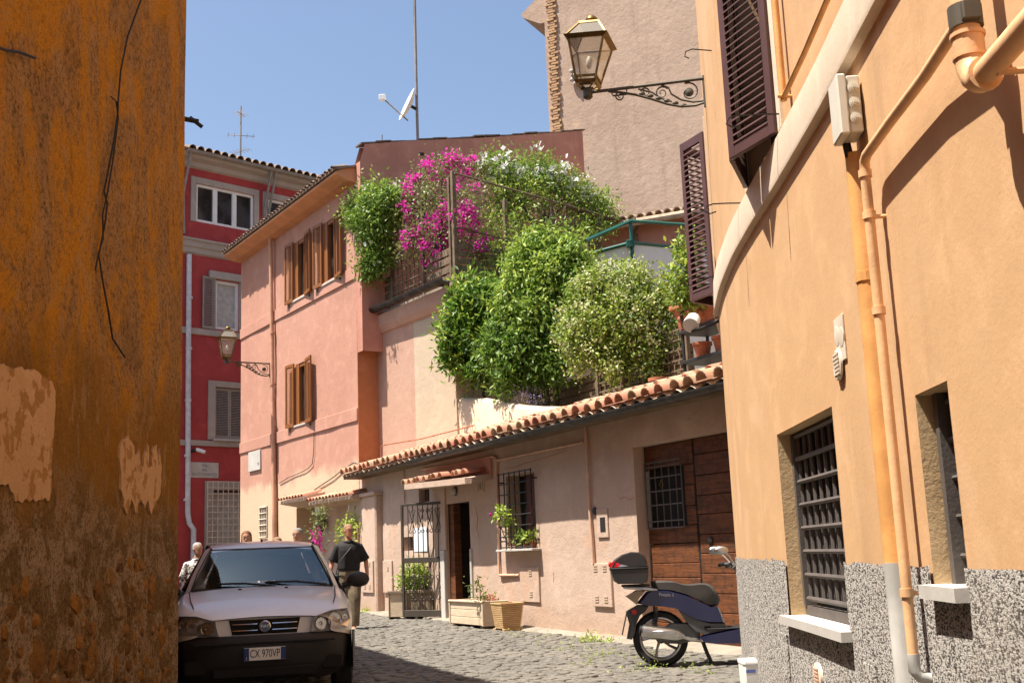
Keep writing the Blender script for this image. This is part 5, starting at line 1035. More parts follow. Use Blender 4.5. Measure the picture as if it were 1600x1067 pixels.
for i in range(70):
    a=rnd.uniform(0,6.28); l=rnd.uniform(.25,.62); e=rnd.uniform(.15,.75); bb.tube([p+Vector((.1*math.cos(a),.1*math.sin(a),0)),p+Vector((math.cos(a)*e*l*.6,math.sin(a)*e*l*.6,l*.7)),p+Vector((math.cos(a)*e*l,math.sin(a)*e*l,l))],.004,3)
bb.build('stalks',plain('dry_stalk',(.30,.28,.20),.9).m,t)['kind']='stuff'; cloud('flowers',t,[(p.x,p.y,p.z+.45,.26)],240,.05,'petal_lilac',25,.7,4,.04); cloud('foliage',t,[(p.x,p.y,p.z+.15,.22)],400,.07,'leaf_olive',26,.3,5,.06)
# ---------------------------------------------------------------- ground-level pots
def wood_mat(name,c,c2): 
    n=N(name); n.set(.75,0,.3); n.color(n.mix(n.ramp(n.noise(5,6,.7,stretch=(1,1,3)),.35,.65),c,c2)); n.bump(n.noise(30,5),.3,.01)
wood_mat('crate_wood',(.30,.235,.165),(.20,.15,.105)); wood_mat('pale_planter',(.62,.50,.36),(.52,.41,.29)); wood_mat('slat_wood',(.55,.36,.17),(.42,.26,.12))
gz=G(22)
pl=thing('planter','grey wooden crate planter with a round shrub behind the open gate','planter',(-2.05,22.15,gz),R_(-10))
m=lambda x,y,z:pl.matrix_basis@Vector((x,y,z))
bpy.context.view_layer.update()
for i in range(8): MB(m).cbox(-.06+i*.06,-.005+i*.06,-.30,-.27,.06,.50,.004).build('slat','crate_wood',pl)
MB(m).cbox(-.40,-.065,-.30,-.27,.05,.48,.006).build('side_board','pale_planter',pl)
MB(m).cbox(-.42,-.40,-.31,.2,0,.52,.004).build('side','crate_wood',pl); MB(m).cbox(.42,.44,-.31,.2,0,.52,.004).build('side','crate_wood',pl); MB(m).cbox(-.4,.42,.18,.2,.02,.5,.004).build('back','crate_wood',pl); MB(m).box(-.4,.42,-.27,.18,.40,.44).build('soil','soil',pl)
MB(m).cbox(-.43,.45,-.33,-.30,.48,.53,.004).build('rim','crate_wood',pl)
sp=thing('shrub','round bright green shrub growing in the grey crate behind the gate','shrub',(-2.05,22.15,gz+.44)); stems(sp,(-2.05,22.12,gz+.44),BL['gate'],.02,k=5,name='stem',seed=9,wob=.03); cloud('foliage',sp,BL['gate'],1700,.065,'leaf_light',27,.3,6,.06,.1,.45); cloud('foliage',sp,BL['gate'],700,.06,'leaf_mid',28,.2,6,.06,.1,.45)
wire('twig',[(-1.72,21.9,gz+.4),(-1.70,21.88,gz+.9),(-1.74,21.9,gz+1.35)],.012,'bark','dry reddish twig beside the shrub behind the gate','twig')
gz=gl_(1.5)
p1=thing('planter','long pale wooden planter box with a small sprig by the doorway','planter',tuple(LF(1.5,.32,gz)))
for z in (.05,.17,.29): MB(LF).cbox(.86,2.16,.50,.53,gz+z,gz+z+.115,.006).build('board','pale_planter',p1); MB(LF).cbox(.86,2.16,.10,.13,gz+z,gz+z+.115,.006).build('board','pale_planter',p1)
MB(LF).cbox(.82,.86,.08,.55,gz+.04,gz+.43,.008).build('end_board','pale_planter',p1); MB(LF).cbox(2.16,2.20,.08,.55,gz+.04,gz+.43,.008).build('end_board','pale_planter',p1)
MB(LF).cbox(.82,2.20,.50,.56,gz+.405,gz+.435,.006).build('rim','pale_planter',p1); MB(LF).box(.87,2.15,.13,.5,gz+.34,gz+.38).build('soil','soil',p1)
for u in (.95,2.05): MB(LF).cbox(u,u+.08,.15,.5,gz-.02,gz+.05,.004).build('foot','crate_wood',p1)
s1=thing('sapling','thin sprig with a few pale leaves in the long planter','plant',tuple(LF(1.5,.3,gz+.38))); q=LF(1.45,.3,gz+.37); MB().tube([q,q+Vector((.01,0,.22)),q+Vector((-.03,.0,.42))],.008,5).build('stem','bark',s1); cloud('foliage',s1,[(x,y-.25,z,r) for x,y,z,r in BL['pot1']],110,.07,'leaf_olive',29,.3,4,.04)
s2=thing('succulent','small pink flowering succulent at the right end of the long planter','plant',tuple(LF(.95,.32,gz+.38))); q=LF(1.0,.32,gz+.42); cloud('foliage',s2,[(q.x,q.y,q.z,.10)],150,.05,'petal_rose',30,.3,5,.03); cloud('foliage',s2,[(q.x+.0,q.y,q.z-.02,.12)],120,.05,'leaf_light',31,.3,5,.03)
gz=gl_(.25)
p2=thing('planter','square slatted wooden pot with tapering sides right of the long planter','planter',tuple(LF(.3,.35,gz)))
for i in range(13):
    z=.045+i*.0285; k=.150+.042*i/12; MB(LF).box(.30-k,.30+k,.36+k-.012,.36+k,gz+z,gz+z+.021).build('slat','slat_wood',p2); MB(LF).box(.30-k,.30-k+.012,.36-k,.36+k-.013,gz+z,gz+z+.021).build('slat','slat_wood',p2)
b=MB(LF); k0,k1=.135,.178; b._add([(.3-k0,.36-k0,gz+.03),(.3+k0,.36-k0,gz+.03),(.3+k0,.36+k0,gz+.03),(.3-k0,.36+k0,gz+.03),(.3-k1,.36-k1,gz+.40),(.3+k1,.36-k1,gz+.40),(.3+k1,.36+k1,gz+.40),(.3-k1,.36+k1,gz+.40)],[(0,3,2,1),(0,1,5,4),(1,2,6,5),(2,3,7,6),(3,0,4,7)]); b.build('liner','crate_wood',p2)
MB(LF).box(.14,.46,.20,.52,gz+.33,gz+.36).build('soil','soil',p2)
for a,b_ in ((.10,.12),(.42,.12)): MB(LF).cbox(a,a+.08,.2,.52,gz-.015,gz+.04,.004).build('foot','slat_wood',p2)
for i,(a,b_,c_,d_) in enumerate(((.10,.5,.53,.56),(.10,.5,.16,.19),(.10,.13,.19,.53),(.47,.5,.19,.53))): MB(LF).cbox(a,b_,c_,d_,gz+.405,gz+.425,.004).build('rim','slat_wood',p2)
# window sill pots
for i,(u,r_,lab) in enumerate(((-.02,.06,'small clay pot with a fleshy plant, rightmost on the barred window sill'),(.22,.05,'tiny dark pot in the middle of the barred window sill'),(.45,.055,'tiny clay pot left of centre on the barred window sill'))):
    q=LF(u,.03,1.425); claypot(lab,q,r_,.12,'pots on the barred window sill'); s=thing('potted_plant','green leaves of the '+lab.split(',')[0].replace('small clay pot with a ','').replace(' in the middle of the barred window sill',' pot at mid sill').replace(' left of centre on the barred window sill',' pot left on the sill'),'plant',tuple(q+Vector((0,0,.1)))); cloud('foliage',s,[(q.x,q.y,q.z+.18,.08)],60,.10,'leaf_light' if i==0 else 'leaf_mid',40+i,.1,4,.03,.0)
t=thing('window_plant','leafy spray with a pink bud growing out of the window grille to the left','plant',tuple(LF(.9,.05,1.45))); MB().tube([LF(.85,.02,1.45),LF(.95,.08,1.7),LF(1.0,.13,1.95),LF(1.15,.16,2.0)],.008,5).build('stem','bark',t); cloud('foliage',t,BL['winpl'],170,.085,'leaf_light',45,.2,4,.04,.1)
q=LF(1.24,.16,2.0); MB().ell(q,(.02,.02,.03)).build('bud','petal_magenta',t)
# porch plants
t=thing('bougainvillea','young pink bougainvillea trained up beside the pink house porch','climber',tuple(PF(2.3,.1,.27))); stems(t,PF(2.3,.15,.27),BL['pinkdoor'],.02,k=5,name='stem',seed=11,wob=.05); cloud('foliage',t,BL['pinkdoor'],420,.08,'leaf_olive',46,.2,6,.08); cloud('bracts',t,BL['pinkdoor'][2:5],170,.06,'petal_magenta',47,.6,20,.07,.2,.85)
cp=claypot('clay pot of the pink bougainvillea beside the porch, hidden by the car',PF(2.3,.15,.26),.18,.35)
t=thing('climbing_plant','thin green climber around the dark door right of the porch','climber',tuple(PF(.4,.1,.27))); stems(t,PF(.4,.15,.27),BL['rightdoor'],.015,k=4,name='stem',seed=12,wob=.05); cloud('foliage',t,BL['rightdoor'],420,.09,'leaf_light',48,.2,5,.08)
# orange trough with iron railing behind the walking man
ot=thing('planter','orange trough planter with a crossed iron rail behind the walking man','planter',tuple(LF(8.1,.9,.27)))
MB(LF).cbox(7.75,8.9,.55,.95,.27,.62,.02).build('trough','pot_clay',ot)
for u in (7.72,8.4): MB().tube([LF(u,1.0,.27),LF(u,1.0,.98)],.018,5).build('post','iron',ot)
MB().tube([LF(7.72,1.0,.92),LF(8.4,1.0,.92)],.015,5).build('rail','iron',ot); MB().tube([LF(7.72,1.0,.35),LF(8.4,1.0,.9)],.015,5).build('brace','iron',ot); MB().tube([LF(7.72,1.0,.9),LF(8.4,1.0,.35)],.015,5).build('brace','iron',ot)
# weeds between the cobbles
wt=thing('weeds','patchy low green weeds growing between the sunlit cobbles','weeds',(1.0,14.5,.14))
wb_=[]
for (x,y,r_) in ((.85,15.6,.22),(1.15,15.35,.16),(.5,14.6,.2),(.95,13.6,.28),(1.3,13.2,.2),(1.55,12.6,.2),(1.2,12.0,.25),(1.75,11.7,.2),(-.1,16.9,.2),(.35,16.3,.15),(-1.9,22.6,.15),(-2.3,22.4,.1),(-3.3,24.6,.25),(.2,15.4,.12),(.7,12.8,.15)): wb_.append((x,y,G(y)-.0,r_))
cloud('leaves',wt,wb_,1500,.03,'leaf_light',50,.2,10,.05,0,.4,.2,.06)
for c in wt.children: me=c.data; 
wl=cloud('leaves',wt,[(.9,15.5,.16,.2),(-3.2,24.7,.26,.2)],300,.07,'leaf_light',51,.2,8,.05,0,.3,.0,.15)
del wt['category']; tag(MB().ell((.02,18.25,G(18.2)+.03),(.04,.025,.03),8,6).build('bottle_cap',plain('litter_blue',(.10,.22,.5),.4).m,smooth=True),'bit of blue litter on the ground right of the slatted pot','litter')
wt['kind']='stuff'
# ================================================================ street lanterns on scrolled brackets
n=N('lantern_glass'); nt_=n.t; tr=n.new('ShaderNodeBsdfTransparent'); tr.inputs[0].default_value=(.93,.90,.84,1); gl=n.new('ShaderNodeBsdfGlossy'); gl.inputs[1].default_value=.08; df=n.new('ShaderNodeBsdfDiffuse'); df.inputs[0].default_value=(.62,.56,.46,1)
fr_=n.new('ShaderNodeFresnel'); fr_.inputs[0].default_value=1.5; m1=n.new('ShaderNodeMixShader'); m2=n.new('ShaderNodeMixShader'); m1.inputs[0].default_value=.28
n.link(tr.outputs[0],m1.inputs[1]); n.link(df.outputs[0],m1.inputs[2]); n.link(fr_.outputs[0],m2.inputs[0]); n.link(m1.outputs[0],m2.inputs[1]); n.link(gl.outputs[0],m2.inputs[2]); n.link(m2.outputs[0],n.t.nodes['Material Output'].inputs[0])
def lantern(label,base,direc,L_,H_,rz,tilt,s=1.0,group=None):
    base=Vector(base); d=Vector(direc).normalized(); t=thing('street_lamp',label,'street lamp',tuple(base),0,group)
    end=base+d*L_; B3=lambda a,z:base+d*a+Vector((0,0,z))
    br=MB().tube([base,end],.018*s,8).build('bracket_arm','bracket_iron',t,smooth=True)
    def curve(pts,r): return MB().tube([B3(a*L_,z*H_) for a,z in pts],r,6)
    curve([(0,-.92),(.08,-1.0),(.2,-.98),(.32,-.82),(.45,-.55),(.58,-.32),(.72,-.14),(.82,-.05)],.013*s).build('lower_arm','bracket_iron',br,smooth=True)
    def spiral(ca,cz,r,turns,a0,sg=1,th=.009):
        p=[]
        for i in range(int(14*turns)+1):
            f=i/(14*turns); a=a0+sg*f*turns*2*math.pi; rr=r*(1-.82*f); p.append(B3(ca*L_+rr*math.cos(a),cz*H_+rr*math.sin(a)))
        return MB().tube(p,[th*s*(1-.5*i/len(p)) for i in range(len(p))],6)
    for ca,cz,r,tu,a0,sg in ((.13,-.46,.105*s,1.3,1.2,1),(.36,-.36,.07*s,1.6,2.6,-1),(.50,-.26,.05*s,1.5,.3,1),(.72,-.30,.05*s,1.6,1.5,-1)): spiral(ca,cz,r,tu,a0,sg).build('scroll','bracket_iron',br,smooth=True)
    curve([(.0,-.86),(.1,-.86),(.2,-.72),(.28,-.45),(.30,-.2),(.36,-.06)],.010*s).build('scroll','bracket_iron',br,smooth=True); curve([(.28,-.75),(.38,-.55),(.44,-.3),(.56,-.1)],.009*s).build('scroll','bracket_iron',br,smooth=True); curve([(.66,-.02),(.66,-.25),(.78,-.25),(.80,-.03)],.009*s).build('scroll','bracket_iron',br,smooth=True)
    MB().lathe([(.001,-.006),(.04*s,-.006),(.048*s,0),(.03*s,.006),(.001,.012)],B3(.13*L_,-.46*H_),(-d.y,d.x,0),12).build('rosette','bracket_iron',br,smooth=True)
    for k in range(6): MB().ell(B3((.18+.07*k)*L_,(-.98+.13*k)*H_+.01),(.035*s,.012*s,.02*s),8,5).build('acanthus','bracket_iron',br,smooth=True)
    MB().tube([base+Vector((0,0,.03)),base+Vector((0,0,-H_-.03))],.016*s,6).build('wall_plate','bracket_iron',br)
    MB().lathe([(.03*s,-.07*s),(.05*s,-.05*s),(.05*s,.02*s),(.03*s,.05*s)],end,(0,0,1),10).build('socket','bracket_iron',t,smooth=True)
    M=Matrix.Translation(end+Vector((0,0,.03*s)))@Matrix.Rotation(tilt,4,'Y')@Matrix.Rotation(rz,4,'Z')
    Q=lambda a,b_,z:M@Vector((a*s,b_*s,z*s))
    c4=((-1,-1),(1,-1),(1,1),(-1,1)); z0,z1,z2,z3=.075,.50,.53,.70; w0,w1,w2,w3=.095,.185,.215,.105
    for a,b_ in c4:
        MB().tube([Q(0,0,0),Q(a*.05,b_*.05,.03),Q(a*w0,b_*w0,z0)],.008*s,5).build('stay','bracket_iron',t,smooth=True)
        MB().tube([Q(a*w0,b_*w0,z0-.03),Q(a*w1,b_*w1,z1)],.012*s,4).build('corner_bar','brass',t); MB().tube([Q(a*w2*.97,b_*w2*.97,z2),Q(a*w3,b_*w3,z3)],.012*s,4).build('roof_bar','brass',t)
    def ringb(w,za,zb,wt=.0,name='rim',mat='brass'):
        for (a,b_),(c_,e_) in zip(c4,c4[1:]+c4[:1]):
            MB()._add([Q(a*w,b_*w,za),Q(c_*w,e_*w,za),Q(c_*(w+wt),e_*(w+wt),zb),Q(a*(w+wt),b_*(w+wt),zb),Q(a*(w-.018),b_*(w-.018),za),Q(c_*(w-.018),e_*(w-.018),za),Q(c_*(w+wt-.018),e_*(w+wt-.018),zb),Q(a*(w+wt-.018),b_*(w+wt-.018),zb)],[(0,1,2,3),(7,6,5,4),(3,2,6,7),(0,4,5,1)]).build(name,mat,t)
    ringb(w0+.01,z0-.035,z0,.012); ringb(w0+.016,z0+.03,z0+.05,.004); ringb(w1+.005,z1-.005,z1+.03,.04); ringb(w3+.01,z3-.005,z3+.02,-.01)
    for (a,b_),(c_,e_) in zip(c4,c4[1:]+c4[:1]):
        MB()._add([Q(a*w0,b_*w0,z0),Q(c_*w0,e_*w0,z0),Q(c_*w1,e_*w1,z1),Q(a*w1,b_*w1,z1)],[(0,1,2,3)]).build('pane','lantern_glass',t); MB()._add([Q(a*w2*.95,b_*w2*.95,z2),Q(c_*w2*.95,e_*w2*.95,z2),Q(c_*w3,e_*w3,z3),Q(a*w3,b_*w3,z3)],[(0,1,2,3)]).build('roof_pane','lantern_glass',t)
    MB()._add([Q(a*w3,b_*w3,z3+.015) for a,b_ in c4],[(0,1,2,3)]).build('top_plate','brass',t)
    ax=(M.to_3x3()@Vector((0,0,1))); MB().lathe([(.045*s,0),(.05*s,.02*s),(.045*s,.035*s),(.065*s,.05*s),(.06*s,.075*s),(.035*s,.095*s),(.004,.105*s)],Q(0,0,z3+.015),ax,14).build('finial','brass',t,smooth=True)
    MB().lathe([(.02*s,.0),(.035*s,.04*s),(.03*s,.10*s),(.008*s,.13*s)],Q(0,0,.36),-ax,10).build('lamp_head','white_pvc',t,smooth=True)
    return t
lantern('brass street lantern on a scrolled bracket projecting from the orange house',(2.07,11.0,6.06),(-1.18,.25,0),1.20,.28,R_(-18),R_(6),1.02,'street lanterns')
b0=PF(5.68,0.0,6.66); lantern('farther brass street lantern on a scrolled bracket on the pink house',tuple(b0),tuple(PF.n),1.20,.34,R_(20),R_(2),1.12,'street lanterns')

# ================================================================ open iron gate at the doorway
g0=Vector((-1.36,21.28,0)); g1=Vector((-2.24,21.86,0)); gd_=(g1-g0).normalized(); gL=(g1-g0).length; gn=Vector((-gd_.y,gd_.x,0))
gt=thing('gate','tall brown iron gate with scrollwork standing open in front of the doorway','gate',tuple(g0+Vector((0,0,.21))))
m=lambda a,b_,z:g0+gd_*a+gn*b_+Vector((0,0,z))
z0,z1=.27,2.36
for a0,a1 in ((0,.06),(gL-.05,gL)): MB(m).cbox(a0,a1,-.02,.02,z0,z1,.004).build('stile','bronze_gate',gt)
for a,b_ in ((z0,z0+.12),(1.25,1.35),(z1-.05,z1)): MB(m).cbox(.06,gL-.05,-.018,.018,a,b_,.004).build('rail','bronze_gate',gt)
xs=[.06+(gL-.11)*(i+1)/8 for i in range(7)]
for x in xs: MB().tube([m(x,0,z0+.1),m(x,0,z1-.03)],.009,5).build('bar','bronze_gate',gt,smooth=True)
for zc in (2.02,.80):
    for i in range(4):
        x=.12+.205*i+.05
        for sg in (-1,1):
            for up in (-1,1):
                p=[m(x+sg*(.012+.05*f),.0,zc+up*(.02+.16*f)) for f in (0,.3,.6,.9)]
                c_=(x+sg*.035,zc+up*.185)
                p+=[m(c_[0]+.042*sg*math.cos(a)*(1-.07*k),.0,c_[1]+up*.042*math.sin(a)*(1-.07*k)) for k,a in enumerate(np.linspace(0,4.4,9))]
                MB().tube(p,.008,4).build('scroll','bronze_gate',gt,smooth=True)
        MB().ell(m(x,0,zc),(.018,.018,.03),6,4).build('collar','bronze_gate',gt)
for x in (.05,gL-.35): MB(m).cbox(x,x+.05,-.015,.015,.20,z0+.02,.003).build('foot','bronze_gate',gt)
# ================================================================ the parked car (faces the camera)
n=N('car_paint'); n.set(.34,.12,.5); n.color(n.mix(n.ramp(n.noise(3,4),.3,.7),(.80,.785,.785),(.76,.745,.745))); n.b.inputs['Coat Weight'].default_value=.6; n.b.inputs['Coat Roughness'].default_value=.12
plain('bumper_black',(.022,.020,.020),.55,0,.4); plain('tyre',(.018,.017,.017),.85); metal('rim_silver',(.55,.55,.55),.35); metal('chrome',(.75,.75,.77),.15,1,.05); plain('seat_fabric',(.045,.05,.065),.9); plain('dash',(.03,.03,.033),.8); plain('rubber',(.012,.012,.012),.7)
n=N('car_glass'); tr=n.new('ShaderNodeBsdfTransparent'); tr.inputs[0].default_value=(.74,.83,.87,1); gl=n.new('ShaderNodeBsdfGlossy'); gl.inputs[1].default_value=.02; gl.inputs[0].default_value=(.72,.93,1,1); fz=n.new('ShaderNodeFresnel'); fz.inputs[0].default_value=2.1; mx=n.new('ShaderNodeMixShader'); n.link(fz.outputs[0],mx.inputs[0]); n.link(tr.outputs[0],mx.inputs[1]); n.link(gl.outputs[0],mx.inputs[2]); n.link(mx.outputs[0],n.t.nodes['Material Output'].inputs[0])
n=N('lamp_glass'); tr=n.new('ShaderNodeBsdfTransparent'); tr.inputs[0].default_value=(.93,.91,.88,1); gl=n.new('ShaderNodeBsdfGlossy'); gl.inputs[1].default_value=.04; fz=n.new('ShaderNodeFresnel'); fz.inputs[0].default_value=1.5; mx=n.new('ShaderNodeMixShader'); n.link(fz.outputs[0],mx.inputs[0]); n.link(tr.outputs[0],mx.inputs[1]); n.link(gl.outputs[0],mx.inputs[2]); n.link(mx.outputs[0],n.t.nodes['Material Output'].inputs[0])
CX,CY=-2.31,10.46; CA=math.atan2(.94,3.9)      # nose position and heading: axis runs away to the left
car=thing('parked_car','silver grey hatchback with black bumper parked facing the camera in the shade','car',(CX,CY,G(12)+.005),CA)
def cm_(x,y,z):      # x back from the nose, y to the picture's right, z up  -> car local
    return Vector((y,x,z))
def cpart(b,name,mat,parent=None,smooth=True,sub=0,angle=40):
    o=b.build(name,mat,parent or car,smooth=smooth,local=True,angle=angle)
    if sub: mod(o,'SUBSURF',levels=sub,render_levels=sub)
    return o
def sym(rows): return [[(x,y,z) for y,z in pr] for x,pr in rows]
# body shell: each station lists (half width, height) from sill to centre of the top
st=[(.06,[(.56,.60),(.60,.66),(.58,.725),(.44,.745),(.22,.755),(0,.76)]),
    (.12,[(.70,.58),(.73,.67),(.71,.755),(.52,.785),(.26,.80),(0,.805)]),
    (.26,[(.785,.55),(.805,.68),(.785,.80),(.60,.845),(.30,.865),(0,.87)]),
    (.50,[(.815,.52),(.83,.70),(.805,.865),(.64,.905),(.32,.925),(0,.93)]),
    (.80,[(.825,.48),(.835,.72),(.81,.915),(.66,.955),(.34,.975),(0,.98)]),
    (1.05,[(.825,.46),(.835,.74),(.81,.94),(.68,.985),(.36,1.01),(0,1.015)])]
b=MB()
rings=[]
for x,pr in st:
    r=[(cm_(x,-y,z)) for y,z in pr]+[cm_(x,y,z) for y,z in pr[-2::-1]]
    rings.append([tuple(p) for p in r])
b.loft(rings,caps=False,closed=False); cpart(b,'bonnet','car_paint',sub=2,angle=60)
b=MB(); b.loft([[tuple(cm_(.082+.05*abs(k)**3,.60*k,z)) for k in (-1,-.8,-.5,0,.5,.8,1)] for z in (.58,.66,.735)]+[[tuple(cm_(.10+.05*abs(k)**3,.585*k,.752)) for k in (-1,-.8,-.5,0,.5,.8,1)]],caps=False,closed=False); cpart(b,'front_panel','car_paint')
for sg in (-1,1):     # front wing to rear quarter: flank panel
    b=MB(); rows=[]
    for x,w,zt in ((1.0,.832,.94),(1.4,.838,.955),(2.0,.84,.965),(2.7,.835,.98),(3.3,.80,1.0),(3.72,.70,1.01),(3.82,.55,1.01)):
        rows.append([tuple(cm_(x,sg*w*k,z)) for k,z in ((.97,.22),(1.0,.34),(1.005,.60),(.995,.82),(.965,zt))])
    b.loft(rows,caps=False,closed=False); fl_=cpart(b,'flank','car_paint',angle=60)
    cpart(MB().loft([[tuple(cm_(x,sg*(w+.004),z)) for z in (.50,.58)] for x,w in ((1.02,.838),(1.6,.845),(2.4,.845),(3.2,.815))],closed=False),'side_strip','bumper_black',fl_)
    b=MB(); rows=[]
    for x,w in ((.30,.80),(.5,.825),(.62,.83)): rows.append([tuple(cm_(x,sg*w*k,z)) for k,z in ((.97,.30),(1,.45),(1.0,.58))])
# roof and pillars
tops=[(1.50,.50,1.385),(1.56,.512,1.415),(1.75,.525,1.448),(2.2,.53,1.468),(2.8,.52,1.448),(3.25,.49,1.40),(3.45,.47,1.355)]
b=MB(); b.loft([[tuple(cm_(x,w*k,z-(abs(k)**2.2)*.035)) for k in (-1,-.8,-.5,-.2,0,.2,.5,.8,1)] for x,w,z in tops],caps=False,closed=False); rf_=cpart(b,'roof','car_paint',angle=60); mod(rf_,'SOLIDIFY',thickness=.02)
cpart(MB().tube([cm_(1.85,.0,1.46),cm_(1.92,0,1.475)],.012,6),'aerial_base','rubber',rf_)
for sg in (-1,1): cpart(MB().tube([cm_(1.0,sg*.70,.982),cm_(.80,sg*.685,.953),(cm_(.50,sg*.665,.905)),cm_(.28,sg*.63,.85)],.005,5),'shut_line','rubber')
WB=(1.02,.685,.985); WT=(1.50,.505,1.385)      # windscreen corners (x, half width, z)
def wsrow(f,dx=0,s=1): 
    x=WB[0]+(WT[0]-WB[0])*f; w=(WB[1]+(WT[1]-WB[1])*f)*s; z=WB[2]+(WT[2]-WB[2])*f+.018*math.sin(math.pi*f)
    return [tuple(cm_(x-.055*(1-k*k)+dx,w*k,z)) for k in (-1,-.75,-.5,-.25,0,.25,.5,.75,1)]
b=MB(); b.loft([wsrow(f) for f in (0,.2,.4,.6,.8,1)],caps=False,closed=False); ws=cpart(b,'windscreen','car_glass',angle=80)
for f0,f1,nm in ((0,.03,'screen_seal'),(.965,1.0,'screen_seal')): cpart(MB().loft([wsrow(f0,-.006,1.01),wsrow(f1,-.006,1.01)],caps=False,closed=False),nm,'rubber',ws)
for sg in (-1,1):
    pil=[[tuple(cm_(x+dx,sg*(w+dw),z+dz)) for dx,dw,dz in ((-.02,-.012,.012),(.06,.055,-.01),(.12,.045,-.02),(.05,-.02,-.01))] for x,w,z in [(WB[0]-.02,WB[1]+.01,WB[2]-.03),(1.18,.632,1.135),(1.34,.572,1.268),(WT[0]+.01,WT[1]+.012,WT[2]+.01)]]
    cpart(MB().loft(pil),'front_pillar','car_paint'); cpart(MB().tube([cm_(1.00,sg*.68,.985),cm_(1.18,sg*.628,1.142),cm_(1.34,sg*.566,1.276),cm_(1.49,sg*.508,1.392)],.012,6),'pillar_seal','rubber')
    gl_rows=[[tuple(cm_(x,sg*w0,z0)),tuple(cm_(x2,sg*w1,z1))] for x,w0,z0,x2,w1,z1 in ((1.22,.80,.955,1.66,.535,1.40),(1.6,.805,.96,1.8,.54,1.42),(2.2,.805,.975,2.2,.545,1.432),(2.8,.80,.985,2.75,.535,1.418),(3.2,.76,1.0,3.05,.515,1.388))]
    cpart(MB().loft(gl_rows,caps=False,closed=False),'side_window','car_glass')
    cpart(MB().tube([cm_(2.25,sg*.808,.97),cm_(2.22,sg*.545,1.43)],.03,5),'centre_pillar','rubber'); cpart(MB().loft([[tuple(cm_(x,sg*w,z)) for x,w,z in ((3.15,.77,1.0),(3.65,.70,1.0),(3.65,.66,1.0),(3.15,.73,1.0))],[tuple(cm_(x,sg*w,z)) for x,w,z in ((3.0,.56,1.40),(3.4,.52,1.36),(3.4,.48,1.36),(3.0,.52,1.40))]]),'rear_pillar','car_paint')
b=MB(); b.loft([[tuple(cm_(3.72,.62*k,1.02)) for k in (-1,0,1)],[tuple(cm_(3.45,.48*k,1.35)) for k in (-1,0,1)]],caps=False,closed=False); cpart(b,'rear_window','car_glass')
cpart(MB().loft([[tuple(cm_(3.82,w,z)) for w in (-.6,0,.6)] for z in (.25,.6,1.0)],caps=False,closed=False),'tailgate','car_paint')
# bumper, black, with a lip and air intake
b=MB(); rows=[]
for z,x0,w,bow in ((.20,.10,.66,.10),(.26,.03,.74,.13),(.36,.0,.785,.16),(.46,-.01,.80,.17),(.54,-.015,.805,.17),(.575,.0,.80,.17),(.60,.02,.79,.17)):
    rows.append([tuple(cm_(x0+bow*abs(k)**2.6+(.22*max(0,abs(k)-.85)/.15 if abs(k)>.85 else 0),w*k if abs(k)<.86 else w*k,z)) for k in (-1,-.95,-.86,-.7,-.5,-.25,0,.25,.5,.7,.86,.95,1)])
b.loft(rows,caps=False,closed=False); bp=cpart(b,'bumper','bumper_black',angle=60)
b=MB(); b.loft([[tuple(cm_(x,sgw,z)) for sgw,x in ((-.82,.52),(-.83,.34),(-.80,.2))] for z in (.24,.4,.58)],caps=False,closed=False); cpart(b,'bumper_end','bumper_black',bp)
b=MB(); b.loft([[tuple(cm_(x,sgw,z)) for sgw,x in ((.82,.52),(.83,.34),(.80,.2))] for z in (.24,.4,.58)],caps=False,closed=False); cpart(b,'bumper_end','bumper_black',bp)
cpart(MB(cm_).cbox(-.028,.02,-.62,.62,.525,.545,.005),'bumper_strip','rubber',bp); cpart(MB(cm_).cbox(-.012,.06,-.45,.45,.24,.32,.01),'air_intake','dark',bp)
for sg in (-1,1): cpart(MB(cm_).cbox(.06,.12,sg*.60-.10,sg*.60+.10,.27,.40,.015),'fog_recess','dark',bp)
# grille with chrome bars and round badge
gx=.052; cpart(MB()._add([tuple(cm_(gx+.03*abs(y)/.36,y,z)) for y,z in ((-.285,.605),(.285,.605),(.315,.735),(-.315,.735))]+[tuple(cm_(gx+.08,y,z)) for y,z in ((-.285,.605),(.285,.605),(.315,.735),(-.315,.735))],[(0,1,2,3),(0,4,5,1),(1,5,6,2),(2,6,7,3),(3,7,4,0)]),'grille','dark',None,False)
gr=[o for o in car.children if o.name.startswith('grille')][-1]
for z in (.640,.695):
    for sg in (-1,1): cpart(MB().tube([cm_(gx-.012,sg*.065,z),cm_(gx-.004,sg*.2,z),cm_(gx+.010,sg*.285,z)],.0065,6),'grille_bar','chrome',gr)
cpart(MB().lathe([(.052,0),(.052,.012),(.045,.016),(.043,.013)],cm_(gx-.006,0,.672),cm_(-1,0,0),24),'badge_ring','chrome',gr); cpart(MB().lathe([(.042,0),(.042,.014)],cm_(gx-.006,0,.672),cm_(-1,0,0),24),'badge',plain('badge_blue',(.10,.13,.24),.35).m,gr)
def letter_car(txt,size,mat,parent,p,sx=1.0,ext=.0015,sp=1.0):
    me=text_mesh(txt,size,ext,sp); me.materials.clear(); me.materials.append(MATS[mat])
    me.transform(Matrix(((sx,0,0,p.x),(0,0,-1,p.y),(0,1,0,p.z),(0,0,0,1)))); o=bpy.data.objects.new('lettering',me); col.objects.link(o); o.parent=parent; return o
letter_car('FIAT',.036,'chrome',gr,cm_(gx-.0225,0,.672),1.0)
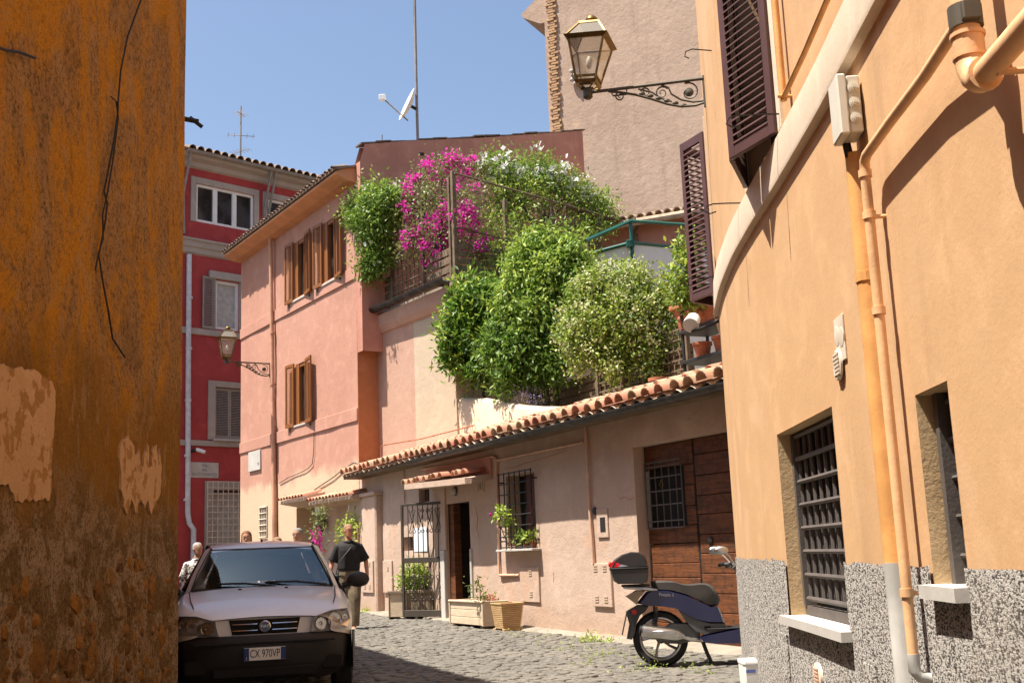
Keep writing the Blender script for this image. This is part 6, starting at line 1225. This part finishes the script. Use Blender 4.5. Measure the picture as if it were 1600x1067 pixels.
# headlights
for sg in (-1,1):
    out=[(.030,.405,.605),(.028,.435,.735),(.052,.60,.785),(.125,.745,.792),(.165,.775,.70),(.105,.745,.628)]
    hl=cpart(MB()._add([tuple(cm_(x+.085,sg*y,z)) for x,y,z in out]+[tuple(cm_(x,sg*y,z)) for x,y,z in out],[tuple(range(6))]+[(i,(i+1)%6,6+(i+1)%6,6+i) for i in range(6)]),'headlight',plain('lamp_house',(.48,.45,.42),.35,.3).m if sg<0 else 'lamp_house',None,False)
    for (x,y,z,r_) in ((.050,.500,.672,.056),(.070,.625,.700,.068),(.120,.722,.712,.034)):
        cpart(MB().lathe([(r_,.0),(r_*.97,.02),(r_*.85,-.015),(r_*.5,-.04),(.002,-.05)],cm_(x+.02,sg*y,z),cm_(-1,sg*.22,0),20),'reflector','chrome',hl); cpart(MB().ell(cm_(x+.01,sg*y,z),(r_*.3,r_*.3,r_*.3),8,6),'bulb','lamp_glass',hl)
    cpart(MB()._add([tuple(cm_(x-.004,sg*y,z)) for x,y,z in out]+[tuple(cm_(.038,sg*.58,.695))],[(i,(i+1)%6,6) for i in range(6)]),'lens','lamp_glass',hl,False)
# number plate
npl=cpart(MB(cm_).cbox(-.040,-.022,-.18,.18,.385,.495,.002),'number_plate','white_pvc',None,False); cpart(MB(cm_).box(-.0415,-.040,-.18,-.138,.387,.493),'plate_band',plain('plate_blue',(.015,.05,.22),.4).m,npl,False); cpart(MB(cm_).box(-.0415,-.040,.138,.18,.387,.493),'plate_band','plate_blue',npl,False)
letter_car('CX 970VP',.098,'rubber',npl,cm_(-.0405,0,.440),.62); letter_car('I',.035,'white_pvc',npl,cm_(-.0420,-.16,.405),1.0)
cpart(MB(cm_).cbox(-.036,-.018,-.19,.19,.378,.502,.002),'plate_holder','bumper_black',npl,False)
# wipers, washer jets, mirrors
for p0,p1 in ((( -.45),(.12)),((.02),(.62))):
    cpart(MB().tube([cm_(.985,p1,1.00),cm_(.985,(p0+p1)/2,1.04),cm_(1.02,p0,1.045)],.010,5),'wiper','rubber')
for y in (-.22,.22): cpart(MB().ell(cm_(.86,y,.985),(.02,.014,.012),8,5),'washer_jet','rubber')
for sg in (-1,1):
    mi=cpart(MB().ell(cm_(1.22,sg*.955,1.03),(.115,.07,.078),14,10),'wing_mirror','bumper_black'); cpart(MB().tube([cm_(1.25,sg*.80,.97),cm_(1.23,sg*.88,1.0)],.035,6),'mirror_arm','bumper_black',mi)
# interior
cpart(MB().loft([[tuple(cm_(x,y,z)) for y in (-.66,0,.66)] for x,z in ((1.03,.985),(1.25,1.0),(1.42,.96),(1.45,.7))],caps=False,closed=False),'dashboard','dash'); 
for y in (-.36,.36):
    s_=cpart(MB().loft([[tuple(cm_(x,y+w*k,z)) for k in (-1,-.7,.7,1)]+[tuple(cm_(x+.12,y+w*k,z)) for k in (1,-1)] for x,w,z in ((1.95,.24,.50),(2.08,.25,.75),(2.18,.22,1.02),(2.22,.18,1.10))]),'seat','seat_fabric'); cpart(MB().ell(cm_(2.26,y,1.21),(.12,.06,.095),12,8),'headrest','seat_fabric',s_)
cpart(MB().loft([[tuple(cm_(x,y,z)) for y in (-.6,-.2,.2,.6)] for x,z in ((2.9,.55),(3.0,.8),(3.06,1.0))],caps=False,closed=False),'rear_seat','seat_fabric')
cpart(MB().tube([cm_(1.52+.07*math.sin(a),.36+.18*math.cos(a),.97+.16*math.sin(a)) for a in np.linspace(0,2*math.pi,20)],.014,6),'steering_wheel','dash'); cpart(MB(cm_).cbox(1.1,1.22,-.35,-.05,.99,1.0,.002),'paper','white_pvc'); cpart(MB(cm_).cbox(.9,3.75,-.78,.78,.24,.28,.01),'floor_pan','dash')
cpart(MB(cm_).cbox(1.47,1.50,-.10,.10,1.315,1.36,.01),'rear_view_mirror','dash')
# wheels
for x in (.75,3.21):
    for sg in (-1,1):
        c=cm_(x,sg*.735,.285); ax=cm_(0,sg,0); w_=cpart(MB().lathe([(.19,-.085),(.26,-.088),(.284,-.07),(.286,.0),(.284,.07),(.26,.088),(.19,.085)],c,ax,28),'wheel','tyre'); cpart(MB().lathe([(.185,.05),(.18,.075),(.10,.085),(.05,.09),(.001,.09)],c,ax,20),'rim','rim_silver',w_)
# ================================================================ scooter parked beside the garage door
n=N('scooter_blue'); n.set(.3,0,.5); n.color((.004,.007,.055)); n.b.inputs['Coat Weight'].default_value=.8; n.b.inputs['Coat Roughness'].default_value=.08
plain('scooter_grey',(.10,.10,.10),.5,.1); plain('seat_vinyl',(.06,.055,.05),.55,0,.4); plain('case_black',(.035,.033,.034),.38,0,.5); plain('tail_red',(.50,.01,.015),.25,0,.5); plain('smoke_lens',(.34,.28,.20),.25); metal('steel',(.62,.61,.60),.3)
sc_=thing('scooter','dark blue scooter with black top case parked in front of the garage door','scooter',(1.44,12.36,G(12.36)),R_(-4))
def sp_(b,name,mat,parent=None,smooth=True,sub=0,angle=40):
    o=b.build(name,mat,parent or sc_,smooth=smooth,local=True,angle=angle)
    if sub: mod(o,'SUBSURF',levels=sub,render_levels=sub)
    return o
def slab(prof,y0,y1,bev=.3):
    """side outline (x,z) given a rounded width: outer rings are shrunk towards the outline's middle"""
    cx=sum(p[0] for p in prof)/len(prof); cz=sum(p[1] for p in prof)/len(prof); w=y1-y0; rings=[]
    for f,s in ((0,1-bev*.25),(.15,1-bev*.06),(.3,1),(.7,1),(.85,1-bev*.06),(1,1-bev*.25)):
        rings.append([(cx+(x-cx)*s,y0+w*f,cz+(z-cz)*s) for x,z in prof])
    return MB().loft(rings)
def wheel(x,z,r,name):
    w_=sp_(MB().lathe([(r*.76,-.045),(r*.9,-.055),(r*.985,-.03),(r,0),(r*.985,.03),(r*.9,.055),(r*.76,.045),(r*.76,-.045)],(x,0,z),(0,1,0),36,False),name,'tyre')
    sp_(MB().lathe([(r*.78,-.04),(r*.70,-.045),(r*.66,-.03),(r*.66,.03),(r*.70,.045),(r*.78,.04)],(x,0,z),(0,1,0),32,False),'rim','rim_silver',w_); sp_(MB().lathe([(.001,-.05),(.05,-.045),(.05,.045),(.001,.05)],(x,0,z),(0,1,0),14),'hub','scooter_grey',w_)
    for i in range(5):
        a=2*math.pi*i/5+.5; p=[(x+math.cos(a+d)*rr,0,z+math.sin(a+d)*rr) for rr,d in ((.04,0),(r*.4,.06),(r*.68,.16))]; sp_(MB().tube(p,[.022,.018,.024],6,True,.8),'spoke','rim_silver',w_)
    return w_
wheel(0,.29,.29,'wheel'); wheel(1.33,.29,.29,'wheel')
# top case
tc=[(-.495,1.03),(-.49,1.06),(-.44,1.12),(-.36,1.17),(-.26,1.197),(-.17,1.19),(-.12,1.15),(-.095,1.08),(-.09,1.035)]
sp_(slab(tc,-.20,.20,.5),'case_lid','case_black',angle=50); bc=[(-.497,1.022),(-.485,.965),(-.46,.90),(-.42,.868),(-.16,.862),(-.11,.88),(-.088,.94),(-.085,1.022)]; cb_=sp_(slab(bc,-.205,.205,.3),'case_base','case_black',angle=50)
sp_(MB().cbox(-.499,-.086,-.212,.212,1.018,1.036,.006),'case_seam','rubber',cb_); 
for sg in (-1,): sp_(MB()._add([(-.497,sg*.19,1.045),(-.41,sg*.208,1.045),(-.375,sg*.205,1.07),(-.44,sg*.196,1.108),(-.47,sg*.186,1.098)],[(0,1,2,3,4)]),'case_reflector','tail_red',cb_,False); 
sp_(MB().cbox(-.505,-.47,-.17,.17,1.045,1.10,.012),'case_reflector','tail_red',cb_); sp_(MB()._add([(-.41,-.2095,1.045),(-.30,-.2095,1.048),(-.33,-.2085,1.062),(-.375,-.2065,1.072)],[(0,1,2,3)]),'case_trim','steel',cb_,False)
# rack and grab rail
sp_(MB().cbox(-.38,-.08,-.12,.12,.835,.855,.006),'rack','case_black')
for sg in (-1,1): sp_(MB().tube([(-.36,sg*.12,.835),(-.15,sg*.14,.815),(-.01,sg*.145,.79)],.018,8),'grab_rail','steel')
# saddle
seat=[(-.07,.885),(.04,.885),(.15,.878),(.25,.845),(.33,.835),(.44,.842),(.51,.84),(.57,.815),(.62,.74),(.645,.665),(.62,.61),(.55,.60),(.42,.67),(.28,.735),(.10,.79),(-.06,.805)]
sp_(slab(seat,-.145,.145,.6),'saddle','seat_vinyl',angle=60)
# blue tail and flank
pan=[(-.23,.66),(-.13,.775),(-.05,.80),(.10,.79),(.28,.735),(.42,.665),(.55,.60),(.62,.60),(.65,.52),(.675,.435),(.52,.44),(.38,.475),(.27,.54),(.16,.60),(.03,.625),(-.12,.635)]
pn=sp_(slab(pan,-.165,.165,.25),'side_panel','scooter_blue',angle=50)
me=text_mesh('People S',.045,.001); me.materials.clear(); me.materials.append(MATS['steel']); me.transform(Matrix(((1,0,0,.08),(0,0,1,-.168),(0,1,0,.742),(0,0,0,1)))@Matrix.Rotation(-.10,4,'Z')); o=bpy.data.objects.new('lettering',me); col.objects.link(o); o.parent=pn
low_=[(.19,.59),(.30,.525),(.40,.47),(.52,.435),(.675,.43),(.70,.365),(.58,.345),(.45,.32),(.36,.36),(.30,.42)]; sp_(slab(low_,-.150,.150,.2),'lower_panel','scooter_grey',angle=50); 
sp_(MB().cbox(.45,.52,-.154,-.148,.375,.41,.004),'vent','dark')
sp_(slab([(-.345,.735),(-.23,.795),(-.14,.79),(-.21,.70),(-.23,.645)],-.13,.13,.4),'tail_light','smoke_lens',angle=60)
gu=[(-.22,.645),(-.10,.635),(-.14,.58),(-.20,.54),(-.245,.45),(-.27,.345),(-.30,.29),(-.355,.30),(-.34,.36),(-.32,.45),(-.35,.58),(-.28,.615)]
mg=sp_(slab(gu,-.075,.075,.2),'mudguard','case_black',angle=50); sp_(MB().poly([(-.405,-.09,.345),(-.345,-.09,.565),(-.335,-.09,.562),(-.395,-.09,.342)],(0,.18,0)),'number_plate','case_black',mg,False); sp_(MB().lathe([(.028,0),(.028,.012)],(-.262,-.078,.575),(0,-1,0),14),'side_reflector','tail_red',mg)
# exhaust, shock absorber, engine case, stand
mu=sp_(MB().lathe([(.045,-.02),(.066,.0),(.068,.05),(.068,.32),(.06,.37),(.03,.43)],(-.185,-.17,.385),(.985,0,-.165),20),'silencer','steel'); sp_(MB().lathe([(.02,-.035),(.05,-.03),(.055,.04),(.05,.05)],(-.19,-.17,.386),(.985,0,-.165),16),'silencer_tip','rubber',mu); sp_(MB().cbox(-.09,.16,-.245,-.235,.34,.385,.004),'heat_shield','steel',mu)
sp_(MB().tube([(.20,-.17,.315),(.30,-.16,.285),(.38,-.12,.275),(.5,-.05,.28)],.022,8),'exhaust_pipe','steel',mu)
sh_=sp_(MB().tube([(-.03,-.11,.62),(-.05,-.11,.42)],.018,8),'shock_absorber','scooter_grey')
for i in range(8): sp_(MB().lathe([(.028,-.006),(.032,0),(.028,.006)],(-.036-.0018*i*2,-.11,.56-.018*i),(.1,0,1),10),'coil','rubber',sh_)
sp_(slab([(.02,.38),(.12,.45),(.30,.44),(.42,.36),(.40,.27),(.2,.23),(.04,.24)],-.09,.12,.3),'engine','scooter_grey',angle=50)
for sg in (-1,1): sp_(MB().tube([(.43,sg*.10,.27),(.47,sg*.12,.14),(.52,sg*.13,.012)],.016,6),'stand_leg','iron')
sp_(MB().tube([(.50,-.12,.06),(.50,.12,.06)],.012,6),'stand_bar','iron'); sp_(MB().tube([(.48,-.12,.08),(.42,-.17,.05)],.012,6),'stand_foot','iron')
# floorboard, leg shield, fork, handlebars
fb=[(.375,.295),(.50,.325),(.70,.36),(.87,.385),(1.02,.40),(1.04,.33),(1.0,.235),(.85,.225),(.54,.228),(.42,.25)]; sp_(slab(fb,-.20,.20,.25),'floorboard','scooter_blue',angle=50); sp_(MB().cbox(.48,1.0,-.19,.19,.378,.386,.003),'floor_mat','rubber')
ls=[(1.0,.35),(1.08,.36),(1.10,.6),(1.03,.85),(.94,1.0),(.86,1.02),(.92,.85),(1.0,.6),(.96,.40)]; sp_(slab(ls,-.21,.21,.3),'leg_shield','scooter_blue',angle=50); sp_(slab([(.92,.98),(1.01,1.0),(1.05,.94),(1.05,.84),(1.0,.86)],-.12,.12,.5),'headlight','smoke_lens',angle=60)
sp_(MB().tube([(.92,0,.95),(1.13,0,.62)],.03,8),'steering_column','scooter_grey')
for sg in (-1,1): sp_(MB().tube([(1.17,sg*.075,.62),(1.33,sg*.075,.29)],.018,8),'fork_leg','steel')
sp_(MB().tube([(1.33+.315*math.cos(a),0,.29+.315*math.sin(a)) for a in np.linspace(.5,2.8,10)],[.05]*10,6,True,1.3),'front_mudguard','scooter_blue')
def spf(b,name,mat,parent=None,smooth=True,sub=0,angle=40):
    b.v=[(x-.20,y,z) for x,y,z in b.v]; return sp_(b,name,mat,parent,smooth,sub,angle)
spf(slab([(.96,1.0),(1.02,1.06),(1.10,1.04),(1.12,.98),(1.04,.95)],-.10,.10,.5),'cowl','case_black',angle=60)
for sg in (-1,1):
    hb=spf(MB().tube([(1.03,sg*.08,1.02),(.98,sg*.2,1.035),(.94,sg*.28,1.03)],.014,8),'handlebar','steel'); spf(MB().tube([(.955,sg*.255,1.032),(.90,sg*.37,1.015)],.020,8),'grip','rubber',hb); spf(MB().tube([(1.0,sg*.24,1.02),(.965,sg*.36,1.0)],.008,6),'brake_lever','steel',hb)
    mi=spf(MB().tube([(1.0,sg*.17,1.04),(.95,sg*.24,1.11),(.90,sg*.29,1.155)],.008,6),'mirror_stem','steel',hb); mr=spf(MB().ell((.865,sg*.31,1.175),(.075,.022,.045),14,8),'mirror','rim_silver')
b=MB(); b.loft([[(1.07+.02*k*k,.19*k*s,z) for k in (-1,-.5,0,.5,1)] for z,s in ((1.04,.8),(1.15,1),(1.26,.9),(1.32,.6))],caps=False,closed=False); ws_=spf(b,'windscreen','lamp_glass',angle=60)
# ================================================================ people
def skin(name,c): 
    n=N(name); n.set(.55,0,.35); n.color(n.mix(n.ramp(n.noise(25,4),.3,.7),c,tuple(x*.85 for x in c))); n.b.inputs['Subsurface Weight'].default_value=.08
skin('skin',(.52,.27,.18)); skin('skin_red',(.55,.24,.15))
plain('shirt_black',(.022,.021,.022),.85,var=.2,scale=10,bump=.2); plain('trousers',(.20,.155,.10),.9,var=.25,scale=8,bump=.3); plain('shoe',(.30,.26,.21),.8); plain('bag_black',(.016,.016,.017),.7); plain('hair_grey',(.26,.25,.24),.8,var=.2,scale=60); plain('hair_sand',(.30,.19,.10),.8,var=.2,scale=60); plain('hair_red',(.22,.08,.03),.7,var=.3,scale=50); plain('hair_white',(.46,.44,.41),.8,var=.3,scale=50); plain('eye_white',(.7,.68,.65),.4); plain('eye_dark',(.02,.015,.012),.3); plain('lip',(.40,.14,.11),.6)
n=N('shirt_stripe'); n.set(.9); wv=n.new('ShaderNodeTexWave'); wv.inputs['Scale'].default_value=9; n.link(n.pos(),wv.inputs[0]); n.color(n.mix(wv.outputs['Fac'],(.62,.48,.44),(.42,.30,.30)))
n=N('dress_print'); n.set(.9); n.color(n.mix(n.ramp(n.noise(26,3,.6),.48,.54),(.75,.72,.68),(.08,.075,.07)))
plain('top_plain',(.5,.42,.36),.9)
def ring(c,a,b_,rx,ry,k=10): return [tuple(c+a*(rx*math.cos(2*math.pi*i/k))+b_*(ry*math.sin(2*math.pi*i/k))) for i in range(k)]
def limb(b,pts,rs,flat=1.0,k=10): b.tube(pts,rs,k,True,flat)
def hand(b,w,d,side,fwd,s=1.0,curl=.5):
    """palm and five fingers; w wrist, d direction of the palm, side = thumb side, fwd = the way the fingers curl"""
    w=Vector(w);d=Vector(d).normalized();side=Vector(side);side=(side-d*side.dot(d)).normalized();f=Vector(fwd);f=(f-d*f.dot(d)-side*f.dot(side)).normalized()
    b.tube([w,w+d*.035*s,w+d*.085*s],[.024*s,.040*s,.042*s],8,True,.5) if False else b.loft([ring(w+d*t*s,side,f,rx*s,ry*s,8) for t,rx,ry in ((0,.026,.02),(.03,.036,.017),(.07,.043,.016),(.09,.040,.014))])
    for i,(o,l) in enumerate(((.030,.070),(.010,.080),(-.011,.074),(-.030,.058))):
        p=w+d*.085*s+side*o*s; c=curl*(1+.1*i); q=p+(d*math.cos(c*.5)+f*math.sin(c*.5))*l*.45*s; r=q+(d*math.cos(c*1.4)+f*math.sin(c*1.4))*l*.33*s; e=r+(d*math.cos(c*2.1)+f*math.sin(c*2.1))*l*.25*s
        b.tube([p-d*.01*s,q,r,e],[.0105*s,.0098*s,.009*s,.0075*s],6)
    p=w+d*.03*s+side*.032*s; b.tube([p-side*.008*s,p+(d*.6+side*.7)*.03*s,p+(d*.95+side*.45)*.058*s+f*.01*s],[.013*s,.012*s,.009*s],6)
def head(t,c,yaw,skin_m,hair_m,hair,H_=.235,body=None,glasses=False,tilt=0,beard=None):
    """lofted head turned to yaw (0 = towards the camera, -y); c = chin-to-crown centre"""
    f=Vector((math.sin(yaw),-math.cos(yaw),0)); s=Vector((-f.y,f.x,0))*-1; s=Vector((math.cos(yaw),math.sin(yaw),0)); u=Vector((0,0,1)); k=H_/.235
    P=lambda a,b_,z:Vector(c)+s*(a*k)+f*(b_*k)+u*(z*k)
    prof=[(-.118,.020,.030,.045),(-.105,.045,.058,.035),(-.075,.058,.076,.022),(-.04,.066,.088,.008),(0,.072,.095,0),(.04,.076,.099,-.004),(.075,.070,.092,-.008),(.10,.050,.068,-.010),(.115,.022,.032,-.010)]
    hd=MB(); hd.loft([ring(P(0,off,z),s,f,rx*k,ry*k,14) for z,rx,ry,off in prof]); (body or hd)
    tgt=body if body is not None else hd
    if body is not None: body.merge(hd)
    tgt.loft([[tuple(P(a,b_,z)) for a,b_ in ((-.006*w,.088),(0,.090+d),(.006*w,.088))]+[tuple(P(0,.075,z))] for z,w,d in ((.018,1,.004),(-.005,1.6,.012),(-.03,2.6,.024),(-.038,2.2,.012))])
    for sg in (-1,1): tgt.ell(P(sg*.076,-.005,-.005),(.010*k,.018*k,.030*k),8,6)
    parts=[]
    for sg in (-1,1):
        parts.append(MB().ell(P(sg*.030,.083,.012),(.013*k,.009*k,.008*k),8,6).build('eye','eye_white',t,smooth=True)); MB().ell(P(sg*.030,.0905,.012),(.0055*k,.004*k,.0055*k),6,5).build('pupil','eye_dark',t,smooth=True); MB().tube([P(sg*.014,.092,.032),P(sg*.032,.092,.037),P(sg*.050,.080,.031)],.0045*k,5).build('eyebrow',hair_m,t,smooth=True)
    MB().tube([P(-.024,.084,-.062),P(0,.093,-.060),P(.024,.084,-.062)],[.003*k,.006*k,.003*k],6).build('mouth','lip',t,smooth=True)
    if glasses:
        for sg in (-1,1): MB().tube([P(sg*.032+.021*math.cos(a),.099,.010+.016*math.sin(a)) for a in np.linspace(0,6.28,13)],.002*k,4).build('spectacle_rim','iron',t); MB().tube([P(sg*.052,.097,.012),P(sg*.076,.03,.012),P(sg*.076,-.01,.010)],.002*k,4).build('spectacle_arm','iron',t)
    hb=MB()
    if hair=='short': hb.loft([ring(P(0,off,z),s,f,rx*k,ry*k,14) for z,rx,ry,off in ((-.03,.0745,.080,-.022),(.01,.078,.088,-.018),(.045,.081,.098,-.010),(.08,.074,.096,-.010),(.108,.053,.073,-.011),(.122,.022,.034,-.012))])
    elif hair=='bald': hb.loft([ring(P(0,off,z),s,f,rx*k,ry*k,14) for z,rx,ry,off in ((-.045,.071,.072,-.030),(0,.0765,.080,-.026),(.03,.078,.085,-.022),(.05,.0765,.082,-.024))]); 
    else:
        hb.loft([ring(P(0,off,z),s,f,rx*k,ry*k,14) for z,rx,ry,off in ((-.17,.085,.055,-.055),(-.10,.092,.075,-.042),(-.03,.090,.085,-.032),(.03,.089,.096,-.020),(.075,.083,.102,-.012),(.112,.058,.078,-.012),(.128,.024,.034,-.012))])
    ho=hb.build('hair',hair_m,t,smooth=True,angle=80); mod(ho,'SUBSURF',levels=1,render_levels=1)
    if beard: MB().loft([ring(P(0,off,z),s,f,rx*k,ry*k,12) for z,rx,ry,off in ((-.122,.02,.03,.05),(-.105,.048,.062,.036),(-.08,.060,.079,.022),(-.066,.062,.082,.016))]).build('beard',beard,t,smooth=True)
    return hd
def person(label,loc,yaw,H_,pose,shirt,pants,hair_m,hair,skin_m='skin',glasses=False,headyaw=0,sleeve='short',bag=False,group='passers-by',beard=None,crown=None,skirt=False):
    """pose: dict with hip shift and the elbow, wrist, knee, ankle of each side (x across, y depth (- = towards camera), z up; metres for a 1.75 m figure)"""
    t=thing('person',label,'person',loc,yaw,group); k=H_/1.75
    V_=lambda p:Vector(p)*k; b=MB(); X=Vector((1,0,0)); Y=Vector((0,1,0))
    # one continuous body: torso, neck, limbs and hands merged by a voxel remesh
    tor=[(.86,.155,.105),(.95,.165,.115),(1.06,.150,.105),(1.18,.160,.112),(1.30,.175,.115),(1.39,.165,.095),(1.44,.10,.075),(1.48,.058,.060),(1.53,.054,.058)]
    b.loft([ring(V_((0,pose.get('lean',0)*(z-.9),z)),X,Y,rx*k,ry*k,14) for z,rx,ry in tor])
    for sg,nm in ((-1,'l'),(1,'r')):
        sh=(sg*.172,pose.get('lean',0)*.5,1.375); el=pose['el'+nm]; wr=pose['wr'+nm]; hp=(sg*.085,0,.90); kn=pose['kn'+nm]; an=pose['an'+nm]
        limb(b,[V_((sg*.14,sh[1],1.385)),V_(sh),V_(tuple((Vector(sh)+Vector(el))/2)),V_(el),V_(tuple((Vector(el)*.6+Vector(wr)*.4))),V_(wr)],[.044*k,.046*k,.045*k,.040*k,.037*k,.026*k])
        d=(Vector(wr)-Vector(el)); hand(b,V_(wr)-d.normalized()*.01,d,pose.get('th'+nm,(0,-1,0)),(-sg,0,0),k,.55)
        limb(b,[V_(hp),V_(tuple((Vector(hp)+Vector(kn))/2)),V_(kn),V_(tuple(Vector(kn)*.6+Vector(an)*.4)),V_(an)],[.085*k,.072*k,.055*k,.055*k,.036*k])
        ft=pose.get('ft'+nm,(0,-1,0)); limb(b,[V_(an),V_(an)+Vector((0,0,-.05*k)),V_(an)+Vector(ft)*.16*k+Vector((0,0,-.06*k))],[.036*k,.038*k,.03*k])
    hc=V_((0,pose.get('lean',0)*.72-.01,1.632)); head(t,hc,headyaw,skin_m,hair_m,hair,.235*k,b,glasses,0,beard)
    bo=b.build('body',skin_m,t,smooth=False,local=True); mod(bo,'REMESH',mode='VOXEL',voxel_size=.011*k,use_smooth_shade=True)
    for o in [c for c in t.children if c is not bo]: pass
    # shirt
    sb=MB(); sb.loft([ring(V_((0,pose.get('lean',0)*(z-.9),z)),X,Y,rx*k,ry*k,16) for z,rx,ry in ((.975,.170,.128),(1.0,.190,.145),(1.08,.190,.142),(1.20,.194,.142),(1.31,.200,.140),(1.38,.192,.122),(1.425,.130,.095),(1.465,.078,.078))])
    for sg,nm in ((-1,'l'),(1,'r')):
        sh=Vector((sg*.172,pose.get('lean',0)*.5,1.365)); el=Vector(pose['el'+nm]); wr=Vector(pose['wr'+nm])
        pts=[V_((sg*.10,sh.y,1.375)),V_(sh),V_(sh.lerp(el,.5)),V_(sh.lerp(el,.92))]; rs=[.066*k,.074*k,.076*k,.084*k]
        if sleeve=='long': pts+= [V_(el),V_(el.lerp(wr,.5)),V_(el.lerp(wr,.9))]; rs+=[.06*k,.052*k,.042*k]
        limb(sb,pts,rs,1.0,12)
    so_=sb.build('shirt',shirt,t,local=True); mod(so_,'REMESH',mode='VOXEL',voxel_size=.014*k,use_smooth_shade=True)
    cl=MB(); cl.loft([ring(V_((0,-.012+pose.get('lean',0)*.52,z)),X,Y,rx*k,ry*k,14) for z,rx,ry in ((1.445,.088,.082),(1.478,.072,.072),(1.45,.098,.09))],caps=False); cl.build('collar',shirt,t,smooth=True,local=True)
    if skirt: MB().loft([ring(V_((0,0,z)),X,Y,rx*k,ry*k,16) for z,rx,ry in ((.45,.26,.22),(.7,.22,.18),(.92,.175,.135))]).build('skirt',pants,t,smooth=True,local=True)
    else:
        pb=MB(); pb.loft([ring(V_((0,0,z)),X,Y,rx*k,ry*k,16) for z,rx,ry in ((.78,.170,.130),(.86,.184,.142),(.93,.182,.138),(.995,.174,.132))])
        for sg,nm in ((-1,'l'),(1,'r')):
            hp=Vector((sg*.088,0,.88)); kn=Vector(pose['kn'+nm]); an=Vector(pose['an'+nm]); limb(pb,[V_(hp),V_(hp.lerp(kn,.5)),V_(kn),V_(kn.lerp(an,.5)),V_(an)+Vector((0,0,-.02*k))],[.112*k,.106*k,.096*k,.090*k,.086*k],1.1,12)
        po=pb.build('trousers',pants,t,local=True); mod(po,'REMESH',mode='VOXEL',voxel_size=.015*k,use_smooth_shade=True); MB().loft([ring(V_((0,0,z)),X,Y,.180*k,.138*k,18) for z in (.965,1.0)],caps=False).build('belt','bag_black',t,smooth=True,local=True)
    for sg,nm in ((-1,'l'),(1,'r')):
        an=V_(pose['an'+nm]); ft=Vector(pose.get('ft'+nm,(0,-1,0))); dn=Vector(pose.get('dn'+nm,(0,0,-1)))
        MB().loft([ring(an-ft*.06*k+dn*.045*k,Vector((1,0,0)),dn,.034*k,.045*k,10),ring(an-ft*.02*k+dn*.045*k,Vector((1,0,0)),dn,.042*k,.052*k,10),ring(an+ft*.08*k+dn*.062*k,Vector((1,0,0)),dn,.046*k,.036*k,10),ring(an+ft*.16*k+dn*.07*k,Vector((1,0,0)),dn,.042*k,.026*k,10),ring(an+ft*.20*k+dn*.075*k,Vector((1,0,0)),dn,.02*k,.016*k,10)]).build('shoe','shoe',t,smooth=True,local=True)
    if crown: MB().loft([ring(hc+Vector((0,.01*k,z*k)),X,Y,rx*k,ry*k,14) for z,rx,ry in ((.05,.078,.098),(.085,.072,.09),(.112,.048,.06),(.122,.02,.025))]).build('cap',crown,t,smooth=True,local=True)
    if bag:
        MB().cbox(-.30*k,-.15*k,-.10*k,.09*k,.62*k,.92*k,.025).build('shoulder_bag','bag_black',t,local=True); MB().tube([V_((-.22,-.06,.9)),V_((-.16,-.155,1.12)),V_((.02,-.15,1.33)),V_((.10,-.06,1.44)),V_((.10,.08,1.42)),V_((-.05,.15,1.2)),V_((-.2,.08,.92))],.007,5,True,2.0).build('bag_strap','bag_black',t,smooth=True,local=True)
    return t
# heads are placed in body-local space, so the world inverse is not applied to them
_ob=MB.build
def _lb(s,name,mat,parent=None,smooth=False,local=False,root=None,angle=40):
    if parent is not None and parent.name.startswith('person'): local=True
    return _ob(s,name,mat,parent,smooth,local,root,angle)
MB.build=_lb
walk=dict(lean=-.02,ell=(-.285,.03,1.12),wrl=(-.33,-.06,.87),elr=(.285,.05,1.12),wrr=(.31,.0,.86),knl=(-.10,-.06,.48),anl=(-.085,.16,.115),knr=(.09,-.10,.49),anr=(.075,-.13,.085),dnl=(0,.0,-1))
stand=dict(lean=0,ell=(-.24,.03,1.12),wrl=(-.25,-.04,.86),elr=(.24,.03,1.12),wrr=(.25,-.04,.86),knl=(-.09,-.02,.48),anl=(-.09,.05,.085),knr=(.09,-.02,.48),anr=(.09,-.02,.085))
person('man in a black shirt and khaki trousers walking with a shoulder bag',(-2.93,19.75,G(19.75)),R_(6),1.76,walk,'shirt_black','trousers','hair_sand','short','skin_red',True,R_(28),'short',True)
person('grey haired man in a striped shirt behind the car roof',(-3.52,18.3,G(18.3)),R_(-8),1.70,stand,'shirt_stripe','trousers','hair_grey','short','skin',True,R_(-6),'long')
person('person with reddish hair just showing above the car roof, left of the grey haired man',(-4.17,17.6,G(17.6)),R_(5),1.67,stand,'top_plain','trousers','hair_red','long','skin',False,R_(5))
person('person with sandy hair barely visible above the car roof, in front of the barred vent',(-3.74,17.8,G(17.8)),R_(0),1.56,stand,'top_plain','trousers','hair_sand','long','skin',False,R_(10))
person('person with white hair and black and white printed top, left of the car',(-5.0,17.9,G(17.9)),R_(20),1.53,stand,'dress_print','dress_print','hair_white','short','skin',False,R_(30),'long',skirt=True)
MB.build=_ob
